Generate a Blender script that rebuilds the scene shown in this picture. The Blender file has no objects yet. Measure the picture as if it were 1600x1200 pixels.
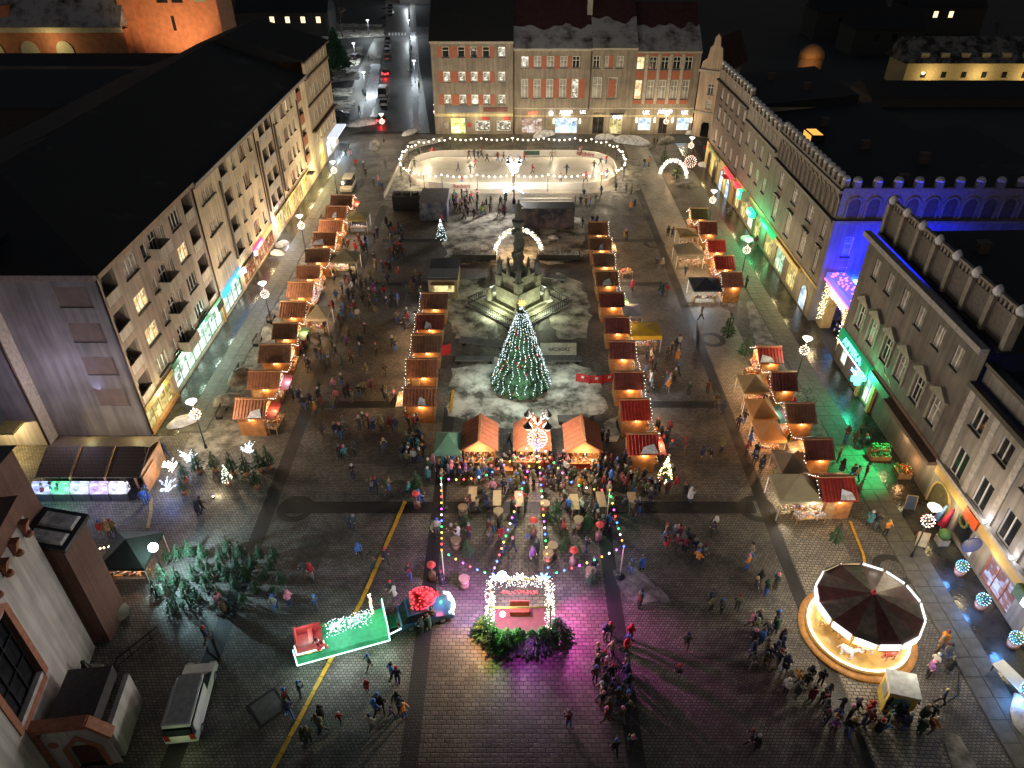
import bpy, bmesh, math, random
from mathutils import Vector, Matrix, noise
rnd = random.Random(11)
S = bpy.context.scene
COL = S.collection
R = math.radians
# ---------------------------------------------------------------- camera, sky, exposure
CH, PITCH, FPX = 44.0, R(35.3), 1130.0
cam = bpy.data.cameras.new("camera"); cam.sensor_width = 36; cam.lens = FPX / 1600 * 36
cam.clip_start = 0.5; cam.clip_end = 3000
camo = bpy.data.objects.new("camera", cam); COL.objects.link(camo)
camo.location = (0, 0, CH); camo.rotation_euler = (math.pi / 2 - PITCH, 0, 0)
S.camera = camo
W = bpy.data.worlds.new("World"); S.world = W; W.use_nodes = True
nt = W.node_tree; bg = nt.nodes["Background"]
sk = nt.nodes.new("ShaderNodeTexSky"); sk.sky_type = 'NISHITA'; sk.sun_disc = False
sk.sun_elevation = R(-1.2); sk.sun_rotation = R(200)
nt.links.new(sk.outputs[0], bg.inputs[0]); bg.inputs[1].default_value = 0.15
S.view_settings.view_transform = 'Standard'; S.view_settings.look = 'None'
S.view_settings.exposure = 0.72; S.view_settings.gamma = 1; S.view_settings.use_curve_mapping = False
cy = S.cycles
cy.use_denoising = True; cy.denoising_input_passes = 'RGB_ALBEDO_NORMAL'; cy.denoising_prefilter = 'NONE'; cy.denoiser = 'OPENIMAGEDENOISE'; cy.use_light_tree = True
cy.sample_clamp_indirect = 1.5; cy.sample_clamp_direct = 12; cy.max_bounces = 5
cy.diffuse_bounces = 2; cy.glossy_bounces = 2; cy.transparent_max_bounces = 6
cy.caustics_reflective = False; cy.caustics_refractive = False
# ---------------------------------------------------------------- pixel of the photograph -> point of the place
_s, _c = math.sin(PITCH), math.cos(PITCH)
def ray(x, y):
    u, v = (x - 800) / FPX, (y - 600) / FPX
    return (u, _c - v * _s, -_s - v * _c)
def G(x, y, z=0.0):
    d = ray(x, y); k = (z - CH) / d[2]
    return Vector((d[0] * k, d[1] * k, z))
def PX(x, y, X):
    d = ray(x, y); k = X / d[0]; return (d[1] * k, CH + d[2] * k)
def PY(x, y, Y):
    d = ray(x, y); k = Y / d[1]; return (d[0] * k, CH + d[2] * k)
# ---------------------------------------------------------------- materials
MATS = {}
def _new(name):
    m = bpy.data.materials.new(name); m.use_nodes = True
    return m, m.node_tree, m.node_tree.nodes["Principled BSDF"]
def mat(name, col, rough=.7, metal=0., var=.25, scale=3., bump=0., bscale=40., coat=0.):
    if name in MATS: return MATS[name]
    m, t, p = _new(name)
    p.inputs["Roughness"].default_value = rough; p.inputs["Metallic"].default_value = metal
    c = (*col, 1)
    if coat: p.inputs["Coat Weight"].default_value = coat
    if var:
        tc = t.nodes.new("ShaderNodeTexCoord")
        n = t.nodes.new("ShaderNodeTexNoise"); n.inputs["Scale"].default_value = scale; n.inputs["Detail"].default_value = 5
        mx = t.nodes.new("ShaderNodeMix"); mx.data_type = 'RGBA'
        mr = t.nodes.new("ShaderNodeMapRange"); mr.inputs[1].default_value = .3; mr.inputs[2].default_value = .7
        t.links.new(tc.outputs["Object"], n.inputs["Vector"])
        t.links.new(n.outputs[0], mr.inputs[0]); t.links.new(mr.outputs[0], mx.inputs[0])
        mx.inputs[6].default_value = (*[v * (1 - var) for v in col], 1)
        mx.inputs[7].default_value = (*[min(1, v * (1 + var)) for v in col], 1)
        cs = mx.outputs[2]
        if scale <= .7 and var >= .1:   # rain streaks and patched plaster on big walls
            mpp = t.nodes.new("ShaderNodeMapping"); mpp.inputs["Scale"].default_value = (2.2, 2.2, .16); n5 = t.nodes.new("ShaderNodeTexNoise"); n5.inputs["Scale"].default_value = 1.; n5.inputs["Detail"].default_value = 6
            m5 = t.nodes.new("ShaderNodeMapRange"); m5.inputs[1].default_value = .38; m5.inputs[2].default_value = .62; m5.inputs[3].default_value = .78; m5.inputs[4].default_value = 1.1
            mz = t.nodes.new("ShaderNodeMix"); mz.data_type = 'RGBA'; mz.blend_type = 'MULTIPLY'; mz.inputs[0].default_value = 1
            cc = t.nodes.new("ShaderNodeCombineColor"); t.links.new(tc.outputs["Object"], mpp.inputs[0]); t.links.new(mpp.outputs[0], n5.inputs["Vector"]); t.links.new(n5.outputs[0], m5.inputs[0])
            for i in range(3): t.links.new(m5.outputs[0], cc.inputs[i])
            t.links.new(cs, mz.inputs[6]); t.links.new(cc.outputs[0], mz.inputs[7]); cs = mz.outputs[2]
        t.links.new(cs, p.inputs["Base Color"])
        if bump:
            n2 = t.nodes.new("ShaderNodeTexNoise"); n2.inputs["Scale"].default_value = bscale
            b = t.nodes.new("ShaderNodeBump"); b.inputs[0].default_value = bump; b.inputs[1].default_value = .05
            t.links.new(tc.outputs["Object"], n2.inputs["Vector"]); t.links.new(n2.outputs[0], b.inputs["Height"])
            t.links.new(b.outputs[0], p.inputs["Normal"])
    else:
        p.inputs["Base Color"].default_value = c
    MATS[name] = m; return m
def emat(name, col, st, sample=False, base=(.02, .02, .02)):
    if name in MATS: return MATS[name]
    m, t, p = _new(name)
    p.inputs["Base Color"].default_value = (*base, 1)
    p.inputs["Emission Color"].default_value = (*col, 1); p.inputs["Emission Strength"].default_value = st
    if not sample: m.cycles.emission_sampling = 'NONE'
    MATS[name] = m; return m
def shopmat(name, cols, st, scale=1.6):
    """lit shop glass: blotches of goods and shelves behind the pane"""
    if name in MATS: return MATS[name]
    m, t, p = _new(name); p.inputs["Roughness"].default_value = .15
    p.inputs["Base Color"].default_value = (.05, .05, .05, 1)
    tc = t.nodes.new("ShaderNodeTexCoord"); mp = t.nodes.new("ShaderNodeMapping"); mp.inputs["Scale"].default_value = (1, 1, 1.6)
    v = t.nodes.new("ShaderNodeTexVoronoi"); v.inputs["Scale"].default_value = scale; v.distance = 'CHEBYCHEV'
    n = t.nodes.new("ShaderNodeTexNoise"); n.inputs["Scale"].default_value = scale * 2.2; n.inputs["Detail"].default_value = 4
    r = t.nodes.new("ShaderNodeValToRGB"); el = r.color_ramp.elements
    while len(el) < len(cols): el.new(.5)
    for i, c in enumerate(cols):
        el[i].position = .25 + .5 * i / (len(cols) - 1); el[i].color = (*c, 1)
    sep = t.nodes.new("ShaderNodeSeparateColor"); ad = t.nodes.new("ShaderNodeMath"); ad.operation = 'MULTIPLY_ADD'
    t.links.new(tc.outputs["Object"], mp.inputs[0]); t.links.new(mp.outputs[0], v.inputs["Vector"]); t.links.new(mp.outputs[0], n.inputs["Vector"])
    t.links.new(v.outputs["Color"], sep.inputs[0]); t.links.new(sep.outputs[0], ad.inputs[0]); ad.inputs[1].default_value = .45
    ad2 = t.nodes.new("ShaderNodeMath"); ad2.operation = 'MULTIPLY'; ad2.inputs[1].default_value = .6
    t.links.new(n.outputs[0], ad2.inputs[0]); t.links.new(ad2.outputs[0], ad.inputs[2]); t.links.new(ad.outputs[0], r.inputs[0])
    t.links.new(r.outputs[0], p.inputs["Emission Color"]); p.inputs["Emission Strength"].default_value = st
    m.cycles.emission_sampling = 'NONE'
    MATS[name] = m; return m
def goodsmat(name, cols, scale=4., st=.0):
    if name in MATS: return MATS[name]
    m, t, p = _new(name); p.inputs["Roughness"].default_value = .5
    tc = t.nodes.new("ShaderNodeTexCoord"); v = t.nodes.new("ShaderNodeTexVoronoi"); v.inputs["Scale"].default_value = scale
    sep = t.nodes.new("ShaderNodeSeparateColor"); r = t.nodes.new("ShaderNodeValToRGB"); r.color_ramp.interpolation = 'CONSTANT'
    el = r.color_ramp.elements
    while len(el) < len(cols): el.new(.5)
    for i, c in enumerate(cols): el[i].position = i / len(cols); el[i].color = (*c, 1)
    t.links.new(tc.outputs["Object"], v.inputs["Vector"]); t.links.new(v.outputs["Color"], sep.inputs[0])
    t.links.new(sep.outputs[0], r.inputs[0]); t.links.new(r.outputs[0], p.inputs["Base Color"])
    MATS[name] = m; return m
def cobblemat(name, c1, c2, mort, bw, bh, rough=(.28, .6), rot=0., bump=.6, patch=.35, mortar=.025):
    m, t, p = _new(name); L = t.links.new
    tc = t.nodes.new("ShaderNodeTexCoord"); mp = t.nodes.new("ShaderNodeMapping"); mp.inputs["Rotation"].default_value = (0, 0, rot)
    nz = t.nodes.new("ShaderNodeTexNoise"); nz.inputs["Scale"].default_value = 2.5
    vm = t.nodes.new("ShaderNodeVectorMath"); vm.operation = 'MULTIPLY_ADD'; vm.inputs[1].default_value = (.06, .06, 0)
    L(tc.outputs["Object"], nz.inputs["Vector"]); L(nz.outputs["Color"], vm.inputs[0]); L(tc.outputs["Object"], vm.inputs[2]); L(vm.outputs[0], mp.inputs[0])
    b = t.nodes.new("ShaderNodeTexBrick"); b.inputs["Scale"].default_value = 1; b.inputs["Brick Width"].default_value = bw; b.inputs["Row Height"].default_value = bh
    b.inputs["Mortar Size"].default_value = mortar; b.inputs["Mortar Smooth"].default_value = .6
    b.inputs["Color1"].default_value = (*c1, 1); b.inputs["Color2"].default_value = (*c2, 1); b.inputs["Mortar"].default_value = (*mort, 1)
    L(mp.outputs[0], b.inputs["Vector"])
    n = t.nodes.new("ShaderNodeTexNoise"); n.inputs["Scale"].default_value = .23; n.inputs["Detail"].default_value = 8; n.inputs["Roughness"].default_value = .65
    L(tc.outputs["Object"], n.inputs["Vector"])
    mr = t.nodes.new("ShaderNodeMapRange"); mr.inputs[1].default_value = .35; mr.inputs[2].default_value = .68; mr.inputs[3].default_value = 1 - patch; mr.inputs[4].default_value = 1 + patch
    L(n.outputs[0], mr.inputs[0])
    mx = t.nodes.new("ShaderNodeMix"); mx.data_type = 'RGBA'; mx.blend_type = 'MULTIPLY'; mx.inputs[0].default_value = 1
    cb = t.nodes.new("ShaderNodeCombineColor")
    for i in range(3): L(mr.outputs[0], cb.inputs[i])
    L(b.outputs["Color"], mx.inputs[6]); L(cb.outputs[0], mx.inputs[7]); L(mx.outputs[2], p.inputs["Base Color"])
    r2 = t.nodes.new("ShaderNodeMapRange"); r2.inputs[1].default_value = .3; r2.inputs[2].default_value = .7; r2.inputs[3].default_value = rough[0]; r2.inputs[4].default_value = rough[1]
    n3 = t.nodes.new("ShaderNodeTexNoise"); n3.inputs["Scale"].default_value = .5; n3.inputs["Detail"].default_value = 6
    L(tc.outputs["Object"], n3.inputs["Vector"]); L(n3.outputs[0], r2.inputs[0]); L(r2.outputs[0], p.inputs["Roughness"])
    n4 = t.nodes.new("ShaderNodeTexNoise"); n4.inputs["Scale"].default_value = 6; L(tc.outputs["Object"], n4.inputs["Vector"])
    hh = t.nodes.new("ShaderNodeMath"); hh.operation = 'MULTIPLY_ADD'; hh.inputs[1].default_value = -1.; L(b.outputs["Fac"], hh.inputs[0]); L(n4.outputs[0], hh.inputs[2])
    bp = t.nodes.new("ShaderNodeBump"); bp.inputs[0].default_value = bump; bp.inputs[1].default_value = .05
    L(hh.outputs[0], bp.inputs["Height"]); L(bp.outputs[0], p.inputs["Normal"])
    p.inputs['Specular IOR Level'].default_value = .35; MATS[name] = m; return m
def patchmat(name, ca, cb_, lo=.42, hi=.58, scale=.8, rough=.8, bump=.5, big=.0):
    """two soils mixed by a ragged noise: thin snow over dirt"""
    if name in MATS: return MATS[name]
    m, t, p = _new(name); L = t.links.new
    tc = t.nodes.new("ShaderNodeTexCoord"); n = t.nodes.new("ShaderNodeTexNoise"); n.inputs["Scale"].default_value = scale; n.inputs["Detail"].default_value = 9; n.inputs["Roughness"].default_value = .68
    L(tc.outputs["Object"], n.inputs["Vector"])
    mr = t.nodes.new("ShaderNodeMapRange"); mr.inputs[1].default_value = lo; mr.inputs[2].default_value = hi; L(n.outputs[0], mr.inputs[0])
    mx = t.nodes.new("ShaderNodeMix"); mx.data_type = 'RGBA'; L(mr.outputs[0], mx.inputs[0])
    mx.inputs[6].default_value = (*ca, 1); mx.inputs[7].default_value = (*cb_, 1); L(mx.outputs[2], p.inputs["Base Color"])
    b = t.nodes.new("ShaderNodeBump"); b.inputs[0].default_value = bump; b.inputs[1].default_value = .15; L(n.outputs[0], b.inputs["Height"]); L(b.outputs[0], p.inputs["Normal"])
    p.inputs["Roughness"].default_value = rough; MATS[name] = m; return m
# ---------------------------------------------------------------- mesh builder
class MB:
    def __init__(s): s.v = []; s.f = []; s.m = []; s.sm = []
    def face(s, pts, m=0, sm=False):
        i = len(s.v); s.v += [tuple(p) for p in pts]; s.f.append(tuple(range(i, i + len(pts)))); s.m.append(m); s.sm.append(sm)
    def bb(s, x0, x1, y0, y1, z0, z1, m=0, rz=0, piv=None):
        P = [(x0, y0, z0), (x1, y0, z0), (x1, y1, z0), (x0, y1, z0), (x0, y0, z1), (x1, y0, z1), (x1, y1, z1), (x0, y1, z1)]
        if rz:
            cx, cy_ = piv or ((x0 + x1) / 2, (y0 + y1) / 2); c, n = math.cos(rz), math.sin(rz)
            P = [(cx + (x - cx) * c - (y - cy_) * n, cy_ + (x - cx) * n + (y - cy_) * c, z) for x, y, z in P]
        i = len(s.v); s.v += P
        for q in ((0, 3, 2, 1), (4, 5, 6, 7), (0, 1, 5, 4), (1, 2, 6, 5), (2, 3, 7, 6), (3, 0, 4, 7)):
            s.f.append(tuple(i + k for k in q)); s.m.append(m); s.sm.append(False)
        return s
    def box(s, cx, cy_, z0, sx, sy, sz, m=0, rz=0):
        return s.bb(cx - sx / 2, cx + sx / 2, cy_ - sy / 2, cy_ + sy / 2, z0, z0 + sz, m, rz)
    def extr(s, a, b, m=0, sm=False, caps=True):
        n = len(a); i = len(s.v); s.v += [tuple(p) for p in a] + [tuple(p) for p in b]
        for k in range(n):
            j = (k + 1) % n; s.f.append((i + k, i + j, i + n + j, i + n + k)); s.m.append(m); s.sm.append(sm)
        if caps:
            s.f.append(tuple(i + k for k in reversed(range(n)))); s.f.append(tuple(i + n + k for k in range(n))); s.m += [m, m]; s.sm += [False, False]
        return s
    def prism(s, pts, z0, z1, m=0): return s.extr([(x, y, z0) for x, y in pts], [(x, y, z1) for x, y in pts], m)
    def prx(s, yz, x0, x1, m=0): return s.extr([(x0, y, z) for y, z in yz], [(x1, y, z) for y, z in yz], m)
    def pry(s, xz, y0, y1, m=0): return s.extr([(x, y0, z) for x, z in xz], [(x, y1, z) for x, z in xz], m)
    def ring(s, c, ax, r, n):
        ax = Vector(ax).normalized(); u = ax.orthogonal().normalized(); w = ax.cross(u); c = Vector(c)
        return [c + u * (r * math.cos(2 * math.pi * k / n)) + w * (r * math.sin(2 * math.pi * k / n)) for k in range(n)]
    def tube(s, a, b, r, r1=None, n=6, m=0, sm=True):
        d = Vector(b) - Vector(a)
        return s.extr(s.ring(a, d, r, n), s.ring(b, d, r if r1 is None else max(r1, .001), n), m, sm)
    def path(s, pts, r, n=4, m=0):
        for a, b in zip(pts, pts[1:]): s.tube(a, b, r, n=n, m=m)
        return s
    def lathe(s, prof, cx=0, cy_=0, n=12, m=0, sm=True, cap=True):
        i = len(s.v)
        for r, z in prof:
            for k in range(n): a = 2 * math.pi * k / n; s.v.append((cx + r * math.cos(a), cy_ + r * math.sin(a), z))
        for j in range(len(prof) - 1):
            for k in range(n):
                q = (k + 1) % n; s.f.append((i + j * n + k, i + j * n + q, i + (j + 1) * n + q, i + (j + 1) * n + k)); s.m.append(m if isinstance(m, int) else m[j]); s.sm.append(sm)
        if cap:
            s.f.append(tuple(i + k for k in reversed(range(n)))); s.f.append(tuple(i + (len(prof) - 1) * n + k for k in range(n)))
            s.m += [m if isinstance(m, int) else m[0], m if isinstance(m, int) else m[-1]]; s.sm += [False, False]
        return s
    def octa(s, c, r, m=0, sq=1.):
        x, y, z = c; i = len(s.v)
        s.v += [(x + r, y, z), (x, y + r, z), (x - r, y, z), (x, y - r, z), (x, y, z + r * sq), (x, y, z - r * sq)]
        for a, b in ((0, 1), (1, 2), (2, 3), (3, 0)):
            s.f += [(i + a, i + b, i + 4), (i + b, i + a, i + 5)]; s.m += [m, m]; s.sm += [True, True]
        return s
    def ball(s, c, r, m=0, n=8, k=5, sq=1.):
        x, y, z = c
        return s.lathe([(max(.001, r * math.sin(math.pi * j / k)), z - sq * r * math.cos(math.pi * j / k)) for j in range(k + 1)], x, y, n, m, True, False)
    def mesh(s, name, mats):
        me = bpy.data.meshes.new(name); me.from_pydata(s.v, [], s.f)
        for q in (mats if isinstance(mats, (list, tuple)) else [mats]): me.materials.append(q)
        me.polygons.foreach_set("material_index", s.m); me.polygons.foreach_set("use_smooth", s.sm); me.update()
        return me
    def build(s, name, mats, parent=None, loc=(0, 0, 0), rz=0., *a, **k): return inst(name, s.mesh(name, mats), parent, loc, rz, *a, **k)
def tag(o, label=None, cat=None, group=None, kind=None):
    if label: o["label"] = label
    if cat: o["category"] = cat
    if group: o["group"] = group
    if kind: o["kind"] = kind
    return o
def inst(name, me, parent=None, loc=(0, 0, 0), rz=0., label=None, cat=None, group=None, kind=None, rot=None, scale=None):
    o = bpy.data.objects.new(name, me); COL.objects.link(o); o.location = loc
    o.rotation_euler = rot if rot else (0, 0, rz)
    if scale: o.scale = (scale,) * 3 if isinstance(scale, (int, float)) else scale
    if parent: o.parent = parent
    return tag(o, label, cat, group, kind)
def thing(name, label, cat, loc=(0, 0, 0), rz=0., group=None, scale=None, rot=None):
    return inst(name, None, None, loc, rz, label, cat, group, None, rot, scale)
def copy_tree(o, parent=None, loc=None, rz=None, label=None, scale=None):
    c = o.copy(); COL.objects.link(c)
    if parent: c.parent = parent
    if loc is not None: c.location = loc
    if rz is not None: c.rotation_euler = (0, 0, rz)
    if scale is not None: c.scale = (scale,) * 3
    if label: c["label"] = label
    for ch in list(o.children): copy_tree(ch, c)
    return c
def lamp(loc, P, col=(1, .72, .42), r=.12, parent=None, spot=None, aim=None):
    d = bpy.data.lights.new("lamp_light", 'SPOT' if spot else 'POINT'); d.energy = P; d.color = col; d.shadow_soft_size = r
    if spot: d.spot_size = R(spot); d.spot_blend = .6
    o = bpy.data.objects.new("lamp_light", d); COL.objects.link(o); o.location = loc
    if aim is not None:
        o.rotation_euler = (Vector(aim) - Vector(loc)).to_track_quat('-Z', 'Y').to_euler()
    if parent: o.parent = parent
    return o
def text(s, size, parent, loc, m, name="lettering", ext=.03, rot=(math.pi / 2, 0, 0), shear=0., width=1., **k):
    c = bpy.data.curves.new(name, 'FONT'); c.body = s; c.size = size; c.align_x = 'CENTER'; c.align_y = 'CENTER'; c.extrude = ext; c.shear = shear; c.resolution_u = 2
    c.offset = size * .012
    c.materials.append(m); t = bpy.data.objects.new("tmp", c); COL.objects.link(t)
    me = bpy.data.meshes.new_from_object(t.evaluated_get(bpy.context.evaluated_depsgraph_get())); bpy.data.objects.remove(t); bpy.data.curves.remove(c)
    me.name = name; return inst(name, me, parent, loc, 0, rot=rot, scale=(width, 1, 1), **k)
WARM, WHITE, COOL = (1, .6, .28), (1, .78, .52), (.7, .85, 1)
# shared materials
M_snow = patchmat('snow', (.42, .42, .44), (.75, .76, .8), scale=1.5, rough=.65)
M_roofblack = patchmat('dark_roof', (.02, .02, .022), (.075, .075, .082), .6, .78, .16, .85, .3)
M_dark = mat('dark_metal', (.03, .03, .033), .45, .6, var=.1)
M_white = mat('white_paint', (.7, .7, .68), .45, var=.08)
M_frame = mat('window_paint', (.74, .72, .67), .5, var=.1)
M_sill = mat('sill_metal', (.05, .045, .04), .5, .3, var=.1)
M_stone = mat('stone', (.33, .3, .25), .8, var=.25, scale=2, bump=.2)
M_glass = mat('window_glass', (.02, .022, .026), .08, var=.5, scale=.6)
M_curt = mat('curtained_glass', (.26, .245, .22), .3, var=.6, scale=1.4)
M_lit = shopmat('lit_room', [(.12, .06, .02), (.8, .5, .2), (1, .8, .5)], .9, 1.2)
M_litw = shopmat('lit_shop_white', [(.05, .08, .07), (.55, .75, .6), (.95, 1, .85)], 1.0, .8)
M_lity = shopmat('lit_shop_yellow', [(.06, .04, .01), (.5, .4, .12), (1, .85, .4)], .7, 1.0)
M_litb = shopmat('lit_shop_blue', [(.06, .12, .2), (.45, .65, .85), (.9, .95, 1)], .95, .8)
M_bulbw = emat('bulb_white', (1, .88, .7), 3.4)
M_bulbc = emat('bulb_cold', (.72, .9, .95), 2.8)
M_bulby = emat('bulb_warm', (1, .72, .35), 7)
# ================================================================ GROUND
M_ground = mat('asphalt_far', (.03, .03, .03), .8, scale=.05)
M_cob = cobblemat('cobbles', (.185, .165, .138), (.108, .096, .08), (.02, .017, .014), .27, .2, (.5, .75), bump=.4, mortar=.03, patch=.5)
M_cob2 = cobblemat('cobbles_large', (.32, .28, .215), (.2, .175, .135), (.03, .026, .02), .36, .25, (.3, .5), bump=.7, mortar=.035, patch=.2, rot=.05)
M_cob3 = cobblemat('path_bricks', (.13, .108, .085), (.08, .066, .053), (.022, .018, .015), .52, .3, (.34, .55), bump=.6, mortar=.035, patch=.35)
M_band = cobblemat('dark_stone', (.026, .024, .021), (.02, .019, .017), (.012, .012, .011), .2, .2, (.4, .6), bump=.4)
M_slab = mat('granite_slab', (.085, .08, .066), .6, var=.35, scale=1.4, bump=.25, bscale=25)
M_wet = mat('wet_flags', (.03, .029, .028), .22, var=.5, scale=.7, bump=.5, bscale=4)
M_asph = mat('road_asphalt', (.06, .06, .06), .42, var=.45, scale=.35, bump=.15, bscale=3)
M_patch = patchmat('thin_snow', (.07, .06, .042), (.68, .63, .54), .39, .6, .42, .8)
M_trod = patchmat('trodden_snow', (.07, .062, .05), (.32, .3, .25), .4, .66, .8, .7)
M_rubber = mat('yellow_rubber', (.55, .3, .02), .6, var=.2, scale=5)
def sheet(name, pts, z, m, kind='structure'):
    b = MB(); b.face([(p[0], p[1], z) for p in pts]); return b.build(name, m, kind=kind)
def rect(name, x0, x1, y0, y1, z, m): return sheet(name, [(x0, y0), (x1, y0), (x1, y1), (x0, y1)], z, m)
def ragged(name, pts, z, m, amp=.6, step=.8, kind='structure', seed=0):
    out = []; n = len(pts)
    for i in range(n):
        a, b_ = Vector(pts[i][:2]), Vector(pts[(i + 1) % n][:2]); k = max(1, int((b_ - a).length / step))
        for j in range(k):
            p = a.lerp(b_, j / k); q = Vector((p.x * .7 + seed, p.y * .7, 3.1))
            out.append((p.x + amp * noise.noise(q), p.y + amp * noise.noise(q + Vector((9, 4, 0)))))
    bm = bmesh.new(); f = bm.faces.new([bm.verts.new((x, y, z)) for x, y in out]); bmesh.ops.triangulate(bm, faces=[f])
    me = bpy.data.meshes.new(name); bm.to_mesh(me); bm.free(); me.materials.append(m)
    o = bpy.data.objects.new(name, me); COL.objects.link(o)
    if sum(p.normal.z for p in me.polygons) < 0: me.flip_normals()
    return tag(o, kind=kind)
rect('ground', -1200, 1200, -80, 1800, -.004, M_ground)
rect('cobbled_square', -62, 32.3, 8, 151, 0, M_cob)
for x0, x1, nm in ((-34.4, -32.1, 'wet_pavement'), (32.4, 35.6, 'wet_pavement')):
    rect(nm, x0, x1, 53.6 if x0 < 0 else 12, 145, .004, M_wet)
rect('side_cobbles', 22.0, 26.6, 12, 146, .004, M_cob2)
rect('path', -5.7, 7.0, 10, 54.5, .004, M_cob3)
for x0, x1, y0, y1 in ((-21.2, -20.0, 20, 112), (20.9, 21.9, 14, 120), (-6.8, -5.7, 14, 58), (7.0, 8.1, 14, 58)):
    rect('paving_band', x0, x1, y0, y1, .008, M_band)
for y0, y1, x0, x1 in ((43.3, 44.7, -19.4, 20.6), (58.0, 59.1, -20, -8), (58.0, 59.1, 11.6, 20.8), (84.3, 85.3, -19, -7), (84.3, 85.3, 12, 20.5), (98, 99, 11, 20.5), (98, 99, -19, -8)):
    rect('paving_band', x0, x1, y0, y1, .012, M_band)
def pring(c, r0, r1, z=.016):
    b = MB(); n = 28
    for k in range(n):
        a, e = 2 * math.pi * k / n, 2 * math.pi * (k + 1) / n
        b.face([(c[0] + r * math.cos(t), c[1] + r * math.sin(t), z) for r, t in ((r0, a), (r1, a), (r1, e), (r0, e))])
    b.build('paving_ring', M_band, kind='structure')
for p in ((462, 795), (1183, 795), (1022, 381), (1112, 531), (1396, 890)): pring(G(*p), .95, 1.55)
# slab pavements on both sides: every flag its own piece
slabme = [MB().bb(-.57, .57, -.73, .73, 0, .045 + .006 * k).mesh('paving_slab', M_slab) for k in range(3)]
for X, ys in ((-30.7, (54.5, 142)), (31.45, (18, 128))):
    pv = MB().bb(X - 1.25, X + 1.25, ys[0] - .5, ys[1] + .5, 0, .03).build('pavement', mat('slab_bed', (.06, .058, .05), .6), kind='structure')
    y = ys[0]
    while y < min(ys[1], 105 if X > 0 else 125):
        for sx in (-.6, .6): inst('paving_slab', slabme[rnd.randrange(3)], pv, (X + sx, y + .4, .004))
        y += 1.5
for i, pts in enumerate(([(-29.4, 58), (-27.9, 58), (-27.6, 72), (-28.2, 90), (-28.6, 108), (-29.3, 122), (-29.4, 90)],)):
    ragged('snow_bank', pts, .02, M_trod, .5, kind='stuff')
def pxs(*p): return [G(x, y) for x, y in p]
SN = [((700, 345), (770, 332), (905, 340), (918, 395), (880, 412), (760, 412), (700, 412), (690, 375)),
      ((868, 425), (905, 440), (922, 480), (918, 528), (872, 530), (852, 470)),
      ((702, 432), (745, 440), (785, 478), (765, 530), (712, 530), (695, 480)),
      ((708, 578), (770, 560), (860, 560), (930, 578), (950, 640), (900, 668), (760, 668), (704, 650)),
      ((940, 655), (962, 650), (966, 690), (945, 690))]
for i, p in enumerate(SN): ragged('snow_cover', pxs(*p), .02, M_patch, .9, kind='stuff', seed=i * 7)
ragged('snow_cover', pxs((960, 890), (985, 880), (1030, 915), (1050, 945), (1000, 945), (965, 915)), .02, M_trod, .5, kind='stuff', seed=50)
ragged('snow_cover', pxs((1478, 1140), (1502, 1150), (1530, 1205), (1535, 1235), (1490, 1230)), .02, M_trod, .4, kind='stuff', seed=57)
ragged('snow_cover', pxs((300, 665), (360, 655), (400, 690), (350, 700), (318, 735), (282, 730)), .02, M_trod, .5, kind='stuff', seed=59)
ragged('snow_cover', pxs((1205, 565), (1225, 570), (1300, 690), (1290, 720), (1240, 640)), .02, M_trod, .4, kind='stuff', seed=61)
ragged('snow_cover', pxs((1165, 470), (1185, 470), (1225, 560), (1180, 545)), .02, M_trod, .4, kind='stuff', seed=66)
ragged('snow_cover', pxs((970, 245), (1000, 250), (1010, 290), (975, 310), (950, 318)), .02, M_trod, .5, kind='stuff', seed=71)
ragged('snow_cover', pxs((600, 312), (638, 240), (690, 228), (660, 300), (640, 312)), .02, M_trod, .3, kind='stuff', seed=73)
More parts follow.
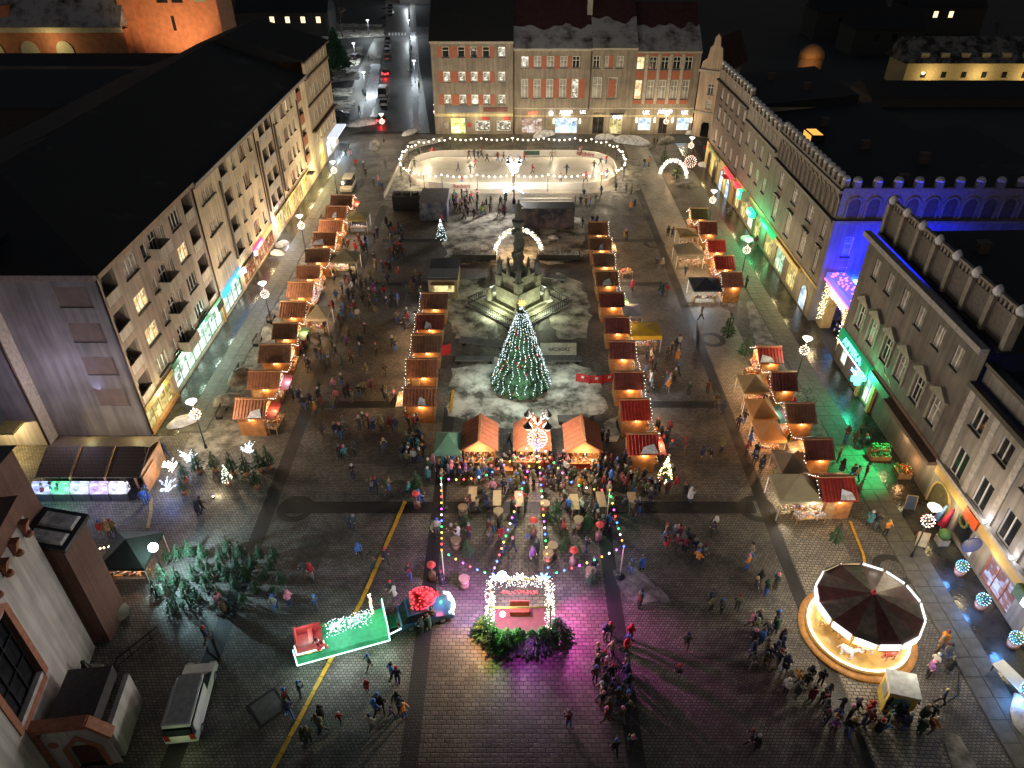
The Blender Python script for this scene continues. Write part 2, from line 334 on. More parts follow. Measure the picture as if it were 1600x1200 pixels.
# raised stone border of the monument lawn
def mound(px, w, d, h, label, z=0, m=None, seed=0):
    p = G(*px); b = MB(); n, k = 12, 5; i0 = 0
    for j in range(k + 1):
        t = j / k
        for q in range(n):
            a = 2 * math.pi * q / n; rr = math.cos(t * math.pi / 2) * (1 + .3 * noise.noise(Vector((math.cos(a) * 1.3 + seed, math.sin(a) * 1.3, t))))
            b.v.append((w / 2 * rr * math.cos(a), d / 2 * rr * math.sin(a), h * math.sin(t * math.pi / 2) * (1 + .25 * noise.noise(Vector((a, t * 2, seed)))) - .02))
    for j in range(k):
        for q in range(n):
            r = (q + 1) % n; b.f.append((j * n + q, j * n + r, (j + 1) * n + r, (j + 1) * n + q)); b.m.append(0); b.sm.append(True)
    return b.build('snow_heap', m or M_snow, None, p, rnd.random() * 3, label, 'snow heap', 'ploughed snow heaps')
HEAPS = [((853, 210), 7, 3, 1.1, 'rounded snow heap before the lit shop left of the narrow doorway'), ((985, 222), 8, 3.4, 1.3, 'biggest snow heap, before the pale jeweller shop windows'),
 ((913, 207), 2, 1.4, .7, 'small snow heap against the wall by the dark doorway'), ((945, 216), 4, 2.6, .9, 'low snow heap between rink lights and shop doorway'), ((1042, 222), 5, 2.5, 1, 'yellowish snow heap left of the glowing arch'),
 ((975, 207), 1.8, 1.2, .7, 'little snow heap beside a potted conifer at the shops'), ((1078, 208), 3.6, 2, 1.2, 'snow heap at the foot of the corner gable building'), ((570, 193), 8, 3.6, 1.2, 'white snow heap at the street mouth beside the red car'),
 ((640, 208), 5, 2.2, .7, 'snow heap on the kerb right of the street mouth'), ((585, 228), 8, 2, .5, 'flat yellowish snow heap around bare shrubs at the crossing'), ((655, 222), 4, 1.6, .5, 'small snow heap behind the rink corner'),
 ((440, 382), 2.4, 1.6, .5, 'pale snow heap on wet pavement, upper of two'), ((433, 396), 2.4, 1.6, .5, 'pale snow heap on wet pavement, lower of two'), ((372, 590), 1.6, 3.2, .9, 'dirty snow heap beside the bench behind brown stalls'),
 ((355, 628), 1.8, 3.2, .9, 'dirty snow heap behind the nearest brown stall'), ((287, 660), 1.6, 3.4, .7, 'long snow heap at the corner shop kerb'), ((1168, 374), 2.4, 1.8, .5, 'round snow heap on pavement under the green sign'),
 ((1102, 258), 3, 2.4, .6, 'snow heap by the arcade arches'), ((1075, 290), 4.5, 3, .5, 'flat round snow heap under the decorated lamp by the glowing arch'), ((1290, 492), 3, 2, .6, 'trampled snow heap in the gateway'),
 ((1602, 1120), 1.8, 3.4, .7, 'bright snow heap at the picture edge beyond the slab pavement'), ((745, 668), 4, 1, .5, 'snow heap behind the leftmost tiled kiosk'), ((865, 372), 1.6, 1, .5, 'little snow heap on planter behind the column')]
for i, (p, w, d, h, lab) in enumerate(HEAPS): mound(p, w, d, h, lab, seed=i * 3.3, m=M_trod if 'dirty' in lab or 'yellow' in lab or 'trampled' in lab or 'flat' in lab else None)
# yellow cable ramps
def cable_ramp(name, pts, m, label, cat, w=.28, seglen=1.0, h=.06):
    P = [G(*p) for p in pts]; t = thing(name, label, cat, P[0])
    for a, b_ in zip(P, P[1:]):
        n = max(1, int((b_ - a).length / seglen)); ang = math.atan2(b_.y - a.y, b_.x - a.x); L = (b_ - a).length / n
        me = MB().pry([(-L / 2 + .02, 0), (L / 2 - .02, 0), (L / 2 - .02, h), (-L / 2 + .02, h)], -w / 2, w / 2).mesh('segment', m)
        for k in range(n): inst('segment', me, t, a.lerp(b_, (k + .5) / n) - P[0] + Vector((0, 0, .02)), ang)
    return t
cable_ramp('cable_ramp', [(633, 784), (565, 940), (425, 1205)], M_rubber, 'long yellow cable ramp running under the green sleigh float', 'cable ramp')
cable_ramp('cable_ramp', [(708, 610), (704, 645)], M_rubber, 'short yellow cable ramp beside the left centre stalls', 'cable ramp')
cable_ramp('cable_ramp', [(1328, 815), (1349, 868), (1352, 890)], M_rubber, 'yellow cable ramp from nearest red stall to the carousel', 'cable ramp', .2)
cable_ramp('cable_ramp', [(236, 780), (236, 800), (231, 826)], mat('brown_hose', (.3, .2, .07), .6), 'brown cable cover in front of the glass showcases', 'cable ramp', .25)
# ---- street leaving the square at the back
st = pxs((565, 205), (650, 205), (640, 100), (637, 0), (637, -60), (600, -60), (604, 60), (596, 100))
sheet('road', st, .01, M_asph)
sheet('road', pxs((470, 42), (700, 42), (700, 58), (470, 58)), .006, M_asph)
sheet('pavement', pxs((652, 208), (672, 208), (655, 100), (645, -40), (639, -40), (643, 100)), .02, mat('far_pavement', (.12, .115, .1), .5))
sheet('pavement', pxs((520, 215), (565, 206), (594, 100), (602, 60), (585, 60), (560, 110)), .016, mat('far_pavement', (.12, .115, .1), .5))
M_line = mat('road_paint', (.7, .7, .68), .6, var=.15)
for k in range(6): sheet('crossing_stripe', pxs((607 + k * 5, 51), (609.5 + k * 5, 51), (609.5 + k * 5, 55.5), (607 + k * 5, 55.5)), .02, M_line)
for i, p in enumerate((((641, 50), (649, 50), (653, 110), (655, 205), (646, 205), (643, 110)), ((580, 100), (594, 100), (590, 150), (575, 190), (566, 190), (572, 140)), ((500, 48), (600, 46), (600, 56), (505, 62)),
    ((518, 110), (560, 108), (562, 125), (520, 128)), ((518, 138), (552, 136), (550, 150), (522, 152)), ((500, 36), (598, 38), (596, 42), (505, 42)), ((540, 78), (568, 70), (562, 100), (546, 106)), ((520, 158), (556, 156), (548, 176), (524, 180)))):
    ragged('snow_cover', pxs(*p), .03, M_snow if i < 2 else M_patch, .6, 1.5, kind='stuff', seed=80 + i)

t = thing('drain_cover', 'square dark framed drain cover left of the long cable ramp', 'drain cover', G(418, 1105), .75); inst('frame', MB().bb(-1.0, 1.0, -1.0, 1.0, 0, .02).mesh('frame', M_band), t); inst('lid', MB().bb(-.82, .82, -.82, .82, .02, .03).mesh('lid', mat('drain_lid', (.09, .085, .08), .6)), t)

# relaid cobble patches
M_rel = cobblemat('relaid_cobbles', (.13, .11, .09), (.075, .065, .055), (.02, .018, .016), .22, .2, (.45, .7), bump=.4, rot=.7, patch=.3)
for x, y, w, d in ((-14, 52, 3.5, 2), (12, 50, 2.4, 4), (-17, 36, 2, 5), (15, 27, 4, 1.6), (-13, 84, 3, 1.5), (14, 74, 1.6, 4), (-16.5, 98, 2, 3)): rect('relaid_paving', x, x + w, y, y + d, .004, M_rel)
# ================================================================ BUILDINGS
class Face:
    """one outer wall: u runs along it, v up, y into the building"""
    def __init__(s, root, off, rz, L, z0, z1, m, name='wall', depth=.28):
        s.r, s.o, s.rz, s.L, s.z0, s.z1, s.m, s.nm, s.d = root, Vector(off), rz, L, z0, z1, m, name, depth
        s.h = []; s.ca, s.sa = math.cos(rz), math.sin(rz)
    def at(s, u, y, v): return s.o + Vector((u * s.ca - y * s.sa, u * s.sa + y * s.ca, v))
    def put(s, name, me, u, y, v, **k): return inst(name, me, s.r, s.at(u, y, v), s.rz, **k)
    def box(s, name, u0, u1, y0, y1, v0, v1, m, **k): return s.put(name, MB().bb(u0, u1, y0, y1, v0, v1).mesh(name, m), 0, 0, 0, **k)
    def win(s, u, v, w, h, nx=2, ny=1, pane=None, sill=True, name='window', frame=None, hole=True, dy=0.):
        if hole: s.h.append((u - w / 2, u + w / 2, v - h / 2, v + h / 2))
        o = s.put(name, winmesh(w, h, nx, ny, frame or M_frame), u, dy, v)
        inst('pane', panemesh(w, h, pane or pick()), o)
        if sill: inst('sill', sillmesh(w), o, (0, 0, -h / 2))
        return o
    def text(s, st, size, u, y, v, m, parent=None, width=1., ext=.03, shear=0.):
        o = text(st, size, s.r, s.at(u, y, v), m, ext=ext, shear=shear, width=width, rot=(math.pi / 2, 0, s.rz)); return o
    def done(s):
        us = sorted({0, s.L} | {round(max(0, min(s.L, q)), 3) for h in s.h for q in h[:2]}); vs = sorted({s.z0, s.z1} | {round(q, 3) for h in s.h for q in h[2:]})
        b = MB(); d = s.d
        for i in range(len(us) - 1):
            run = None
            for j in range(len(vs) - 1):
                uc, vc = (us[i] + us[i + 1]) / 2, (vs[j] + vs[j + 1]) / 2
                if any(h[0] < uc < h[1] and h[2] < vc < h[3] for h in s.h): continue
                b.face([(us[i], 0, vs[j]), (us[i + 1], 0, vs[j]), (us[i + 1], 0, vs[j + 1]), (us[i], 0, vs[j + 1])])
        for a, c, e, f in s.h:
            b.face([(a, 0, e), (a, 0, f), (a, d, f), (a, d, e)]); b.face([(c, 0, f), (c, 0, e), (c, d, e), (c, d, f)])
            b.face([(a, 0, f), (c, 0, f), (c, d, f), (a, d, f)]); b.face([(c, 0, e), (a, 0, e), (a, d, e), (c, d, e)])
        return s.put(s.nm, b.mesh(s.nm, s.m), 0, 0, 0)
_wc = {}
def winmesh(w, h, nx, ny, m):
    k = (round(w, 2), round(h, 2), nx, ny, m.name)
    if k not in _wc:
        b = MB(); t = .085; x, z = w / 2, h / 2
        b.bb(-x, x, .1, .2, -z, -z + t).bb(-x, x, .1, .2, z - t, z).bb(-x, -x + t, .1, .2, -z + t, z - t).bb(x - t, x, .1, .2, -z + t, z - t)
        for i in range(1, nx): q = -x + w * i / nx; b.bb(q - t / 2, q + t / 2, .105, .198, -z + t, z - t)
        for i in range(1, ny): q = -z + h * (1 - (1 - i / ny) * (1.25 if ny == 2 else 1)); q = -z + h * (.66 if ny == 2 else i / ny); b.bb(-x + t, x - t, .11, .195, q - t / 2, q + t / 2)
        _wc[k] = b.mesh('window', m)
    return _wc[k]
_pc = {}
def panemesh(w, h, m):
    k = (round(w, 2), round(h, 2), m.name)
    if k not in _pc:
        b = MB(); x, z = w / 2 - .02, h / 2 - .02; b.face([(-x, .18, -z), (x, .18, -z), (x, .18, z), (-x, .18, z)]); _pc[k] = b.mesh('pane', m)
    return _pc[k]
_sc = {}
def sillmesh(w):
    k = round(w, 2)
    if k not in _sc: _sc[k] = MB().bb(-w / 2 - .08, w / 2 + .08, -.16, .1, -.07, .015).mesh('sill', M_sill)
    return _sc[k]
def pick(): return rnd.choice((M_glass, M_glass, M_curt, M_curt, M_curt))
def pickl(p=.15): return M_lit if rnd.random() < p else pick()
def roof_x(root, y0, y1, zr, x0, x1, ze, over=.4, m=None, name='roof'):
    """saddle roof with its ridge along x"""
    ym = (y0 + y1) / 2
    b = MB().prx([(y0 - over, ze), (y1 + over, ze), (ym, zr)], x0, x1)
    return b.build(name, m or M_roofblack, root)
P90 = math.pi / 2
# ---------------------------------------------------------------- left side
M_pA = mat('pink_plaster', (.35, .28, .235), .9, var=.2, scale=.45, bump=.15, bscale=30)
M_gab = mat('gable_plaster', (.29, .265, .28), .9, var=.28, scale=.3, bump=.15, bscale=30)
M_gpan = mat('gable_panel', (.23, .17, .16), .9, var=.15, scale=1.2)
M_pB = mat('ochre_plaster', (.56, .45, .31), .9, var=.22, scale=.35, bump=.15, bscale=30)
M_pB2 = mat('cream_parapet', (.45, .4, .34), .9, var=.12, scale=.6)
M_pC = mat('brown_plaster', (.36, .28, .2), .9, var=.28, scale=.5, bump=.15)
M_brick = mat('red_brick', (.3, .1, .055), .85, var=.3, scale=5, bump=.2)
M_loggia = mat('loggia_wall', (.2, .17, .15), .9, var=.15)
M_pipe = mat('downpipe', (.09, .055, .04), .5, .4, var=.15)
XL = -34.4
def loggia(f, u, v, w, h, rail=1.0, m=None):
    f.h.append((u - w / 2, u + w / 2, v - h / 2, v + h / 2))
    lg = f.put('loggia', MB().bb(-w / 2, w / 2, 1.25, 1.3, -h / 2, h / 2).bb(-w / 2, -w / 2 + .03, .28, 1.25, -h / 2, h / 2).bb(w / 2 - .03, w / 2, .28, 1.25, -h / 2, h / 2).bb(-w / 2, w / 2, .28, 1.25, h / 2 - .04, h / 2).bb(-w / 2, w / 2, .28, 1.25, -h / 2, -h / 2 + .05).mesh('loggia', M_loggia), u, 0, v)
    inst('parapet', MB().bb(-w / 2, w / 2, -.06, .06, -h / 2 + .05, -h / 2 + rail).mesh('parapet', m or M_pB2), lg)
    inst('door', winmesh(w * .45, h * .75, 2, 2, M_frame), lg, (w * .1, 1.05, -h * .1)); inst('door_pane', panemesh(w * .45, h * .75, pick()), lg, (w * .1, 1.05, -h * .1))
    return lg
A = thing('apartment_building', 'five storey pinkish apartment block with lavender gable wall and square balconies', 'building', (XL, 53.6, 0))
f = Face(A, (0, 0, 0), P90, 21.8, 0, 16.6, M_pA)
for r, v in enumerate((15.0, 11.5, 8.0, 4.6)):
    f.win(5.7, v, 2.5, 1.7, 3, 1, M_lit if r in (1, 2) else M_curt); f.win(8.8, v, 1.05, 1.5, 1, 1); f.win(16.2, v, 2.3, 1.7, 3, 1, M_lit if r == 1 else M_glass)
    f.win(12.9, v, 1.0, 1.5, 2, 1)
    loggia(f, 1.75, v - .1, 2.4, 2.7); loggia(f, 19.9, v - .1, 2.4, 2.7)
    bal = f.put('balcony', MB().bb(-1.3, 1.3, -1.15, .02, -1.3, -1.15).mesh('balcony', M_pB2), 10.9, 0, v)
    inst('parapet', MB().bb(-1.3, 1.3, -1.15, -1.07, -1.15, -.15).bb(-1.3, -1.22, -1.07, 0, -1.15, -.15).bb(1.22, 1.3, -1.07, 0, -1.15, -.15).mesh('parapet', M_pB2), bal)
    f.win(10.9, v - .1, 1.5, 2.2, 2, 2, sill=False, name='balcony_door')
f.h += [(.3, 6.2, .35, 2.6), (7.0, 21.2, .3, 2.9)]
sh = f.put('shop_window', winmesh(5.9, 2.25, 4, 1, mat('ochre_trim', (.4, .25, .08), .6)), 3.25, 0, 1.475); inst('pane', panemesh(5.9, 2.25, M_lity), sh)
f.box('shop_plinth', .1, 6.6, -.2, -.02, 0, .4, mat('orange_stone', (.4, .2, .08), .6)); f.box('shop_fascia', .1, 6.6, -.25, -.02, 2.65, 3.25, mat('gold_fascia', (.5, .4, .16), .5))
f.text('ODZIEŻ', .5, 3.2, -.29, 2.95, emat('gold_letters', (1, .85, .4), 1.6))
sh = f.put('shop_window', winmesh(14.2, 2.6, 8, 1, mat('green_trim', (.05, .16, .09), .5)), 14.1, 0, 1.6); inst('pane', panemesh(14.2, 2.6, M_litw), sh)
sg = f.box('shop_sign', 6.9, 21.3, -.3, -.02, 2.95, 3.55, mat('green_fascia', (.08, .22, .13), .5))
f.text('EG', .62, 15.4, -.34, 3.25, emat('blue_letters', (.15, .4, 1), 5))
f.box('hanging_sign', 17.2, 18.9, -1.6, -1.5, 3.75, 4.5, mat('black_board', (.02, .03, .025), .5))
for u in (.0, 21.72): f.put('downpipe', MB().tube((u, -.1, .2), (u, -.1, 16.6), .09, m=0).mesh('downpipe', M_pipe), 0, 0, 0)
f.put('pilaster', MB().bb(21.4, 21.78, -.16, -.02, 0, 3.4).mesh('pilaster', mat('orange_stone', (.4, .2, .08))), 0, 0, 0)
f.done()
g = Face(A, (-9.0, 0, 0), 0, 9.0, 0, 17.0, M_gab)
for k in range(4): g.h.append((5.2, 8.1, 13.9 - 3.45 * k, 15.9 - 3.45 * k))
for k in range(4): g.put('recessed_panel', MB().bb(5.2, 8.1, .08, .2, 13.9 - 3.45 * k, 15.9 - 3.45 * k).mesh('recessed_panel', M_gpan), 0, 0, 0)
g.d = .1; g.done()
g.box('cornice', -9.3, 9.2, -.35, 0, 16.6, 17.1, mat('gable_cornice', (.3, .24, .23), .9)); f.box('cornice', 0, 21.8, -.4, -.01, 16.6, 17.05, mat('eave_board', (.3, .22, .16), .8))
b = MB(); b.face([(.5, -.3, 17.08), (.5, 21.8, 17.08), (-13, 21.8, 21.9), (-13, 12, 21.9)]); b.face([(.5, -.3, 17.08), (-13, 12, 21.9), (-30, -.3, 17.08)]); b.face([(-13, 12, 21.9), (-13, 21.8, 21.9), (-30, 21.8, 17), (-30, -.3, 17.08)]); b.build('roof', M_roofblack, A)
A2 = thing('apartment_building', 'lavender plastered house with a lit canopy door at the picture edge, beyond the drainpipe', 'building', (-43.4, 52.2, 0))
g = Face(A2, (-16, 0, 0), 0, 16.0, 0, 18.5, M_gab)
for u, v in ((5.2, 5.6), (9.6, 5.6), (9.6, 9.6), (3.2, 1.4)): g.win(u, v, 1.5, 1.5, 2, 1, M_glass if v > 6 else M_curt)
g.win(8.2, 1.3, 2.3, 2.3, 2, 1, M_lity, sill=False, name='entrance_door'); g.done()
MB().bb(0, .02, 0, 1.38, 0, 18.5).build('side_wall', mat('pale_strip', (.45, .4, .38), .9), A2)
g.box('canopy', 10.2, 14.6, -1.8, 0, 2.7, 2.95, mat('canopy_ochre', (.42, .34, .12), .6)); g.put('downpipe', MB().tube((15.95, -.1, 0), (15.95, -.1, 18.4), .1).mesh('downpipe', M_pipe), 0, 0, 0)
g.put('wall_sign', MB().bb(-.05, .05, -1.5, -.2, 0, 1.3).mesh('wall_sign', mat('slate_board', (.05, .06, .07), .4)), 13.2, 0, 3.3)
MB().bb(-16, .4, -.4, 12, 18.5, 18.9).build('roof', M_roofblack, A2)
lamp((-46.2, 50.6, 2.5), 500, (1, .75, .3), parent=None)

B = thing('apartment_building', 'long ochre tenement with dark loggias and lit shopfronts below', 'building', (XL, 75.4, 0))
f = Face(B, (0, 0, 0), P90, 51.2, 0, 16.2, M_pB)
U = lambda a: a - 21.8
for v in (14.9, 11.4, 8.0, 4.9):
    for u in (34.8, 41.9, 54.4, 60.9, 63.2): f.win(U(u), v, 1.0, 1.6, 1, 1, pickl(.06))
    for u in (38.2, 58.0):
        f.win(U(u) - .55, v, .9, 1.7, 1, 1); f.win(U(u) + .75, v, .9, 1.7, 1, 1)
        f.box('brick_panel', U(u) - .1, U(u) + .3, -.04, -.005, v - .9, v + .9, M_brick)
    for u in (31.4, 47.4, 50.4): loggia(f, U(u), v - .1, 2.5, 2.7)
    loggia(f, U(68.3), v, 2.6, 2.6, 1.6, M_brick)
for v in (13.7, 10.0, 6.2):
    for k in (-1.2, 0, 1.2): f.win(U(25.5) + k, v + .7, .8, 1.2, 1, 1, M_curt, sill=False)
    f.box('ledge', U(23.3), U(27.7), -.22, -.01, v - .1, v + .06, M_sill)
for v in (13, 9.6, 6.4):
    for u in (29.4, 44.8, 53.0, 66.3): f.box('pier', U(u) - .16, U(u) + .16, -.22, -.01, v - 1.9, v + 1.4, mat('dark_pier', (.1, .07, .055), .8))
sign_yellow = mat('yellow_stucco', (.5, .38, .15), .7)
def shopf(f, u0, u1, v0, v1, frame, pane, n, fascia=None, fh=.6):
    f.h.append((u0, u1, v0, v1)); o = f.put('shop_window', winmesh(u1 - u0, v1 - v0, n, 1, frame), (u0 + u1) / 2, 0, (v0 + v1) / 2); inst('pane', panemesh(u1 - u0, v1 - v0, pane), o)
    if fascia: f.box('shop_sign', u0 - .2, u1 + .2, -.32, -.02, v1 + .05, v1 + .05 + fh, fascia)
    return o
shopf(f, U(22.6), U(28.9), .2, 2.6, mat('green_trim', (.05, .16, .09)), M_litw, 4, emat('sign_blue', (.03, .3, 1), 1.7), .75)
f.text('OPTYK', .55, U(25.8), -.36, 3.03, emat('white_letters', (.85, .95, 1), 3))
shopf(f, U(30.2), U(34.8), .25, 2.5, mat('red_wood', (.25, .07, .04), .6), shopmat('lit_shop_red', [(.08, .02, .01), (.3, .08, .03), (.9, .6, .3)], .6, 1.1), 4, mat('brown_fascia', (.12, .08, .05)), .4)
shopf(f, U(35.2), U(43.9), .25, 2.5, mat('red_wood', (.25, .07, .04), .6), MATS['lit_shop_red'], 7)
f.box('shop_sign', U(34.9), U(38.9), -.34, -.02, 2.6, 3.15, emat('sign_pink', (1, .05, .22), 1.5)); f.box('shop_sign', U(39.0), U(43.8), -.3, -.02, 2.6, 3.1, emat('sign_amber', (1, .62, .2), .8))
f.text('PIZZERIA', .42, U(36.9), -.38, 2.87, emat('rose_letters', (1, .6, .7), 4))
for u in (29.6, 34.6, 44.3): f.box('wall_lamp', U(u) - .18, U(u) + .18, -.6, -.34, 2.5, 3.1, emat('lamp_cold', (.8, .85, 1), 7))
for i in range(5): shopf(f, U(46.2 + i * 4.0), U(49.6 + i * 4.0), .3, 3.0, mat('yellow_trim', (.45, .38, .12), .6), M_lity, 3)
f.box('ledge', U(46), U(66.4), -.35, -.01, 3.2, 3.4, sign_yellow)
f.box('awning', U(64.5), U(66.2), -1.3, -.01, 2.9, 3.1, mat('dark_awning', (.05, .06, .04), .8))
for u in (43.8, 51.9): f.put('downpipe', MB().tube((U(u), -.1, 3), (U(u), -.1, 16.2), .08).mesh('downpipe', M_pipe), 0, 0, 0)
f.done()
f.box('cornice', 0, 51.2, -.45, -.01, 16.2, 16.7, mat('eave_board', (.3, .22, .16), .8)); f.box('gutter', 0, 51.2, -.62, -.46, 16.55, 16.8, mat('snowy_gutter', (.2, .2, .21), .6))
MB().prx([(0, 16.75), (51.2, 16.75), (51.2, 22), (0, 21.5)], -14, -13.9).build('back_wall', M_roofblack, B)
b = MB(); b.face([(.5, 0, 16.75), (.5, 51.2, 16.75), (-13.9, 51.2, 21.8), (-13.9, 0, 21.8)]); b.face([(-13.9, 0, 21.8), (-13.9, 51.2, 21.8), (-30, 51.2, 16.5), (-30, 0, 16.5)]); b.build('roof', M_roofblack, B)
C_ = thing('apartment_building', 'brown four storey corner house with cornice lines, beside the street with cars', 'building', (XL, 126.6, 0))
f = Face(C_, (0, 0, 0), P90, 18.6, 0, 18.6, M_pC)
for v, h in ((17.2, 1.7), (13.3, 2.0), (9.3, 2.0), (5.6, 1.8)):
    for u in (3.4, 6.0, 8.7, 11.4, 14.0, 16.4): f.win(u, v, 1.0, h, 2, 2, M_curt if v != 17.2 else pick(), sill=False)
shopf(f, 2.2, 6.4, .3, 2.7, mat('yellow_trim', (.45, .38, .12)), M_lity, 3); shopf(f, 8.4, 12, .3, 3.1, M_white, M_litb, 3); shopf(f, 13.4, 16.6, .3, 3.1, M_white, M_litb, 2)
f.done()
for v, d in ((15.9, .3), (11.6, .3), (7.4, .7), (18.6, .6)): f.box('cornice', 0, 18.6, -d, -.01, v - .16, v + .12, mat('cornice_brown', (.13, .085, .06), .8))
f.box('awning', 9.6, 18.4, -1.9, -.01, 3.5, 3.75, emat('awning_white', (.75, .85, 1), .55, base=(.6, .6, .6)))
b = MB(); b.face([(.6, 0, 18.75), (.6, 18.9, 18.75), (-12, 18.9, 22.5), (-12, 0, 22.5)]); b.face([(-12, 0, 22.5), (-12, 18.9, 22.5), (-24, 18.9, 18), (-24, 0, 18)]); b.face([(.6, 18.9, 18.75), (-24, 18.9, 18), (-12, 18.9, 22.5)]); b.face([(.6, 0, 18.75), (-12, 0, 22.5), (-24, 0, 18)]); b.build('roof', M_roofblack, C_)
MB().bb(-20, -.3, 18.3, 18.58, 0, 18.6).build('side_wall', M_pC, C_)
# ---------------------------------------------------------------- back side
M_pD = mat('grey_render', (.25, .21, .17), .9, var=.25, scale=.45, bump=.12)
M_pD2 = mat('cream_ground_floor', (.5, .42, .24), .8, var=.12, scale=.7)
M_redp = mat('red_render', (.36, .12, .075), .85, var=.15, scale=1.5)
M_snowroof = patchmat('snowy_roof', (.04, .016, .016), (.34, .34, .36), .33, .52, .25, .8)
M_redroof = mat('dark_red_roof', (.045, .012, .014), .9, var=.35, scale=1)
YB = 151.0
def snowy_roof(root, x0, x1, ze, zr, depth, snow=.3, m=M_redroof):
    b = MB(); b.face([(x0, -.5, ze), (x1, -.5, ze), (x1, depth, zr), (x0, depth, zr)], 0)
    b.face([(x1, depth, zr), (x1, depth * 2, ze), (x0, depth * 2, ze), (x0, depth, zr)], 0)
    b.face([(x0, -.5, ze), (x0, depth, zr), (x0, depth * 2, ze)], 0); b.face([(x1, -.5, ze), (x1, depth * 2, ze), (x1, depth, zr)], 0)
    ro = b.build('roof', m, root)
    if snow:
        b = MB(); n = int((x1 - x0) / .7); zf = lambda t: ze + (zr - ze) * (t * (depth + .5)) / (depth + .5)
        pr = [snow * (1 + .35 * noise.noise(Vector((x0 + i * .45, ze, 3)))) for i in range(n + 1)]
        for i in range(n):
            xa, xb = x0 + (x1 - x0) * i / n, x0 + (x1 - x0) * (i + 1) / n
            ta, tb = pr[i], pr[i + 1]
            P = [(xa, -.5, ze + .12), (xb, -.5, ze + .12), (xb, -.5 + tb * (depth + .5), zf(tb) + .1), (xa, -.5 + ta * (depth + .5), zf(ta) + .1)]
            b.face(P); b.face([(xa, -.5, ze), (xb, -.5, ze), P[1], P[0]])
        inst('roof_snow', b.mesh('roof_snow', M_snowroof), ro)
    return ro
D1 = thing('tenement_house', 'grey four storey house with red window panels and black roof, leftmost behind the rink', 'building', (-15.7, YB, 0))
f = Face(D1, (0, 0, 0), 0, 16.0, 0, 17.3, M_pD)
M_star = shopmat('lit_ornaments', [(.02, .02, .02), (.12, .1, .06), (.9, .85, .7)], .9, 2.2)
XW = lambda p, y: PY(p, y, YB)
xs = [XW(p, 120)[0] + 15.7 for p in (698, 722, 741, 760, 784)]
for r, (v, h) in enumerate(((15.6, 1.9), (11.1, 1.9), (6.8, 1.9))):
    for i, u in enumerate(xs): f.win(u, v, 1.35, h, 1, 2, M_glass if r == 0 and i < 4 else M_star)
    for i in range(4):
        a, c = (xs[i] + .75, xs[i + 1] - .75) if i != 3 else (xs[i] + .75, xs[i] + 1.6)
        if c - a > .2: f.box('red_panel', a, c, -.03, -.004, v - 1, v + 1, M_redp)
    f.box('red_panel', xs[0] - 1.7, xs[0] - .75, -.03, -.004, v - 1, v + 1, M_redp)
f.h += [(3.2, 6.2, .1, 3.2)]; sh = f.put('entrance_door', winmesh(3.0, 3.1, 3, 2, mat('yellow_trim', (.45, .38, .12))), 4.7, 0, 1.65); inst('pane', panemesh(3.0, 3.1, shopmat('lit_shop_lemon', [(.1, .1, .02), (.8, .85, .2), (1, 1, .6)], 1.2, 1)), sh)
for u0, u1 in ((8.2, 11.2), (12.6, 15.4)):
    shopf(f, u0, u1, .7, 2.7, M_white, M_star, 1); f.box('shop_sign', u0 + 1.4, u1, -.1, -.01, 2.85, 3.5, mat('red_sign', (.35, .04, .03), .5))
f.box('sign_board', 2.2, 9.0, -.12, -.01, 4.35, 5.6, mat('slate_sign', (.09, .1, .13), .5)); f.box('sign_board', 9.9, 14.8, -.12, -.01, 4.5, 5.35, mat('maroon_sign', (.1, .03, .025), .5))
f.text('RESTAURACJA', .55, 12.35, -.16, 4.9, mat('maroon_letters', (.2, .06, .05), .5)); f.box('notice_board', 1.9, 2.8, -.12, -.01, 1.2, 2.5, M_curt); f.box('red_plate', 6.7, 7.4, -.1, -.01, 1.5, 2.3, mat('red_sign', (.35, .04, .03)))
f.done()
f.box('ground_floor_band', 0, 16.0, -.05, -.006, 3.75, 4.1, M_pD2)
f.box('cornice', -.2, 16.0, -.45, -.01, 17.2, 17.6, mat('cornice_grey', (.4, .36, .3), .8)); snowy_roof(D1, -.3, 16.0, 17.5, 25, 11, 0, M_roofblack)
sd = Face(D1, (0, 22, 0), -P90, 22, 0, 17.3, mat('side_render', (.25, .24, .23), .9))
for v in (15, 11, 6.8):
    for u in (3, 8, 13, 18.5): sd.win(u, v, 1.2, 1.8, 1, 2)
sd.done()
D2 = thing('tenement_house', 'three storey house with five window columns, snowy red roof and lit jeweller shop', 'building', (.3, YB, 0))
f = Face(D2, (0, 0, 0), 0, 15.2, 0, 16.0, M_pD)
xs = [XW(p, 120)[0] - .3 for p in (820, 839.5, 859.5, 880, 899)]
for i, u in enumerate(xs):
    f.win(u, 13.8, 1.4, 2.1, 2, 2, M_star if i == 0 else pick()); f.win(u, 8.9, 1.35, 3.6, 2, 2, M_star if i == 4 else M_curt)
    if i < 4:
        f.box('red_panel', u + .8, xs[i + 1] - .8, -.03, -.004, 12.6, 14.9, M_redp); f.box('red_panel', u + .8, xs[i + 1] - .8, -.03, -.004, 7.1, 10.7, M_redp)
f.box('red_panel', xs[4] + .8, xs[4] + 2.0, -.03, -.004, 7.1, 10.7, M_redp)
shopf(f, 1.6, 5.9, .2, 3.2, mat('red_wood', (.25, .07, .04)), shopmat('lit_shop_cafe', [(.05, .02, .02), (.45, .3, .22), (.8, .75, .7)], .7, .9), 3); shopf(f, 8.5, 13.0, .2, 3.3, M_white, M_litb, 4)
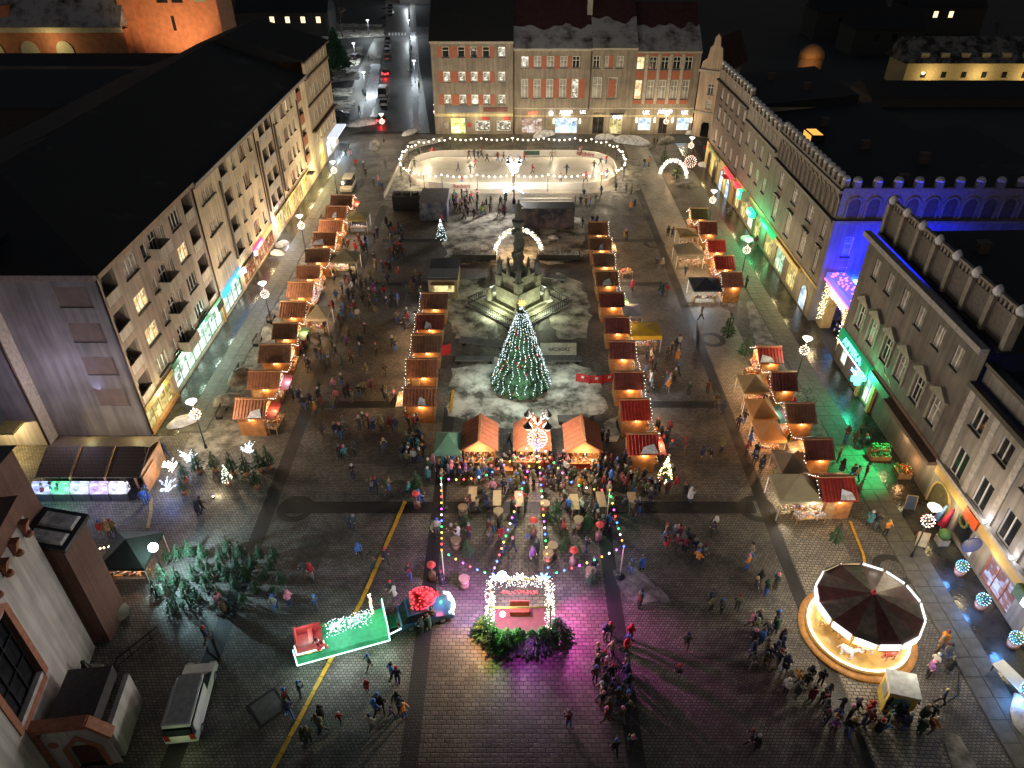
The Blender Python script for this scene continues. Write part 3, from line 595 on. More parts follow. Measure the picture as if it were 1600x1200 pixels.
f.text('ARTIS', .75, 3.9, -.1, 4.15, emat('red_letters', (1, .06, .04), 3), shear=.2); f.text('JUBILER', .75, 10.6, -.1, 4.45, emat('white_glow', (.8, .87, 1), 3), shear=.25); f.text('UK', .85, 14.0, -.1, 4.4, MATS['white_glow'])
f.text('zegarmistrz', .38, 10.6, -.1, 3.85, MATS['white_glow'])
f.box('round_sign', 7.3, 7.9, -.4, -.1, 3.9, 4.5, emat('lamp_white', (1, .95, .85), 7))
for u in (8.2, 13.5): f.box('wall_lamp', u - .14, u + .14, -.3, -.02, 2.2, 3.1, emat('lamp_sconce', (1, .85, .5), 3))
f.box('ground_floor_band', 0, 15.2, -.05, -.006, 5.0, 5.25, mat('cornice_grey', (.4, .36, .3))); f.done(); f.box('cornice', 0, 15.2, -.5, -.01, 15.9, 16.3, mat('cornice_grey', (.4, .36, .3)))
f.put('downpipe', MB().tube((.05, -.15, 0), (.05, -.15, 17), .13).tube((15.1, -.15, 5), (15.1, -.15, 16), .1).mesh('downpipe', M_pipe), 0, 0, 0); snowy_roof(D2, 0, 15.2, 16.25, 25, 11, .36)
f.put('chimney', MB().bb(14.4, 15.4, 6, 7.2, 19, 26.5).mesh('chimney', mat('snowy_chimney', (.3, .27, .25), .8)), 0, 0, 0)
D3 = thing('tenement_house', 'narrow house with two tall arched windows between the jeweller houses', 'building', (15.5, YB, 0))
f = Face(D3, (0, 0, 0), 0, 8.8, 0, 16.2, M_pD)
for p in (930.5, 949, 967): f.win(XW(p, 120)[0] - 15.5, 13.8, 1.3, 2.2, 2, 2)
for p in (934, 958): f.win(XW(p, 120)[0] - 15.5, 9.0, 1.8, 4.0, 2, 2, M_curt)
f.box('red_panel', 3.3, 4.2, -.03, -.004, 12.8, 15, M_redp); f.box('red_panel', 3.6, 4.9, -.03, -.004, 7.3, 10.6, M_redp)
shopf(f, .9, 3.2, .1, 3.5, mat('brown_fascia', (.12, .08, .05)), M_glass, 2); shopf(f, 4.4, 6.9, .1, 3.2, M_white, M_lity, 3)
f.text('DELIKATESY', .42, 2.2, -.1, 4.1, mat('black_letters', (.02, .02, .02), .5)); f.text('optyk', .8, 5.8, -.35, 3.6, emat('icicle_white', (.55, .65, 1), 5))
f.box('awning', 4.3, 7.1, -.9, -.01, 3.95, 4.15, mat('slate_sign', (.09, .1, .13))); f.done()
f.box('ground_floor_band', 0, 8.8, -.05, -.006, 5.0, 5.25, mat('cornice_grey', (.4, .36, .3))); f.box('cornice', 0, 8.8, -.5, -.01, 16.1, 16.5, mat('cornice_grey', (.4, .36, .3))); snowy_roof(D3, 0, 8.8, 16.4, 24, 10, .55)
D4 = thing('tenement_house', 'house with pale pilasters between red brick bays and white jeweller signs, beside the corner gable', 'building', (24.3, YB, 0))
f = Face(D4, (0, 0, 0), 0, 12.4, 0, 15.6, M_pD)
xs = [XW(p, 120)[0] - 24.3 for p in (999, 1018, 1036.5, 1055, 1073)]
for i, u in enumerate(xs):
    f.win(u, 13.6, 1.45, 2.3, 2, 2, M_lit if i == 0 else M_glass); f.win(u, 8.7, 1.35, 3.6, 2, 2, M_lit if i == 0 else M_curt)
    f.box('brick_panel', u - .85, u + .85, -.03, -.004, 10.65, 12.2, M_redp); f.box('brick_panel', u - .85, u + .85, -.03, -.004, 6.0, 6.75, M_redp)
    if i < 4: f.box('pilaster', (u + xs[i + 1]) / 2 - .3, (u + xs[i + 1]) / 2 + .3, -.12, -.006, 6, 15.2, mat('cornice_grey', (.4, .36, .3)))
f.box('brick_panel', xs[0] - 1, xs[4] + 1, -.03, -.004, 14.9, 15.3, M_redp)
shopf(f, 1.4, 4.0, .8, 3.3, M_white, M_litb, 1); shopf(f, 5.6, 7.4, .1, 3.3, mat('brown_fascia', (.12, .08, .05)), M_glass, 2); shopf(f, 9.2, 11.8, .8, 3.3, M_white, M_litb, 1)
for t, u in (('UK', 2.8), ('UK', 10.6)): f.text(t, 1.0, u, -.1, 4.3, MATS['white_glow'])
f.text('JUBILER', .85, 6.6, -.1, 4.5, MATS['white_glow'], shear=.25)
for u in (1.0, 4.7, 8.3, 12.1): f.box('wall_lamp', u - .14, u + .14, -.3, -.02, 2.4, 3.3, MATS['lamp_sconce'])
f.box('ground_floor_band', 0, 12.4, -.05, -.006, 5.0, 5.25, mat('cornice_grey', (.4, .36, .3))); f.done(); f.box('cornice', 0, 12.4, -.5, -.01, 15.5, 15.9, mat('cornice_grey', (.4, .36, .3))); snowy_roof(D4, 0, 12.4, 15.8, 23, 10, .5)
for bd, u0, u1 in ((D1, 0, 16), (D2, 0, 15.2), (D3, 0, 8.8), (D4, 0, 12.4)): inst('ground_floor', MB().bb(u0, u1, -.035, -.005, 3.55, 3.74).mesh('ground_floor', M_pD2), bd)
for x in (-12, -7, -2, 4, 11, 18, 22, 27, 31, 35): lamp((x, 149.4, 3.4), 120, (1, .8, .42), .2)
# corner house with curved gable
M_pE = mat('corner_plaster', (.42, .32, .24), .9, var=.12, scale=.6)
E_ = thing('corner_house', 'tall corner house with a curved baroque gable and arched passage', 'building', (36.7, 150.2, 0), -.6)
f = Face(E_, (0, 0, 0), 0, 5.2, 0, 12.4, M_pE)
f.win(2.6, 9.3, 1.2, 2.0, 2, 2, M_glass); f.win(2.6, 6.4, 1.0, 1.6, 1, 2, M_curt); f.h.append((1.6, 3.6, 0, 3.0)); f.done()
f.put('passage_arch', MB().pry([(1.6, 0), (1.75, 0), (1.75, 2.4), (2.0, 3.1), (2.6, 3.4), (3.2, 3.1), (3.45, 2.4), (3.45, 0), (3.6, 0), (3.6, 3.0), (3.6, 3.6), (1.6, 3.6)], .05, .5).mesh('passage_arch', M_stone), 0, -.06, 0)
f.box('cornice', -.2, 5.4, -.35, -.01, 12.3, 12.8, M_stone); f.box('cornice', -.2, 5.4, -.3, -.01, 4.6, 5.0, M_stone)
f.put('gable', MB().pry([(0, 12.8), (5.2, 12.8), (4.9, 14.2), (4.1, 14.8), (3.8, 16.8), (3.3, 17.2), (3.1, 18.6), (2.6, 19.2), (2.1, 18.6), (1.9, 17.2), (1.4, 16.8), (1.1, 14.8), (.3, 14.2)], 0, .5).mesh('gable', M_pE), 0, 0, 0)
s2 = Face(E_, (5.2, 0, 0), P90, 8, 0, 12.4, M_pE); s2.done(); MB().pry([(0, 12.8), (5.2, 12.8), (2.6, 18.4)], .5, 12).build('roof', M_redroof, E_)
# ---------------------------------------------------------------- right side
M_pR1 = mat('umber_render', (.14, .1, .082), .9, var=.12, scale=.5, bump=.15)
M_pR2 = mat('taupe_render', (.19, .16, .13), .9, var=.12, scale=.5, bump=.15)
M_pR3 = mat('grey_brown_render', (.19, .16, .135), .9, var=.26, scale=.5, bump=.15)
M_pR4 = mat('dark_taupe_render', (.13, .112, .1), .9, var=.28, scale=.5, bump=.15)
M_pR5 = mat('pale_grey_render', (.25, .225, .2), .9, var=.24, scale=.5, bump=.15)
M_trim = mat('attic_trim', (.24, .215, .18), .85, var=.3, scale=2)
M_ylw = mat('yellow_ground_floor', (.5, .36, .13), .75, var=.14, scale=1)
XR = 35.6
def right(label, Y0, Y1): return thing('tenement_house', label, 'building', (XR, Y1, 0)), (lambda Y: Y1 - Y)
def merlons(f, u0, u1, z, step=1.9, w=.75, h=1.4, y=.4, cap=True):
    u = u0 + step / 2; me = MB().bb(-w / 2, w / 2, 0, .6, 0, h).mesh('merlon', M_trim); cp = MB().lathe([(w * .62, 0), (w * .6, .2), (w * .35, .42), (.02, .5)], 0, .3, 8).mesh('snow_cap', M_snow)
    while u < u1:
        o = f.put('merlon', me, u, y, z)
        if cap: inst('snow_cap', cp, o, (0, 0, h))
        u += step
def black_roof(root, L, z0, z1, d): MB().extr([(.6, 0, z0), (.6, -L, z0), (d, -L, z1), (d, 0, z1)], [(.6, 0, z0 - .3), (.6, -L, z0 - .3), (d, -L, z0 - .3), (d, 0, z0 - .3)]).build('roof', M_roofblack, root)
def arcade(f, us, w, z0, z1, m, pane=None, y=0.):
    for u in us:
        n = 8; arc = [(u + w / 2 * math.cos(math.pi * k / n), z1 - w / 2 + w / 2 * math.sin(math.pi * k / n)) for k in range(n + 1)]
        f.put('arch_opening', MB().pry([(u + w / 2, z0), *arc, (u - w / 2, z0)], -.02 + y, .03 + y).mesh('arch_opening', pane or M_glass), 0, 0, 0)
        oa = [(u + (w / 2 + .2) * math.cos(math.pi * k / n), z1 - w / 2 + (w / 2 + .2) * math.sin(math.pi * k / n)) for k in range(n + 1)]
        b = MB(); ins = [(u + w / 2, z0), *arc, (u - w / 2, z0)]; ous = [(u + w / 2 + .2, z0), *oa, (u - w / 2 - .2, z0)]
        for k in range(len(ins) - 1):
            q = [ins[k], ous[k], ous[k + 1], ins[k + 1]]; b.face([(x, y - .1, z) for x, z in q]); b.face([(x, y + (.02 if i > 1 else -.1), z) for i, (x, z) in enumerate((ous[k + 1], ous[k], ous[k], ous[k + 1]))])
        f.put('arch_trim', b.mesh('arch_trim', m), 0, 0, 0)
R1, uf = right('dark brown tenement with five window columns above a yellow arcade', 112.5, 132)
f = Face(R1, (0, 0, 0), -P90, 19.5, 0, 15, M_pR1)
for Y in (128.3, 124.8, 121.4, 117.8, 114.2):
    for v, h in ((13.4, 1.9), (10.1, 2.0), (6.4, 2.1)): f.win(uf(Y), v, 1.35, h, 2, 2, M_curt)
    f.box('attic_panel', uf(Y) - .5, uf(Y) + .5, -.06, -.01, 15.3, 16.4, M_trim)
    f.box('lintel', uf(Y) - .8, uf(Y) + .8, -.14, -.01, 11.2, 11.4, M_sill)
f.box('ground_floor', 0, 19.5, -.3, -.01, 0, 4.4, M_ylw); arcade(f, [3.4, 8.0], 2.2, 0, 3.4, M_trim, M_dark, -.33); arcade(f, [12.6, 16.8], 2.0, 0, 3.2, M_trim, M_litb, -.33)
f.box('shop_sign', 1.8, 10, -.5, -.31, 3.75, 4.35, mat('olive_sign', (.16, .17, .08), .6)); f.done()
f.box('attic', 0, 19.5, 0, .35, 15.0, 16.8, mat('attic_wall', (.24, .19, .16), .9)); f.box('cornice', 0, 19.5, -.4, -.01, 14.8, 15.05, M_sill); merlons(f, 0, 19.5, 16.8, 2.0, .7, .7, 0, True); black_roof(R1, 19.5, 15.5, 17, 16)
for k in range(3): f.box('awning', 13 + k * 2.2, 14.8 + k * 2.2, -1.2, -.32, 3.3, 3.5, mat('pink_awning', (.35, .08, .1), .7)) if k == 1 else None
f.box('shop_sign', 13.6, 18.8, -.6, -.31, 3.7, 4.3, emat('sign_red', (1, .03, .06), 1.3))
R2, uf = right('taupe tenement with four window columns and attic panels beside the dark brown one', 97, 112.5)
f = Face(R2, (0, 0, 0), -P90, 15.5, 0, 13.4, M_pR2)
for Y in (110.4, 106.6, 103.3, 99.7):
    f.win(uf(Y), 11.3, 1.3, 1.9, 2, 2, M_curt); f.win(uf(Y), 7.8, 1.3, 2.1, 2, 2, M_curt)
    for k in (-.8, .8): f.box('attic_panel', uf(Y) + k - .4, uf(Y) + k + .4, -.06, -.01, 13.9, 15.2, M_trim)
for a, c, pm in ((.8, 3.4, M_lity), (4.4, 7.6, M_lity), (8.6, 11.2, M_litw), (12.2, 14.9, M_lity)): shopf(f, a, c, .3, 3.3, mat('yellow_trim', (.45, .38, .12)), pm, 2)
f.box('shop_sign', .6, 3.6, -.5, -.02, 3.45, 4.1, MATS['sign_red']); f.box('shop_sign', 4.8, 6.2, -1.1, -.4, 3.2, 4.4, emat('sign_green', (.02, .9, .3), 1.6)); f.box('hanging_sign', 8.1, 8.25, -1.4, -.2, 3.6, 5.2, mat('flag_sign', (.3, .1, .12), .6))
f.box('shop_sign', 10.6, 12.8, -1.0, -.3, 2.9, 3.7, MATS['sign_green']); f.done(); f.box('ground_floor', 0, 15.5, -.1, -.01, 4.2, 4.6, M_ylw)
f.box('attic', 0, 15.5, 0, .35, 13.4, 15.7, mat('attic_wall2', (.27, .23, .19), .9)); f.box('cornice', 0, 15.5, -.4, -.01, 13.25, 13.5, M_sill); merlons(f, 0, 15.5, 15.7, 1.9, .9, .8, 0); black_roof(R2, 15.5, 14.2, 16, 18)
R3, uf = right('grey brown tenement with arcaded attic and snow capped merlons beside the blue gap', 75.4, 97)
f = Face(R3, (0, 0, 0), -P90, 21.6, 0, 12.6, M_pR3)
for Y, w in ((93.6, 1.5), (88, 1.6), (82.3, 1.7), (77.6, 1.0)):
    f.win(uf(Y), 10.7, w, 2.1, 2, 2, M_curt); f.win(uf(Y), 6.8, w, 2.9, 3 if w > 1.2 else 2, 2, M_curt)
    f.box('lintel', uf(Y) - w / 2 - .2, uf(Y) + w / 2 + .2, -.3, -.01, 8.55, 8.75, M_sill)
shopf(f, 2, 5.4, .3, 3.2, mat('yellow_trim', (.45, .38, .12)), M_lity, 2); shopf(f, 7, 10.4, .2, 3.2, mat('yellow_trim', (.45, .38, .12)), shopmat('lit_shop_green', [(.03, .1, .05), (.3, .6, .4), (.8, 1, .7)], .8, 1), 2); shopf(f, 12, 15.2, .4, 3.2, mat('yellow_trim', (.45, .38, .12)), M_lity, 2)
f.box('shop_sign', 0, 6.2, -.5, -.02, 3.5, 4.1, emat('sign_green2', (.02, .7, .2), .8)); f.box('shop_sign', 6.6, 16.2, -.4, -.02, 3.55, 4.15, mat('gold_fascia', (.5, .4, .16)))
arcade(f, [18.6], 2.0, 0.2, 3.0, M_trim, M_litb); f.done(); f.box('ground_floor', 0, 21.6, -.08, -.01, 4.2, 4.5, M_ylw)
f.box('attic', 0, 21.6, 0, .4, 12.6, 16.3, mat('attic_wall3', (.25, .22, .19), .9)); f.box('cornice', 0, 21.6, -.45, -.01, 12.4, 12.7, M_sill); f.box('cornice', 0, 21.6, -.25, -.01, 15.7, 16.0, M_trim)
nic = mat('niche', (.1, .085, .075), .9)
arcade(f, [1.0 + 1.42 * k for k in range(15)], .85, 12.9, 15.2, M_trim, nic, -.03)
merlons(f, 0, 21.6, 16.3, 1.45, .7, .75, 0); black_roof(R3, 21.6, 14.5, 17, 24)
M_blue = mat('side_wall_render', (.2, .2, .28), .9, var=.2, scale=.4)
s3 = Face(R3, (0, -21.6, 0), 0, 26, 0, 12.6, M_blue); s3.win(2.2, 9.5, 1.0, 2.4, 1, 2, M_curt); s3.win(2.4, 6.0, 1.0, 2, 1, 2, M_curt); s3.done()
s3.box('attic', 0, 26, -.02, .4, 12.65, 16.3, mat('attic_wall3', (.33, .29, .25))); arcade(s3, [1.6 + 2.1 * k for k in range(11)], 1.3, 12.9, 15.2, M_trim, nic, -.05); s3.box('cornice', -.3, 26, -.4, -.03, 12.4, 12.75, M_trim)
merlons(s3, .3, 25, 16.3, 2.2, .8, .7, 0)
s3.text('Niespodzianka', 1.15, 5.4, -.3, 5.4, emat('cyan_letters', (.25, .8, 1), 5), shear=.2)
lamp((43.5, 69.2, 5.5), 6500, (.0, .02, 1), .3, spot=120, aim=(42.5, 75.4, 8)); lamp((52, 71, 9), 220, (.04, .06, 1), .3, spot=140, aim=(51, 75.4, 14)); lamp((38.5, 73.2, 9), 420, (.0, .02, 1), .3)
R4, uf = right('dark taupe palace with pedimented windows, panelled parapet and green pharmacy sign', 45.4, 67)
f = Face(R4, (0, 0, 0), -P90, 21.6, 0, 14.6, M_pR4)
YS = (64.1, 61.1, 57.9, 54.8, 51.5, 48.4)
for i, Y in enumerate(YS):
    u = uf(Y); f.win(u, 12.3, 1.15, 2.0, 2, 1, M_curt); f.win(u, 6.9, 1.35, 2.5, 2, 2, M_curt if i % 2 else M_glass)
    f.put('pediment', MB().pry([(-1.25, 0), (1.25, 0), (1.25, .2), (0, 1.0), (-1.25, .2)], -.35, -.01).mesh('pediment', M_trim), u, 0, 8.45)
    f.box('window_trim', u - 1.0, u - .72, -.14, -.01, 5.6, 8.4, M_trim); f.box('window_trim', u + .72, u + 1.0, -.14, -.01, 5.6, 8.4, M_trim)
shopf(f, 1.2, 2.6, .6, 2.6, M_white, M_litw, 1); shopf(f, 4.6, 5.8, .4, 2.7, M_white, M_litb, 1); shopf(f, 7.4, 9.2, .1, 2.9, mat('yellow_trim', (.45, .38, .12)), M_litb, 2)
for u in (6.8, 9.6): f.box('pilaster', u - .25, u + .25, -.3, -.01, 0, 3.2, sign_yellow)
f.box('ground_floor', 0, 21.6, -.06, -.01, 2.95, 4.2, mat('brown_ground_floor', (.16, .1, .07), .7)); f.done()
sg = f.box('pharmacy_sign', .4, 8.0, -.42, -.07, 3.0, 4.15, emat('sign_pharmacy', (.0, .35, .12), .55)); f.text('APTEKA', 1.0, 4.0, -.46, 3.6, emat('teal_letters', (.08, 1, .72), 4.5), ext=.05, width=1.25)
f.box('neon_tube', .6, 7.6, -.5, -.43, 2.85, 2.95, emat('neon_white', (.8, .75, 1), 3)); f.put('pharmacy_cross', MB().bb(-.15, .15, -.7, .7, -.25, .25).bb(-.16, .16, -.25, .25, -.7, .7).mesh('pharmacy_cross', emat('cross_teal', (.05, 1, .65), 6)), 7.6, -.9, 2.6)
f.box('green_fascia', 8.1, 12.4, -.35, -.07, 3.1, 4.0, mat('green_fascia', (.08, .22, .13))); f.box('canopy', 12.6, 21.6, -.9, -.07, 3.5, 3.85, mat('brown_canopy', (.13, .085, .065), .7))
f.text('ZAP', .5, 5.2, -.35, 1.9, emat('blue_letters', (.15, .4, 1), 5))
f.put('scroll_ornament', MB().path([(10, -.3, 5.6), (10.6, -.3, 5.2), (11.4, -.3, 5.3), (12, -.3, 4.9)], .06).mesh('scroll_ornament', sign_yellow), 0, 0, 0)
f.box('cornice', -.3, 21.6, -.7, -.01, 14.5, 15.0, mat('snowy_cornice', (.3, .28, .27), .8))
f.box('parapet', 0, 21.6, 1.0, 1.3, 15.0, 17.6, mat('parapet_panel', (.14, .122, .105), .9))
b_ = MB().bb(-.25, .25, .7, 1.4, 0, 2.9).mesh('parapet_post', M_trim); ur = MB().lathe([(.3, 0), (.42, .3), (.25, .7), (.05, .9)], 0, 1.05, 8).mesh('urn', M_snow)
for k in range(8): o = f.put('parapet_post', b_, k * 3.06 + .15, 0, 15.0); inst('urn', ur, o, (0, 0, 2.9))
for k in range(7):
    b = MB(); u0 = k * 3.06 + .45
    for j in range(5): b.bb(u0 + .15 + j * .55, u0 + .4 + j * .55, 1.05, 1.25, 17.6, 18.1)
    b.bb(u0, u0 + 2.5, 1.0, 1.32, 18.1, 18.3); f.put('balustrade', b.mesh('balustrade', M_trim), 0, 0, 0)
black_roof(R4, 21.6, 15.0, 15.3, 24)
R5, uf = right('pale grey tenement with flat pilasters over a yellow ground floor, in the near corner', 14, 45.4)
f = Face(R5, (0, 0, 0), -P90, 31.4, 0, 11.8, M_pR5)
for k in range(9):
    u = uf(43.35 - 3.5 * k)
    f.win(u, 9.8, 1.5, 1.9, 2, 1, M_glass); f.win(u, 5.55, 1.6, 2.6, 2, 1, M_glass); f.box('pilaster', u + 1.45, u + 2.05, -.12, -.01, 4.3, 11.6, mat('pale_trim', (.36, .33, .3), .85))
    if k in (1, 2, 3, 4): o = f.put('uplight', MB().lathe([(.1, 0), (.16, .12), (.14, .2)], 0, -.35, 8).mesh('uplight', M_bulbc), u + 1.75, 0, 4.35); lamp((0, -.35, .5), 35, (.9, .9, 1), .05, o)
f.box('pilaster', 0, .7, -.12, -.01, 4.3, 11.6, mat('pale_trim', (.36, .33, .3)))
gf = mat('ochre_render', (.5, .34, .12), .75, var=.14, scale=1)
f.box('ground_floor', 0, 31.4, -.1, -.01, 2.9, 4.0, gf)
arcade(f, [1.9], 2.5, .1, 2.8, M_ylw, mat('arch_bronze', (.3, .26, .14), .4, .5), -.05)
shopf(f, 4.4, 6.4, .3, 2.4, mat('brown_fascia', (.12, .08, .05)), M_glass, 1); shopf(f, 6.7, 7.2, .3, 2.4, M_white, M_litb, 1); shopf(f, 8.8, 12.4, .2, 2.6, M_redp, shopmat('lit_shop_violet', [(.1, .03, .03), (.2, .1, .12), (.5, .6, 1)], .8, .9), 3); shopf(f, 14.0, 17.5, .3, 2.6, M_white, M_lity, 2); shopf(f, 19, 24, .3, 2.6, M_white, M_litb, 2)
f.done(); f.box('ledge', 0, 31.4, -.35, -.01, 4.0, 4.3, mat('pale_trim', (.36, .33, .3))); f.box('cornice', -.1, 31.4, -.5, -.01, 11.7, 12.1, M_sill)
f.box('attic', 0, 31.4, .4, .8, 12.1, 13.6, M_pR5); f.box('attic_cornice', 0, 31.4, .1, .85, 13.6, 13.9, M_sill); black_roof(R5, 31.4, 13.0, 13.4, 24)
f.box('shop_sign', 5.0, 6.8, -.3, -.11, 2.9, 3.8, mat('orange_sign', (.6, .09, .02), .5)); sg = f.box('shop_sign', 12.4, 18.6, -.55, -.11, 2.75, 3.7, mat('moss_sign', (.1, .16, .07), .6)); f.text("Best Okno", .9, 15.4, -.6, 3.2, emat('white_sign_letters', (1, 1, .95), 2.5), ext=.05)
hs = f.put('hanging_sign', MB().lathe([(.75, -.06), (.75, .06)], 0, 0, 14).mesh('hanging_sign', mat('navy_sign', (.03, .04, .13), .5)), 8.2, -1.2, 2.9); hs.rotation_euler = (0, P90, f.rz)
f.put('wreath', MB().path([(5.4 + .5 * math.cos(a / 8 * 6.283), -.2, 2.5 + .5 * math.sin(a / 8 * 6.283)) for a in range(9)], .12).mesh('wreath', mat('wreath_green', (.1, .12, .03), .8)), 0, 0, 0)
# gateway between R3 and R4 with light curtain
GW = thing('lit_gateway', 'arched street gateway with gold fairy light curtain under a purple and pink glowing roof box', 'gateway', (36.4, 75.3, 0))
gw = Face(GW, (0, 0, 0), -P90, 8.2, 0, 6, M_stone)
n = 10; arc = [(4.1 + 2.4 * math.cos(math.pi * k / n), 2.4 + 2.2 * math.sin(math.pi * k / n)) for k in range(n + 1)]
gw.put('arch_wall', MB().pry([(6.5, 0), *arc, (1.7, 0), (.1, 0), (.1, 5.6), (8.1, 5.6), (8.1, 0)], 0, 1.2).mesh('arch_wall', mat('gate_stone', (.42, .32, .18), .8)), 0, 0, 0)
gw.box('glow_box', .1, 8.1, -.2, 1.9, 5.65, 6.5, emat('glow_violet', (.16, .12, 1), .9)); gw.box('glow_edge', .05, 8.15, -.28, -.21, 5.6, 5.75, emat('glow_rose', (1, .08, .3), 4))
b = MB()
for k in range(60): b.octa((rnd.uniform(.4, 7.8), rnd.uniform(-.1, 1.6), 6.53), .12)
gw.put('rose_lights', b.mesh('rose_lights', emat('rose_spots', (1, .1, .35), 4)), 0, 0, 0, kind='stuff')
b = MB()
for k in range(520):
    u = rnd.uniform(.2, 8); tmin = 5.5 - (2.6 + 1.3 * abs(u - 4.1) / 2 if abs(u - 4.1) > 2.2 else .9); b.octa((u, -.15 + rnd.uniform(-.06, .06), rnd.uniform(max(.6, tmin), 5.5)), .042, rnd.randrange(3) // 2)
gw.put('curtain_lights', b.mesh('curtain_lights', [emat('bulb_gold', (1, .75, .35), 6), M_bulbc]), 0, 0, 0, kind='stuff')
lamp((35.0, 71.2, 2.4), 120, (1, .75, .4), .4); lamp((38.5, 71.2, 1.8), 50, (1, .75, .4), .3)

lamp((-36.4, 53.1, 3.2), 260, (.35, .4, 1), .03, spot=24, aim=(-39.3, 53.66, 13)); lamp((-37.6, 53.2, 4.5), 140, (.5, .55, 1), .03, spot=40, aim=(-37.9, 53.66, 6.5))
def chimney(root, x, y, z, h=1.8, w=.9, d=.7):
    o = MB().bb(x - w / 2, x + w / 2, y - d / 2, y + d / 2, z, z + h).bb(x - w / 2 - .08, x + w / 2 + .08, y - d / 2 - .08, y + d / 2 + .08, z + h, z + h + .12).build('chimney', mat('chimney_stack', (.12, .09, .08), .85), root)
for rt, L_ in ((R1, [(7, -6, 15.6), (10, -14, 15.9)]), (R2, [(8, -9, 14.5)]), (R3, [(9, -5, 14.8), (13, -12, 15.5), (8, -18, 15)]), (R4, [(8, -5, 14.6), (12, -14, 14.6)]), (R5, [(7, -6, 12.8)])):
    for x, y, z in L_: chimney(rt, x, y, z - .3)
# ================================================================ MARKET STALLS
def plank(name, c, v=.3):
    if name in MATS: return MATS[name]
    m = mat(name, c, .65, var=v, scale=2.2); t = m.node_tree; p = t.nodes["Principled BSDF"]
    tc = t.nodes.new("ShaderNodeTexCoord"); w = t.nodes.new("ShaderNodeTexWave"); w.bands_direction = 'DIAGONAL'; w.inputs["Scale"].default_value = 1.6; w.wave_profile = 'SAW'
    b = t.nodes.new("ShaderNodeBump"); b.inputs[0].default_value = .5; b.inputs[1].default_value = .03
    t.links.new(tc.outputs["Object"], w.inputs["Vector"]); t.links.new(w.outputs[0], b.inputs["Height"]); t.links.new(b.outputs[0], p.inputs["Normal"]); return m
M_wood = plank('orange_planks', (.4, .17, .055)); M_wood2 = plank('pale_planks', (.5, .3, .13)); M_inside = mat('stall_inside', (.45, .25, .1), .8)
ROOFM = {'brown': mat('brown_tiles', (.33, .135, .07), .55, var=.3, scale=2), 'dark': mat('dark_tiles', (.2, .1, .06), .55, var=.3, scale=2), 'maroon': mat('maroon_tiles', (.2, .055, .045), .45, var=.3, scale=2),
         'red': mat('red_tiles', (.3, .03, .022), .42, var=.3, scale=2), 'terracotta': mat('terracotta_tiles', (.45, .155, .075), .6, var=.22, scale=3)}
M_ridge = mat('ridge_wood', (.45, .22, .1), .6)
M_goods = goodsmat('goods', [(.75, .7, .6), (.4, .05, .04), (.5, .3, .08), (.1, .2, .08), (.65, .6, .55), (.12, .1, .3), (.5, .12, .03), (.8, .78, .75)], 7)
M_goodw = goodsmat('goods_white', [(.8, .8, .8), (.6, .65, .7), (.75, .7, .6), (.3, .35, .4), (.6, .15, .1), (.85, .85, .85)], 9)
ZR = lambda D: 2.2 + D * .35
_kc = {}
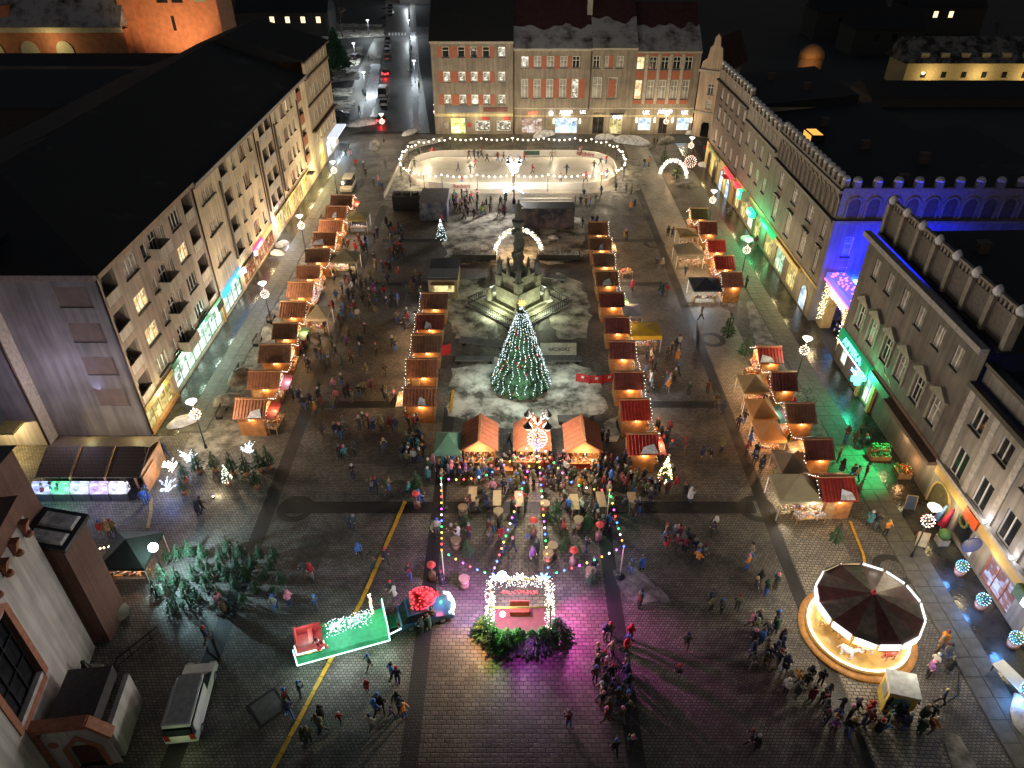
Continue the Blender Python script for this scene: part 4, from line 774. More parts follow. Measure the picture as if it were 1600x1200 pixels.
def stall_parts(L, D, rc):
    k = (round(L, 1), round(D, 1), rc)
    if k in _kc: return _kc[k]
    x, y, h, zr = L / 2 - .28, D / 2 - .28, 2.15, ZR(D)
    P = {}
    P['side_wall'] = [MB().bb(-x, x, -y, -y + .05, 0, h).mesh('side_wall', M_wood), MB().bb(-x, x, y - .05, y, 0, h).mesh('side_wall', M_wood)]
    P['back_wall'] = [MB().extr([(-x, -y, 0), (-x, y, 0), (-x, y, h), (-x, 0, zr - .12), (-x, -y, h)], [(-x + .05, -y, 0), (-x + .05, y, 0), (-x + .05, y, h), (-x + .05, 0, zr - .12), (-x + .05, -y, h)]).mesh('back_wall', M_wood)]
    P['gable_board'] = [MB().extr([(x, -y, h - .15), (x, y, h - .15), (x, y, h), (x, 0, zr - .12), (x, -y, h)], [(x + .05, -y, h - .15), (x + .05, y, h - .15), (x + .05, y, h), (x + .05, 0, zr - .12), (x + .05, -y, h)]).mesh('gable_board', M_wood2)]
    P['counter'] = [MB().bb(x - .05, x + .02, -y + .05, y - .05, .05, .95).bb(x - .3, x + .35, -y, y, .95, 1.02).mesh('counter', M_wood)]
    P['floor_board'] = [MB().bb(-x + .06, x - .06, -y + .06, y - .06, .03, .1).mesh('floor_board', M_inside)]
    P['shelf'] = [MB().bb(-x + .06, -x + .35, -y + .1, y - .1, 1.0, 1.05).bb(-x + .06, -x + .35, -y + .1, y - .1, 1.5, 1.55).mesh('shelf', M_inside)]
    rp = []
    for s in (-1, 1):
        b = MB(); ye, ze = s * D / 2, 2.2
        def pt(xx, t, o): return (xx, ye * (1 - t), ze + (zr - ze) * t + o)
        b.extr([pt(-L / 2, 0, 0), pt(L / 2, 0, 0), pt(L / 2, 1, 0), pt(-L / 2, 1, 0)], [pt(-L / 2, 0, .06), pt(L / 2, 0, .06), pt(L / 2, 1, .06), pt(-L / 2, 1, .06)])
        n = max(6, int(L / .3))
        if rc == 'terracotta':
            n = 6 if L < 5 else 8; rows = 11
            for i in range(n):
                for j in range(rows):
                    xa, xb = -L / 2 + L * i / n, -L / 2 + L * (i + 1) / n - .05; t0, t1 = j / rows, (j + 1) / rows
                    b.face([pt(xa, t0, .13), pt(xb, t0, .13), pt(xb, t1, .07), pt(xa, t1, .07)]); b.face([pt(xa, t0, .13), pt(xa, t0, .06), pt(xb, t0, .06), pt(xb, t0, .13)])
                    b.face([pt(xb, t0, .06), pt(xb, t1, .06), pt(xb, t1, .07), pt(xb, t0, .13)]); b.face([pt(xa, t0, .13), pt(xa, t1, .07), pt(xa, t1, .06), pt(xa, t0, .06)])
        else:
            for i in range(n):
                xc = -L / 2 + L * (i + .5) / n
                b.extr([pt(xc - .07, 0, .06), pt(xc + .07, 0, .06), pt(xc + .07, 1, .06), pt(xc - .07, 1, .06)], [pt(xc - .035, 0, .13), pt(xc + .035, 0, .13), pt(xc + .035, 1, .13), pt(xc - .035, 1, .13)])
            for j in range(1, 5):
                t = j / 5; b.extr([pt(-L / 2, t - .02, .06), pt(L / 2, t - .02, .06), pt(L / 2, t, .06), pt(-L / 2, t, .06)], [pt(-L / 2, t - .02, .085), pt(L / 2, t - .02, .085), pt(L / 2, t, .065), pt(-L / 2, t, .065)])
        rp.append(b.mesh('roof_panel', ROOFM[rc]))
    P['roof_panel'] = rp
    P['ridge_cap'] = [MB().bb(-L / 2 - .02, L / 2 + .02, -.12, .12, zr + .03, zr + .14).mesh('ridge_cap', M_ridge)]
    gd = []
    for gm in (M_goods, M_goodw):
        b = MB(); r = random.Random(int(L * 100) + (3 if gm is M_goods else 5))
        for k in range(46):
            s = r.uniform(.08, .2); b.box(x + r.uniform(-.25, .3), r.uniform(-y + .15, y - .15), 1.025, s, s, r.uniform(.06, .3), 0, r.random())
        for z in (1.06, 1.56):
            for k in range(14): s = r.uniform(.1, .2); b.box(-x + .2, -y + .2 + (2 * y - .4) * k / 13, z, s, s, r.uniform(.1, .33))
        for k in range(14): b.box(x - .1, r.uniform(-y + .1, y - .1), r.uniform(1.5, 1.8), .1, .1, .25)
        gd.append(b.mesh('goods', gm))
    P['goods'] = gd
    P['lantern'] = [MB().tube((0, -D / 2 + .12, 2.1), (0, -D / 2 + .12, 2.2), .02).octa((0, -D / 2 + .12, 2.02), .09).mesh('lantern', M_bulby)]  # bulb added under the eave so the side wall looks lit
    _kc[k] = P; return P
STALLS = []
def stall(px, side, rc, label, group, D=None, white=False, k=1.0, yaw=0., col=WARM):
    x0, x1, yb = px; a, b_ = G(x0, yb, 2.25), G(x1, yb, 2.25); L = round((b_.x - a.x) * 5) / 5; D = D or round(3.25 + .2 * math.sin(len(STALLS) * 2.3), 1); k *= .75 + .5 * ((len(STALLS) * 37 % 11) / 11); yaw = .03 * math.sin(len(STALLS) * 5.1)
    c = Vector(((a.x + b_.x) / 2, a.y + D / 2, 0)); rz = (0 if side > 0 else math.pi) + yaw
    t = thing('market_stall', label, 'market stall', c, rz, group)
    P = stall_parts(L, D, rc)
    for nm in ('side_wall', 'back_wall', 'gable_board', 'counter', 'floor_board', 'shelf', 'roof_panel', 'ridge_cap'):
        for me in P[nm]: inst(nm, me, t)
    inst('goods', P['goods'][1 if white else 0], t, kind='stuff')
    inst('lantern', P['lantern'][0], t, rz=0 if side > 0 else math.pi)
    lamp((L / 2 - .9, 0, 2.05), 100 * k, col, .1, t); lamp((L / 2 + .5, 0, 2.2), 150 * k, col if not white else COOL, .1, t)
    lamp((.2 * side, (-D / 2 + .02) * side, 1.95), 36 * k, WARM, .08, t)  # added light of the eave bulb, warms the side wall
    q = random.Random(len(STALLS) * 7 + 1); zr = ZR(D)
    if q.random() < .55: inst('sign_board', MB().bb(L / 2 - .2, L / 2 - .12, -.9, .9, 1.95, 2.3).mesh('sign_board', mat(*q.choice((('sign_cream', (.5, .42, .3)), ('sign_wine', (.25, .04, .05)), ('sign_forest', (.05, .15, .08)), ('sign_navy', (.04, .06, .16)), ('sign_white', (.6, .6, .58)))), .5)), t)
    if q.random() < .6:
        x0 = q.uniform(-L / 2 + .1, 0); w_ = q.uniform(.6, 1.6); s_ = -1 if q.random() < .5 else 1; b = MB()
        P4 = [(x0, s_ * D / 2 * .98, 2.36), (x0 + w_, s_ * D / 2 * .97, 2.37), (x0 + w_ * .8, s_ * D / 2 * .55, 2.36 + (zr - 2.2) * .45), (x0 + w_ * .2, s_ * D / 2 * .7, 2.36 + (zr - 2.2) * .3)]
        b.extr(P4, [(x, y, z + .05) for x, y, z in P4]); inst('roof_snow', b.mesh('roof_snow', M_snow), t)
    if q.random() < .4: inst('side_door', MB().bb(-L / 2 + .5, -L / 2 + 1.3, -D / 2 + .2, -D / 2 + .26, .1, 1.95).mesh('side_door', M_wood2), t, rz=0 if side > 0 else math.pi)
    if q.random() < .35: inst('awning', MB().extr([(L / 2 - .3, -D / 2 + .3, 2.1), (L / 2 - .3, D / 2 - .3, 2.1), (L / 2 + .75, D / 2 - .3, 1.9), (L / 2 + .75, -D / 2 + .3, 1.9)], [(L / 2 - .3, -D / 2 + .3, 2.14), (L / 2 - .3, D / 2 - .3, 2.14), (L / 2 + .75, D / 2 - .3, 1.94), (L / 2 + .75, -D / 2 + .3, 1.94)]).mesh('awning', mat(*q.choice((('awning_red', (.3, .04, .04)), ('awning_green', (.05, .14, .07)), ('awning_sand', (.4, .32, .2)))), .8)), t)
    STALLS.append((c, L, D, side)); return t
ordn = ['nearest', 'second', 'third', 'fourth', 'fifth', 'sixth', 'seventh', 'eighth', 'ninth', 'tenth', 'eleventh', 'twelfth']
def string_lights(label, pts, step=.42, sag=.25, bulb=.04, m=None, name='light_string', group='strings of lights over the stalls', P=0, col=WHITE, every=3):
    t = thing(name, label, 'string of lights', pts[0], 0, group); o = Vector(pts[0]); line = []; b = MB(); bb = MB(); acc = 0; r = random.Random(len(pts))
    for a, c in zip(pts, pts[1:]):
        a, c = Vector(a), Vector(c); n = max(2, int((c - a).length / step))
        for k in range(n):
            q = a.lerp(c, k / n); q.z -= sag * 4 * (k / n) * (1 - k / n); line.append(q - o)
            bb.octa(q - o + Vector((r.uniform(-.06, .06), r.uniform(-.06, .06), -.06 + r.uniform(-.05, .05))), bulb)
    line.append(Vector(pts[-1]) - o); b.path([tuple(q) for q in line], .014, 3)
    inst('cable', b.mesh('cable', M_dark), t); inst('bulbs', bb.mesh('bulbs', m or M_bulbw), t, kind='stuff')
    if P:
        for p in pts[::every]: lamp(Vector(p) - o + Vector((0, 0, -.2)), P, col, .3, t)
    return t
def stall_string(idx, label, P=25, m=None):
    pts = []
    for i in idx:
        c, L, D, s = STALLS[i]; X = c.x + s * (L / 2 + .12)
        pts += [(X, c.y + D / 2, 2.32), (X, c.y, ZR(D) + .12), (X, c.y - D / 2, 2.32)]
    return string_lights(label, pts, .34, .05, .042, m, P=P, every=4)
LR = [(515, 550, 322, 'dark'), (507, 541, 341, 'brown'), (497, 534, 362, 'brown'), (487, 523, 384, 'brown'), (476, 513, 410, 'dark'), (461, 499, 436, 'brown'), (447, 488, 465, 'brown'), (434, 476, 496, 'brown'), (423, 464, 530, 'dark'), (402, 452, 567, 'dark'), (385, 435, 608, 'brown'), (363, 414, 655, 'brown')]
for i, q in enumerate(LR):
    stall(q[:3], 1, q[3], f"{ordn[11 - i]} {'dark' if q[3] == 'dark' else 'brown'} roofed orange stall counted from the near end, row along the left facade", 'orange wooden market stalls', white=i in (4, 6, 10), k=.8)
stall_string(range(12), 'long string of white lights along the fronts of the left facade stalls', 22)
n0 = len(STALLS)
for i, q in enumerate([(657, 699, 483, 'dark'), (649, 693, 515, 'maroon'), (643, 689, 551, 'dark'), (634, 684, 590, 'brown'), (629, 681, 635, 'brown')]):
    stall(q[:3], -1, q[3], f"{ordn[4 - i]} stall from the near end in the short row of five left of the column", 'orange wooden market stalls', white=i in (0,))
stall_string(range(n0, n0 + 5), 'string of white lights along the five stalls left of the column', 20)
n0 = len(STALLS)
CR = [(919, 951, 367, 'dark'), (922, 956, 391, 'dark'), (927, 961, 417, 'dark'), (931, 967, 447, 'dark'), (937, 976, 480, 'maroon'), (945, 985, 521, 'maroon'), (952, 995, 561, 'maroon'), (960, 1006, 609, 'maroon'), (970, 1017, 657, 'red'), (980, 1031, 711, 'red')]
for i, q in enumerate(CR):
    stall(q[:3], 1, q[3], f"{ordn[9 - i]} {'dark' if q[3] == 'dark' else q[3]} roofed stall from the near end in the row right of the column", 'orange wooden market stalls', white=i in (3, 7))
stall_string(range(n0, n0 + 10), 'string of white lights along the stall row right of the column', 22)
n0 = len(STALLS)
for i, q in enumerate([(1080, 1108, 343, 'dark'), (1094, 1122, 366, 'maroon'), (1107, 1135, 394, 'red'), (1118, 1149, 421, 'red'), (1129, 1163, 449, 'brown')]):
    stall(q[:3], -1, q[3], f"{ordn[4 - i]} {'brown' if i in (0, 4) else q[3]} roofed stall from the near end of the far group on the right pavement", 'orange wooden market stalls', white=i == 4)
stall_string(range(n0, n0 + 5), 'string of white lights along the far stall group on the right', 20)
n0 = len(STALLS)
for i, q in enumerate([(1186, 1225, 568, 'red'), (1208, 1248, 611, 'maroon'), (1231, 1277, 662, 'dark'), (1259, 1306, 719, 'maroon'), (1285, 1342, 784, 'red')]):
    stall(q[:3], -1, q[3], f"{ordn[4 - i]} {q[3]} roofed stall from the carousel end in the near right group", 'orange wooden market stalls', white=i in (2, 4))
stall_string(range(n0, n0 + 5), 'string of white lights along the near right stall group', 20)
# three tiled kiosks facing the viewer
for i, (xa, xb, yb, lab) in enumerate(((720, 778, 705, 'left one of three terracotta tiled kiosks, beside the green tent'), (802, 862, 705, 'middle one of three terracotta tiled kiosks, behind the ornate lamp mast'), (882, 943, 707, 'right one of three terracotta tiled kiosks, with a red counter panel'))):
    a, b_ = G(xa, yb, 2.25), G(xb, yb, 2.25); Dw = b_.x - a.x; L = 3.9; c = Vector(((a.x + b_.x) / 2, a.y + L / 2, 0))
    t = thing('market_stall', lab, 'market stall', c, -P90, 'tiled market kiosks'); P = stall_parts(L, round(Dw, 1), 'terracotta')
    for nm in ('side_wall', 'back_wall', 'gable_board', 'counter', 'floor_board', 'shelf', 'roof_panel', 'ridge_cap'):
        for me in P[nm]: inst(nm, me, t, kind='stuff' if nm == 'roof_panel' else None)
    inst('goods', P['goods'][0], t, kind='stuff'); lamp((L / 2 - .8, 0, 2.1), 150, WARM, .1, t); lamp((L / 2 + .55, 0, 2.15), 110, WARM, .1, t)
    inst('counter_panel', MB().bb(L / 2 - .24, L / 2 - .2, -.9, .9, .15, .9).mesh('counter_panel', mat('red_panel', (.5, .05, .03), .5) if i == 2 else M_wood2), t)
# ---------------------------------------------------------------- canopy tents
def canvas(name, c, tr=.0):
    m = mat(name, c, .8, var=.12, scale=1.5, bump=.3, bscale=4)
    return m
def tent(px, m, label, d=3.0, h=2.2, rise=1.1, legs=True, glow=0, col=WARM, val=.28, rz=0., group='canopy tents'):
    x0, x1, yb = px; a, b_ = G(x0, yb, h - val), G(x1, yb, h - val); w = b_.x - a.x
    t = thing('canopy_tent', label, 'tent', ((a.x + b_.x) / 2, a.y + d / 2, 0), rz, group); x, y = w / 2, d / 2
    b = MB(); n = 4; C = [(-x, -y), (x, -y), (x, y), (-x, y)]
    for k in range(4):
        p, q = C[k], C[(k + 1) % 4]
        prev = None
        for j in range(n + 1):
            s = j / n; zz = h + rise * (s * .75 + .25 * s * s); P_, Q_ = (p[0] * (1 - s), p[1] * (1 - s), zz), (q[0] * (1 - s), q[1] * (1 - s), zz)
            if prev: b.face([prev[0], prev[1], Q_, P_] if j < n else [prev[0], prev[1], P_])
            prev = (P_, Q_)
    inst('canopy', b.mesh('canopy', m), t); b = MB()
    for k in range(4): p, q = C[k], C[(k + 1) % 4]; b.face([(p[0], p[1], h - val), (q[0], q[1], h - val), (q[0], q[1], h), (p[0], p[1], h)])
    inst('valance', b.mesh('valance', m), t)
    lg = MB().bb(-.03, .03, -.03, .03, 0, h - .02).mesh('leg', M_white)
    for p in C: inst('leg', lg, t, (p[0] * .97, p[1] * .97, 0))
    tb = inst('table', MB().bb(-x * .8, x * .8, -.35, .35, .75, .8).bb(-x * .75, -x * .75 + .05, -.3, .3, 0, .75).bb(x * .75 - .05, x * .75, -.3, .3, 0, .75).mesh('table', M_wood2), t, (0, -y * .55, 0))
    b = MB(); r = random.Random(int(x0))
    for k in range(40): s = r.uniform(.08, .22); b.box(r.uniform(-x * .75, x * .75), r.uniform(-.28, .28), .8, s, s, r.uniform(.06, .3), 0, r.random())
    inst('goods', b.mesh('goods', M_goodw if glow and col == COOL else M_goods), t, (0, -y * .55, 0), kind='stuff')
    if glow: lamp((0, -.2, h - .35), glow, col, .15, t)
    return t
oliv = canvas('olive_canvas', (.24, .21, .1)); crm = canvas('cream_canvas', (.45, .38, .24)); orange = canvas('orange_canvas', (.6, .27, .09)); tan = canvas('tan_canvas', (.42, .28, .13))
for m_ in (orange, tan, crm):
    p_ = m_.node_tree.nodes["Principled BSDF"]; p_.inputs["Transmission Weight"].default_value = 0; p_.inputs["Subsurface Weight"].default_value = 0
tent((541, 573, 346), oliv, 'small olive tent with flat near valance, blue white light under it', glow=120, col=COOL, rise=.7)
tent((515, 557, 412), canvas('grey_olive_canvas', (.2, .19, .12)), 'wide grey olive tent with white lit goods beside the left stalls', glow=200, col=WHITE)
tent((477, 511, 502), crm, 'cream peaked tent beside the left stalls', glow=70)
tent((678, 721, 712), canvas('green_canvas', (.1, .23, .16)), 'green peaked tent left of the tiled kiosks', glow=60)
tent((975, 1004, 497), canvas('white_canvas', (.5, .5, .52)), 'white flat topped tent beside the stalls right of the column', rise=.5, glow=50, val=.2)
tent((983, 1034, 531), canvas('yellow_canvas', (.55, .36, .03)), 'yellow square tent with hanging valance, right of the column', rise=.45, val=.5, glow=50, col=(.5, .6, 1))
tent((1062, 1092, 372), tan, 'small tan tent at the far right stalls under the light curtain', rise=.5, glow=60)
tent((1058, 1101, 400), canvas('grey_canvas', (.22, .19, .13)), 'grey brown tent above the round glowing display, far right stalls', glow=130)
tent((1084, 1128, 456), canvas('navy_canvas', (.03, .035, .05)), 'dark navy tent brightly lit white inside, by the far right stalls', glow=420, col=(.8, .92, 1), d=3.4, rise=.9)
tent((1163, 1203, 616), tan, 'farthest of three orange lit tents in the near right group', glow=90, col=(1, .5, .2))
tent((1176, 1216, 656), orange, 'middle one of three orange lit tents in the near right group', glow=160, col=(1, .5, .2))
tent((1188, 1229, 692), canvas('glowing_canvas', (.6, .27, .09)), 'nearest of three orange lit tents, touching the brown tent', glow=200, col=(1, .5, .2))
tent((1220, 1263, 747), canvas('brown_canvas', (.27, .19, .12)), 'brown tent with a broad front valance in the near right group', val=.6, glow=60, rise=.9)
tent((1219, 1287, 788), canvas('khaki_canvas', (.36, .31, .19)), 'khaki peaked tent over a table of goods, nearest to the carousel', d=3.4, rise=1.5, glow=220, col=(1, .85, .6))
# other booths
def booth_box(name, label, cat, p, w, d, h, wall, roof, rz=0., win=None):
    t = thing(name, label, cat, p, rz); inst('cabin_wall', MB().bb(-w / 2, w / 2, -d / 2, d / 2, 0, h).mesh('cabin_wall', wall), t)
    inst('roof', MB().pry([(-w / 2 - .1, h), (w / 2 + .1, h), (w / 2 + .1, h + .12), (0, h + .25), (-w / 2 - .1, h + .12)], -d / 2 - .12, d / 2 + .12).mesh('roof', roof), t); return t
p = G(693, 468); t = booth_box('food_trailer', 'boxy food trailer with black roof and white band above the stalls left of the column', 'food trailer', p + Vector((0, 3.0, 0)), 3.6, 5.6, 2.7, mat('trailer_brown', (.28, .2, .12), .6), mat('trailer_roof', (.016, .016, .018), .6))
inst('white_band', MB().bb(-1.85, 1.85, -2.95, -.4, 2.97, 3.03).mesh('white_band', mat('dull_white', (.25, .25, .25), .6)), t); inst('hatch', MB().bb(-1.4, 1.4, -2.86, -2.81, 1.0, 2.2).mesh('hatch', M_lity), t); inst('awning', MB().bb(-1.5, 1.5, -3.6, -2.82, 2.25, 2.32).mesh('awning', M_wood2), t)
for sx in (-1, 1):
    for yy in (-.7, .7): inst('wheel', MB().tube((sx * 1.72, yy, .35), (sx * 1.86, yy, .35), .35, n=10).mesh('wheel', M_dark), t)
# long wooden hut and glass showcases on the left
H0, H1 = G(62, 742, 2.2), G(218, 742, 2.2); hx0, hx1, hy = H0.x, H1.x, H0.y
HUT = thing('timber_hut', 'long timber hut with shingled roofs in front of the lavender gable wall', 'market hut', ((hx0 + hx1) / 2, hy + 2, 0)); hw = (hx1 - hx0) / 2
M_sh = mat('shingle', (.14, .1, .065), .45, var=.45, scale=3); M_hutw = plank('hut_wood', (.3, .16, .07))
inst('back_wall', MB().bb(-hw, hw, 2.2, 2.3, 0, 2.4).mesh('back_wall', M_hutw), HUT)
for u in (-hw, hw - .1): inst('end_wall', MB().pry([(u, 0), (u + .1, 0), (u + .1, 2.2), (u, 2.2)], -1.8, 2.2).mesh('end_wall', M_hutw), HUT)
roofb = MB(); shv = [MB().extr([(-.16, -.2, 0), (.16, -.2, 0), (.16, .2, .02), (-.16, .2, .02)], [(-.16, -.2, .05), (.16, -.2, .05), (.16, .2, .04), (-.16, .2, .04)]).mesh('shingle', M_sh) for _ in range(1)]
rp_ = inst('roof', MB().extr([(-hw - .2, -2.4, 2.2), (hw + .2, -2.4, 2.2), (hw + .2, .3, 3.3), (-hw - .2, .3, 3.3)], [(-hw - .2, -2.4, 2.25), (hw + .2, -2.4, 2.25), (hw + .2, .3, 3.35), (-hw - .2, .3, 3.35)]).extr([(-hw - .2, .3, 3.3), (hw + .2, .3, 3.3), (hw + .2, 2.7, 2.5), (-hw - .2, 2.7, 2.5)], [(-hw - .2, .3, 3.35), (hw + .2, .3, 3.35), (hw + .2, 2.7, 2.55), (-hw - .2, 2.7, 2.55)]).mesh('roof', mat('hut_boards', (.1, .07, .045), .6)), HUT)
th = math.atan2(1.1, 2.7); ncol, nrow = 26, 9
for j in range(nrow):
    for i in range(ncol):
        yy = -2.4 + 2.7 * (j + .5) / nrow; o = inst('shingle', shv[0], rp_, (-hw + 2 * hw * (i + .5 + .4 * (j % 2 - .5)) / ncol, yy, 2.25 + 1.1 * (j + .5) / nrow + rnd.uniform(0, .02))); o.rotation_euler = (th + .04, 0, rnd.uniform(-.03, .03)); o.scale = (2 * hw / ncol / .34, .95, 1)
for u in (-hw * .33, hw * .36): inst('roof_batten', MB().extr([(u - .08, -2.5, 2.26), (u + .08, -2.5, 2.26), (u + .08, .3, 3.42), (u - .08, .3, 3.42)], [(u - .08, -2.5, 2.4), (u + .08, -2.5, 2.4), (u + .08, .3, 3.55), (u - .08, .3, 3.55)]).mesh('roof_batten', M_wood2), HUT)
for u in (-hw * .95, -hw * .4, hw * .3, hw * .9): inst('post', MB().bb(u - .07, u + .07, -2.2, -2.06, 0, 2.25).mesh('post', M_hutw), HUT)
inst('side_door', MB().bb(hw + .12, hw + .2, -2.0, .4, .1, 1.9).mesh('side_door', M_wood), HUT)
lamp((hw * .6, 2.4, 3.5), 45, (1, .9, .4), .2, HUT); lamp((-hw * .4, 2.4, 3.5), 45, (1, .9, .4), .2, HUT)
A0, A1 = G(62, 775), G(210, 775)
for k in range(5):
    c = A0.lerp(A1, (k + .5) / 5); w = (A1.x - A0.x) / 5 - .12
    t = thing('glass_showcase', ['leftmost glass showcase glowing blue white under the timber hut', 'glass showcase with a bright green glow under the timber hut', 'middle glass showcase glowing pale blue under the timber hut', 'glass showcase with a violet glow under the timber hut', 'rightmost glass showcase at the hut end, glowing white'][k], 'showcase', (c.x, hy - .6, 0), 0, 'glass showcases under the timber hut')
    inst('cabinet', MB().bb(-w / 2, w / 2, -.35, .35, 0, .9).mesh('cabinet', mat('dark_cabinet', (.05, .05, .06), .5)), t)
    inst('glass_front', MB().extr([(-w / 2, -.35, .9), (w / 2, -.35, .9), (w / 2, .1, 1.7), (-w / 2, .1, 1.7)], [(-w / 2, .35, .9), (w / 2, .35, .9), (w / 2, .35, 1.7), (-w / 2, .35, 1.7)]).mesh('glass_front', shopmat(f'showcase_glow_{k}', [[(.1, .12, .4), (.5, .6, 1)], [(.03, .2, .1), (.2, 1, .5)], [(.15, .2, .35), (.7, .85, 1)], [(.2, .1, .4), (.7, .6, 1)], [(.2, .2, .3), (1, 1, 1)]][k], 1.0, 2.5)), t)
    inst('frame', MB().path([(-w / 2, -.36, .9), (-w / 2, .1, 1.72), (w / 2, .1, 1.72), (w / 2, -.36, .9), (-w / 2, -.36, .9)], .035).mesh('frame', M_white), t)
    lamp((0, -1.0, 1.5), 45, [(.4, .5, 1), (.2, 1, .5), (.6, .75, 1), (.6, .4, 1), (.7, .8, 1)][k], .2, t)
p = G(190, 905); t = tent((152, 226, 892), canvas('black_canvas', (.035, .06, .055)), 'black peaked tent with coloured lights behind, beside the church', d=3.6, rise=1.2, glow=110, col=(1, .6, .4))
string_lights('string of lights with yellow lantern balls behind the black tent', [G(148, 856, 1.6), G(190, 850, 1.7), G(228, 848, 1.6)], .3, .1, .09, M_bulby, P=20)

def display_table(px, label, m, w=1.6, d=.9, rz=0., P=40, col=WHITE, n=60):
    t = thing('display_table', label, 'display table', G(*px), rz); inst('table_top', MB().bb(-w / 2, w / 2, -d / 2, d / 2, .72, .78).mesh('table_top', M_wood2), t)
    lg = MB().bb(-.03, .03, -.03, .03, 0, .72).mesh('leg', M_wood2); q = random.Random(int(px[0] * 3 + px[1])); b = MB()
    for sx in (-1, 1):
        for sy in (-1, 1): inst('leg', lg, t, (sx * (w / 2 - .08), sy * (d / 2 - .08), 0))
    for k in range(n): s = q.uniform(.06, .18); b.box(q.uniform(-w / 2 + .1, w / 2 - .1), q.uniform(-d / 2 + .1, d / 2 - .1), .78, s, s, q.uniform(.05, .4), 0, q.random() * 3)
    inst('goods', b.mesh('goods', m), t, kind='stuff'); lamp((0, -.1, 1.9), P, col, .12, t)
G_red = goodsmat('goods_red', [(.55, .04, .04), (.1, .3, .1), (.6, .55, .5), (.45, .03, .05), (.6, .35, .1)], 7)
for px, lab, m, w, rz in (((434, 668), 'table of red and green trinkets before the nearest left stall', G_red, 2.4, 1.5), ((443, 612), 'table of white trinkets before the second left stall', M_goodw, 2.2, 1.5), ((500, 463), 'table of white and red ornaments at the sixth left stall', M_goodw, 2.6, 1.45), ((530, 425), 'long table of bright white ornaments by the grey olive tent', M_goodw, 2.6, .2), ((978, 432), 'round fruit coloured table by the stalls right of the column', G_red, 1.6, .3),
    ((1262, 815), 'table heaped with pale goods under the khaki tent', M_goodw, 2.6, .1), ((1090, 418), 'table of golden wares before the grey brown tent', M_goods, 2.0, .2), ((1170, 590), 'small decorated wreath table by the first near right stall', G_red, 1.2, 0), ((1240, 683), 'counter table of silver wares at the third near right stall', M_goodw, 1.8, .1)): display_table(px, lab, m, w, rz=rz)
# ================================================================ FEATURES OF THE SQUARE
# ---- ice rink
RX0, RX1, RY0, RY1, RR = -18.2, 18.4, 119.6, 136.8, 6.5
def rrect(o, n=8):
    P = []
    for cx, cy_, a0 in ((RX1 - RR, RY1 - RR, 0), (RX0 + RR, RY1 - RR, 90), (RX0 + RR, RY0 + RR, 180), (RX1 - RR, RY0 + RR, 270)):
        for k in range(n + 1): a = R(a0 + 90 * k / n); P.append((cx + (RR + o) * math.cos(a), cy_ + (RR + o) * math.sin(a)))
    return P
M_ice = patchmat('ice', (.48, .44, .36), (.72, .68, .6), .3, .7, .25, .35, .05)
sheet('ice', rrect(0), .05, M_ice)
sheet('rink_mat', rrect(2.2), .012, mat('rink_apron', (.2, .18, .15), .7))
RK = thing('rink_boards', 'white boards with printed banners around the ice rink', 'rink boards', (0, RY0, 0))
P0 = rrect(.1); P1 = rrect(.2); P0.append(P0[0]); P1.append(P1[0])
for i in range(len(P0) - 1):
    L = (Vector(P0[i + 1]) - Vector(P0[i])).length
    if L < .01: continue
    a, b_, c, d = P0[i], P0[i + 1], P1[i + 1], P1[i]; n = max(1, round(L / 2.6))
    for k in range(n):
        q = [Vector(a).lerp(Vector(b_), k / n), Vector(a).lerp(Vector(b_), (k + 1) / n), Vector(d).lerp(Vector(c), (k + 1) / n), Vector(d).lerp(Vector(c), k / n)]
        inst('board_panel', MB().prism([(v.x, v.y - RY0) for v in q], .02, 1.15).mesh('board_panel', mat('rink_board', (.68, .62, .55), .5, var=.08)), RK)
text('Racibórz', .95, RK, (13.8, RY1 - RY0 - .6, .62), mat('banner_letters', (.25, .02, .04), .5), rot=(P90, 0, -.3)); text('Racibórz', .8, RK, (-8.5, -.35, .62), mat('banner_letters', (.25, .02, .04)), rot=(P90, 0, 0))
inst('banner', MB().face([(2.5, RY1 - RY0 - .0, .2), (5.5, RY1 - RY0 - .0, .2), (5.5, RY1 - RY0, 1.05), (3.5, RY1 - RY0, 1.05)]) or MB().bb(2.2, 5.2, RY1 - RY0 - .02, RY1 - RY0 + .08, .25, 1.05).mesh('banner', mat('banner_green', (.03, .07, .04), .5)), RK)
ring = [(x, y, 3.1) for x, y in rrect(1.5, 4)]; ring.append(ring[0])
RL = thing('light_string', 'ring of warm white bulbs on poles around the ice rink', 'string of lights', ring[0], 0, 'strings of lights over the stalls'); o_ = Vector(ring[0])
bme = MB().ball((0, 0, 0), .17, 0, 6, 4).mesh('bulb', M_bulbw); cab = MB()
for a, c in zip(ring, ring[1:]):
    a, c = Vector(a), Vector(c)
    if (c - a).length < .1: continue
    ns = max(1, round((c - a).length / 6.0))
    for s_ in range(ns):
        p, q = a.lerp(c, s_ / ns), a.lerp(c, (s_ + 1) / ns); n = max(2, round((q - p).length / .95)); pts = []
        for k in range(n):
            w = p.lerp(q, k / n); w.z -= 4 * .35 * (k / n) * (1 - k / n); pts.append(tuple(w - o_)); inst('bulb', bme, RL, w - o_ + Vector((0, 0, -.15)))
        pts.append(tuple(q - o_)); cab.path(pts, .02, 3)
        inst('pole', MB().tube((p.x - o_.x, p.y - o_.y, -3.1), (p.x - o_.x, p.y - o_.y, .1), .05, n=5).mesh('pole', M_dark), RL)
inst('cable', cab.mesh('cable', M_dark), RL)
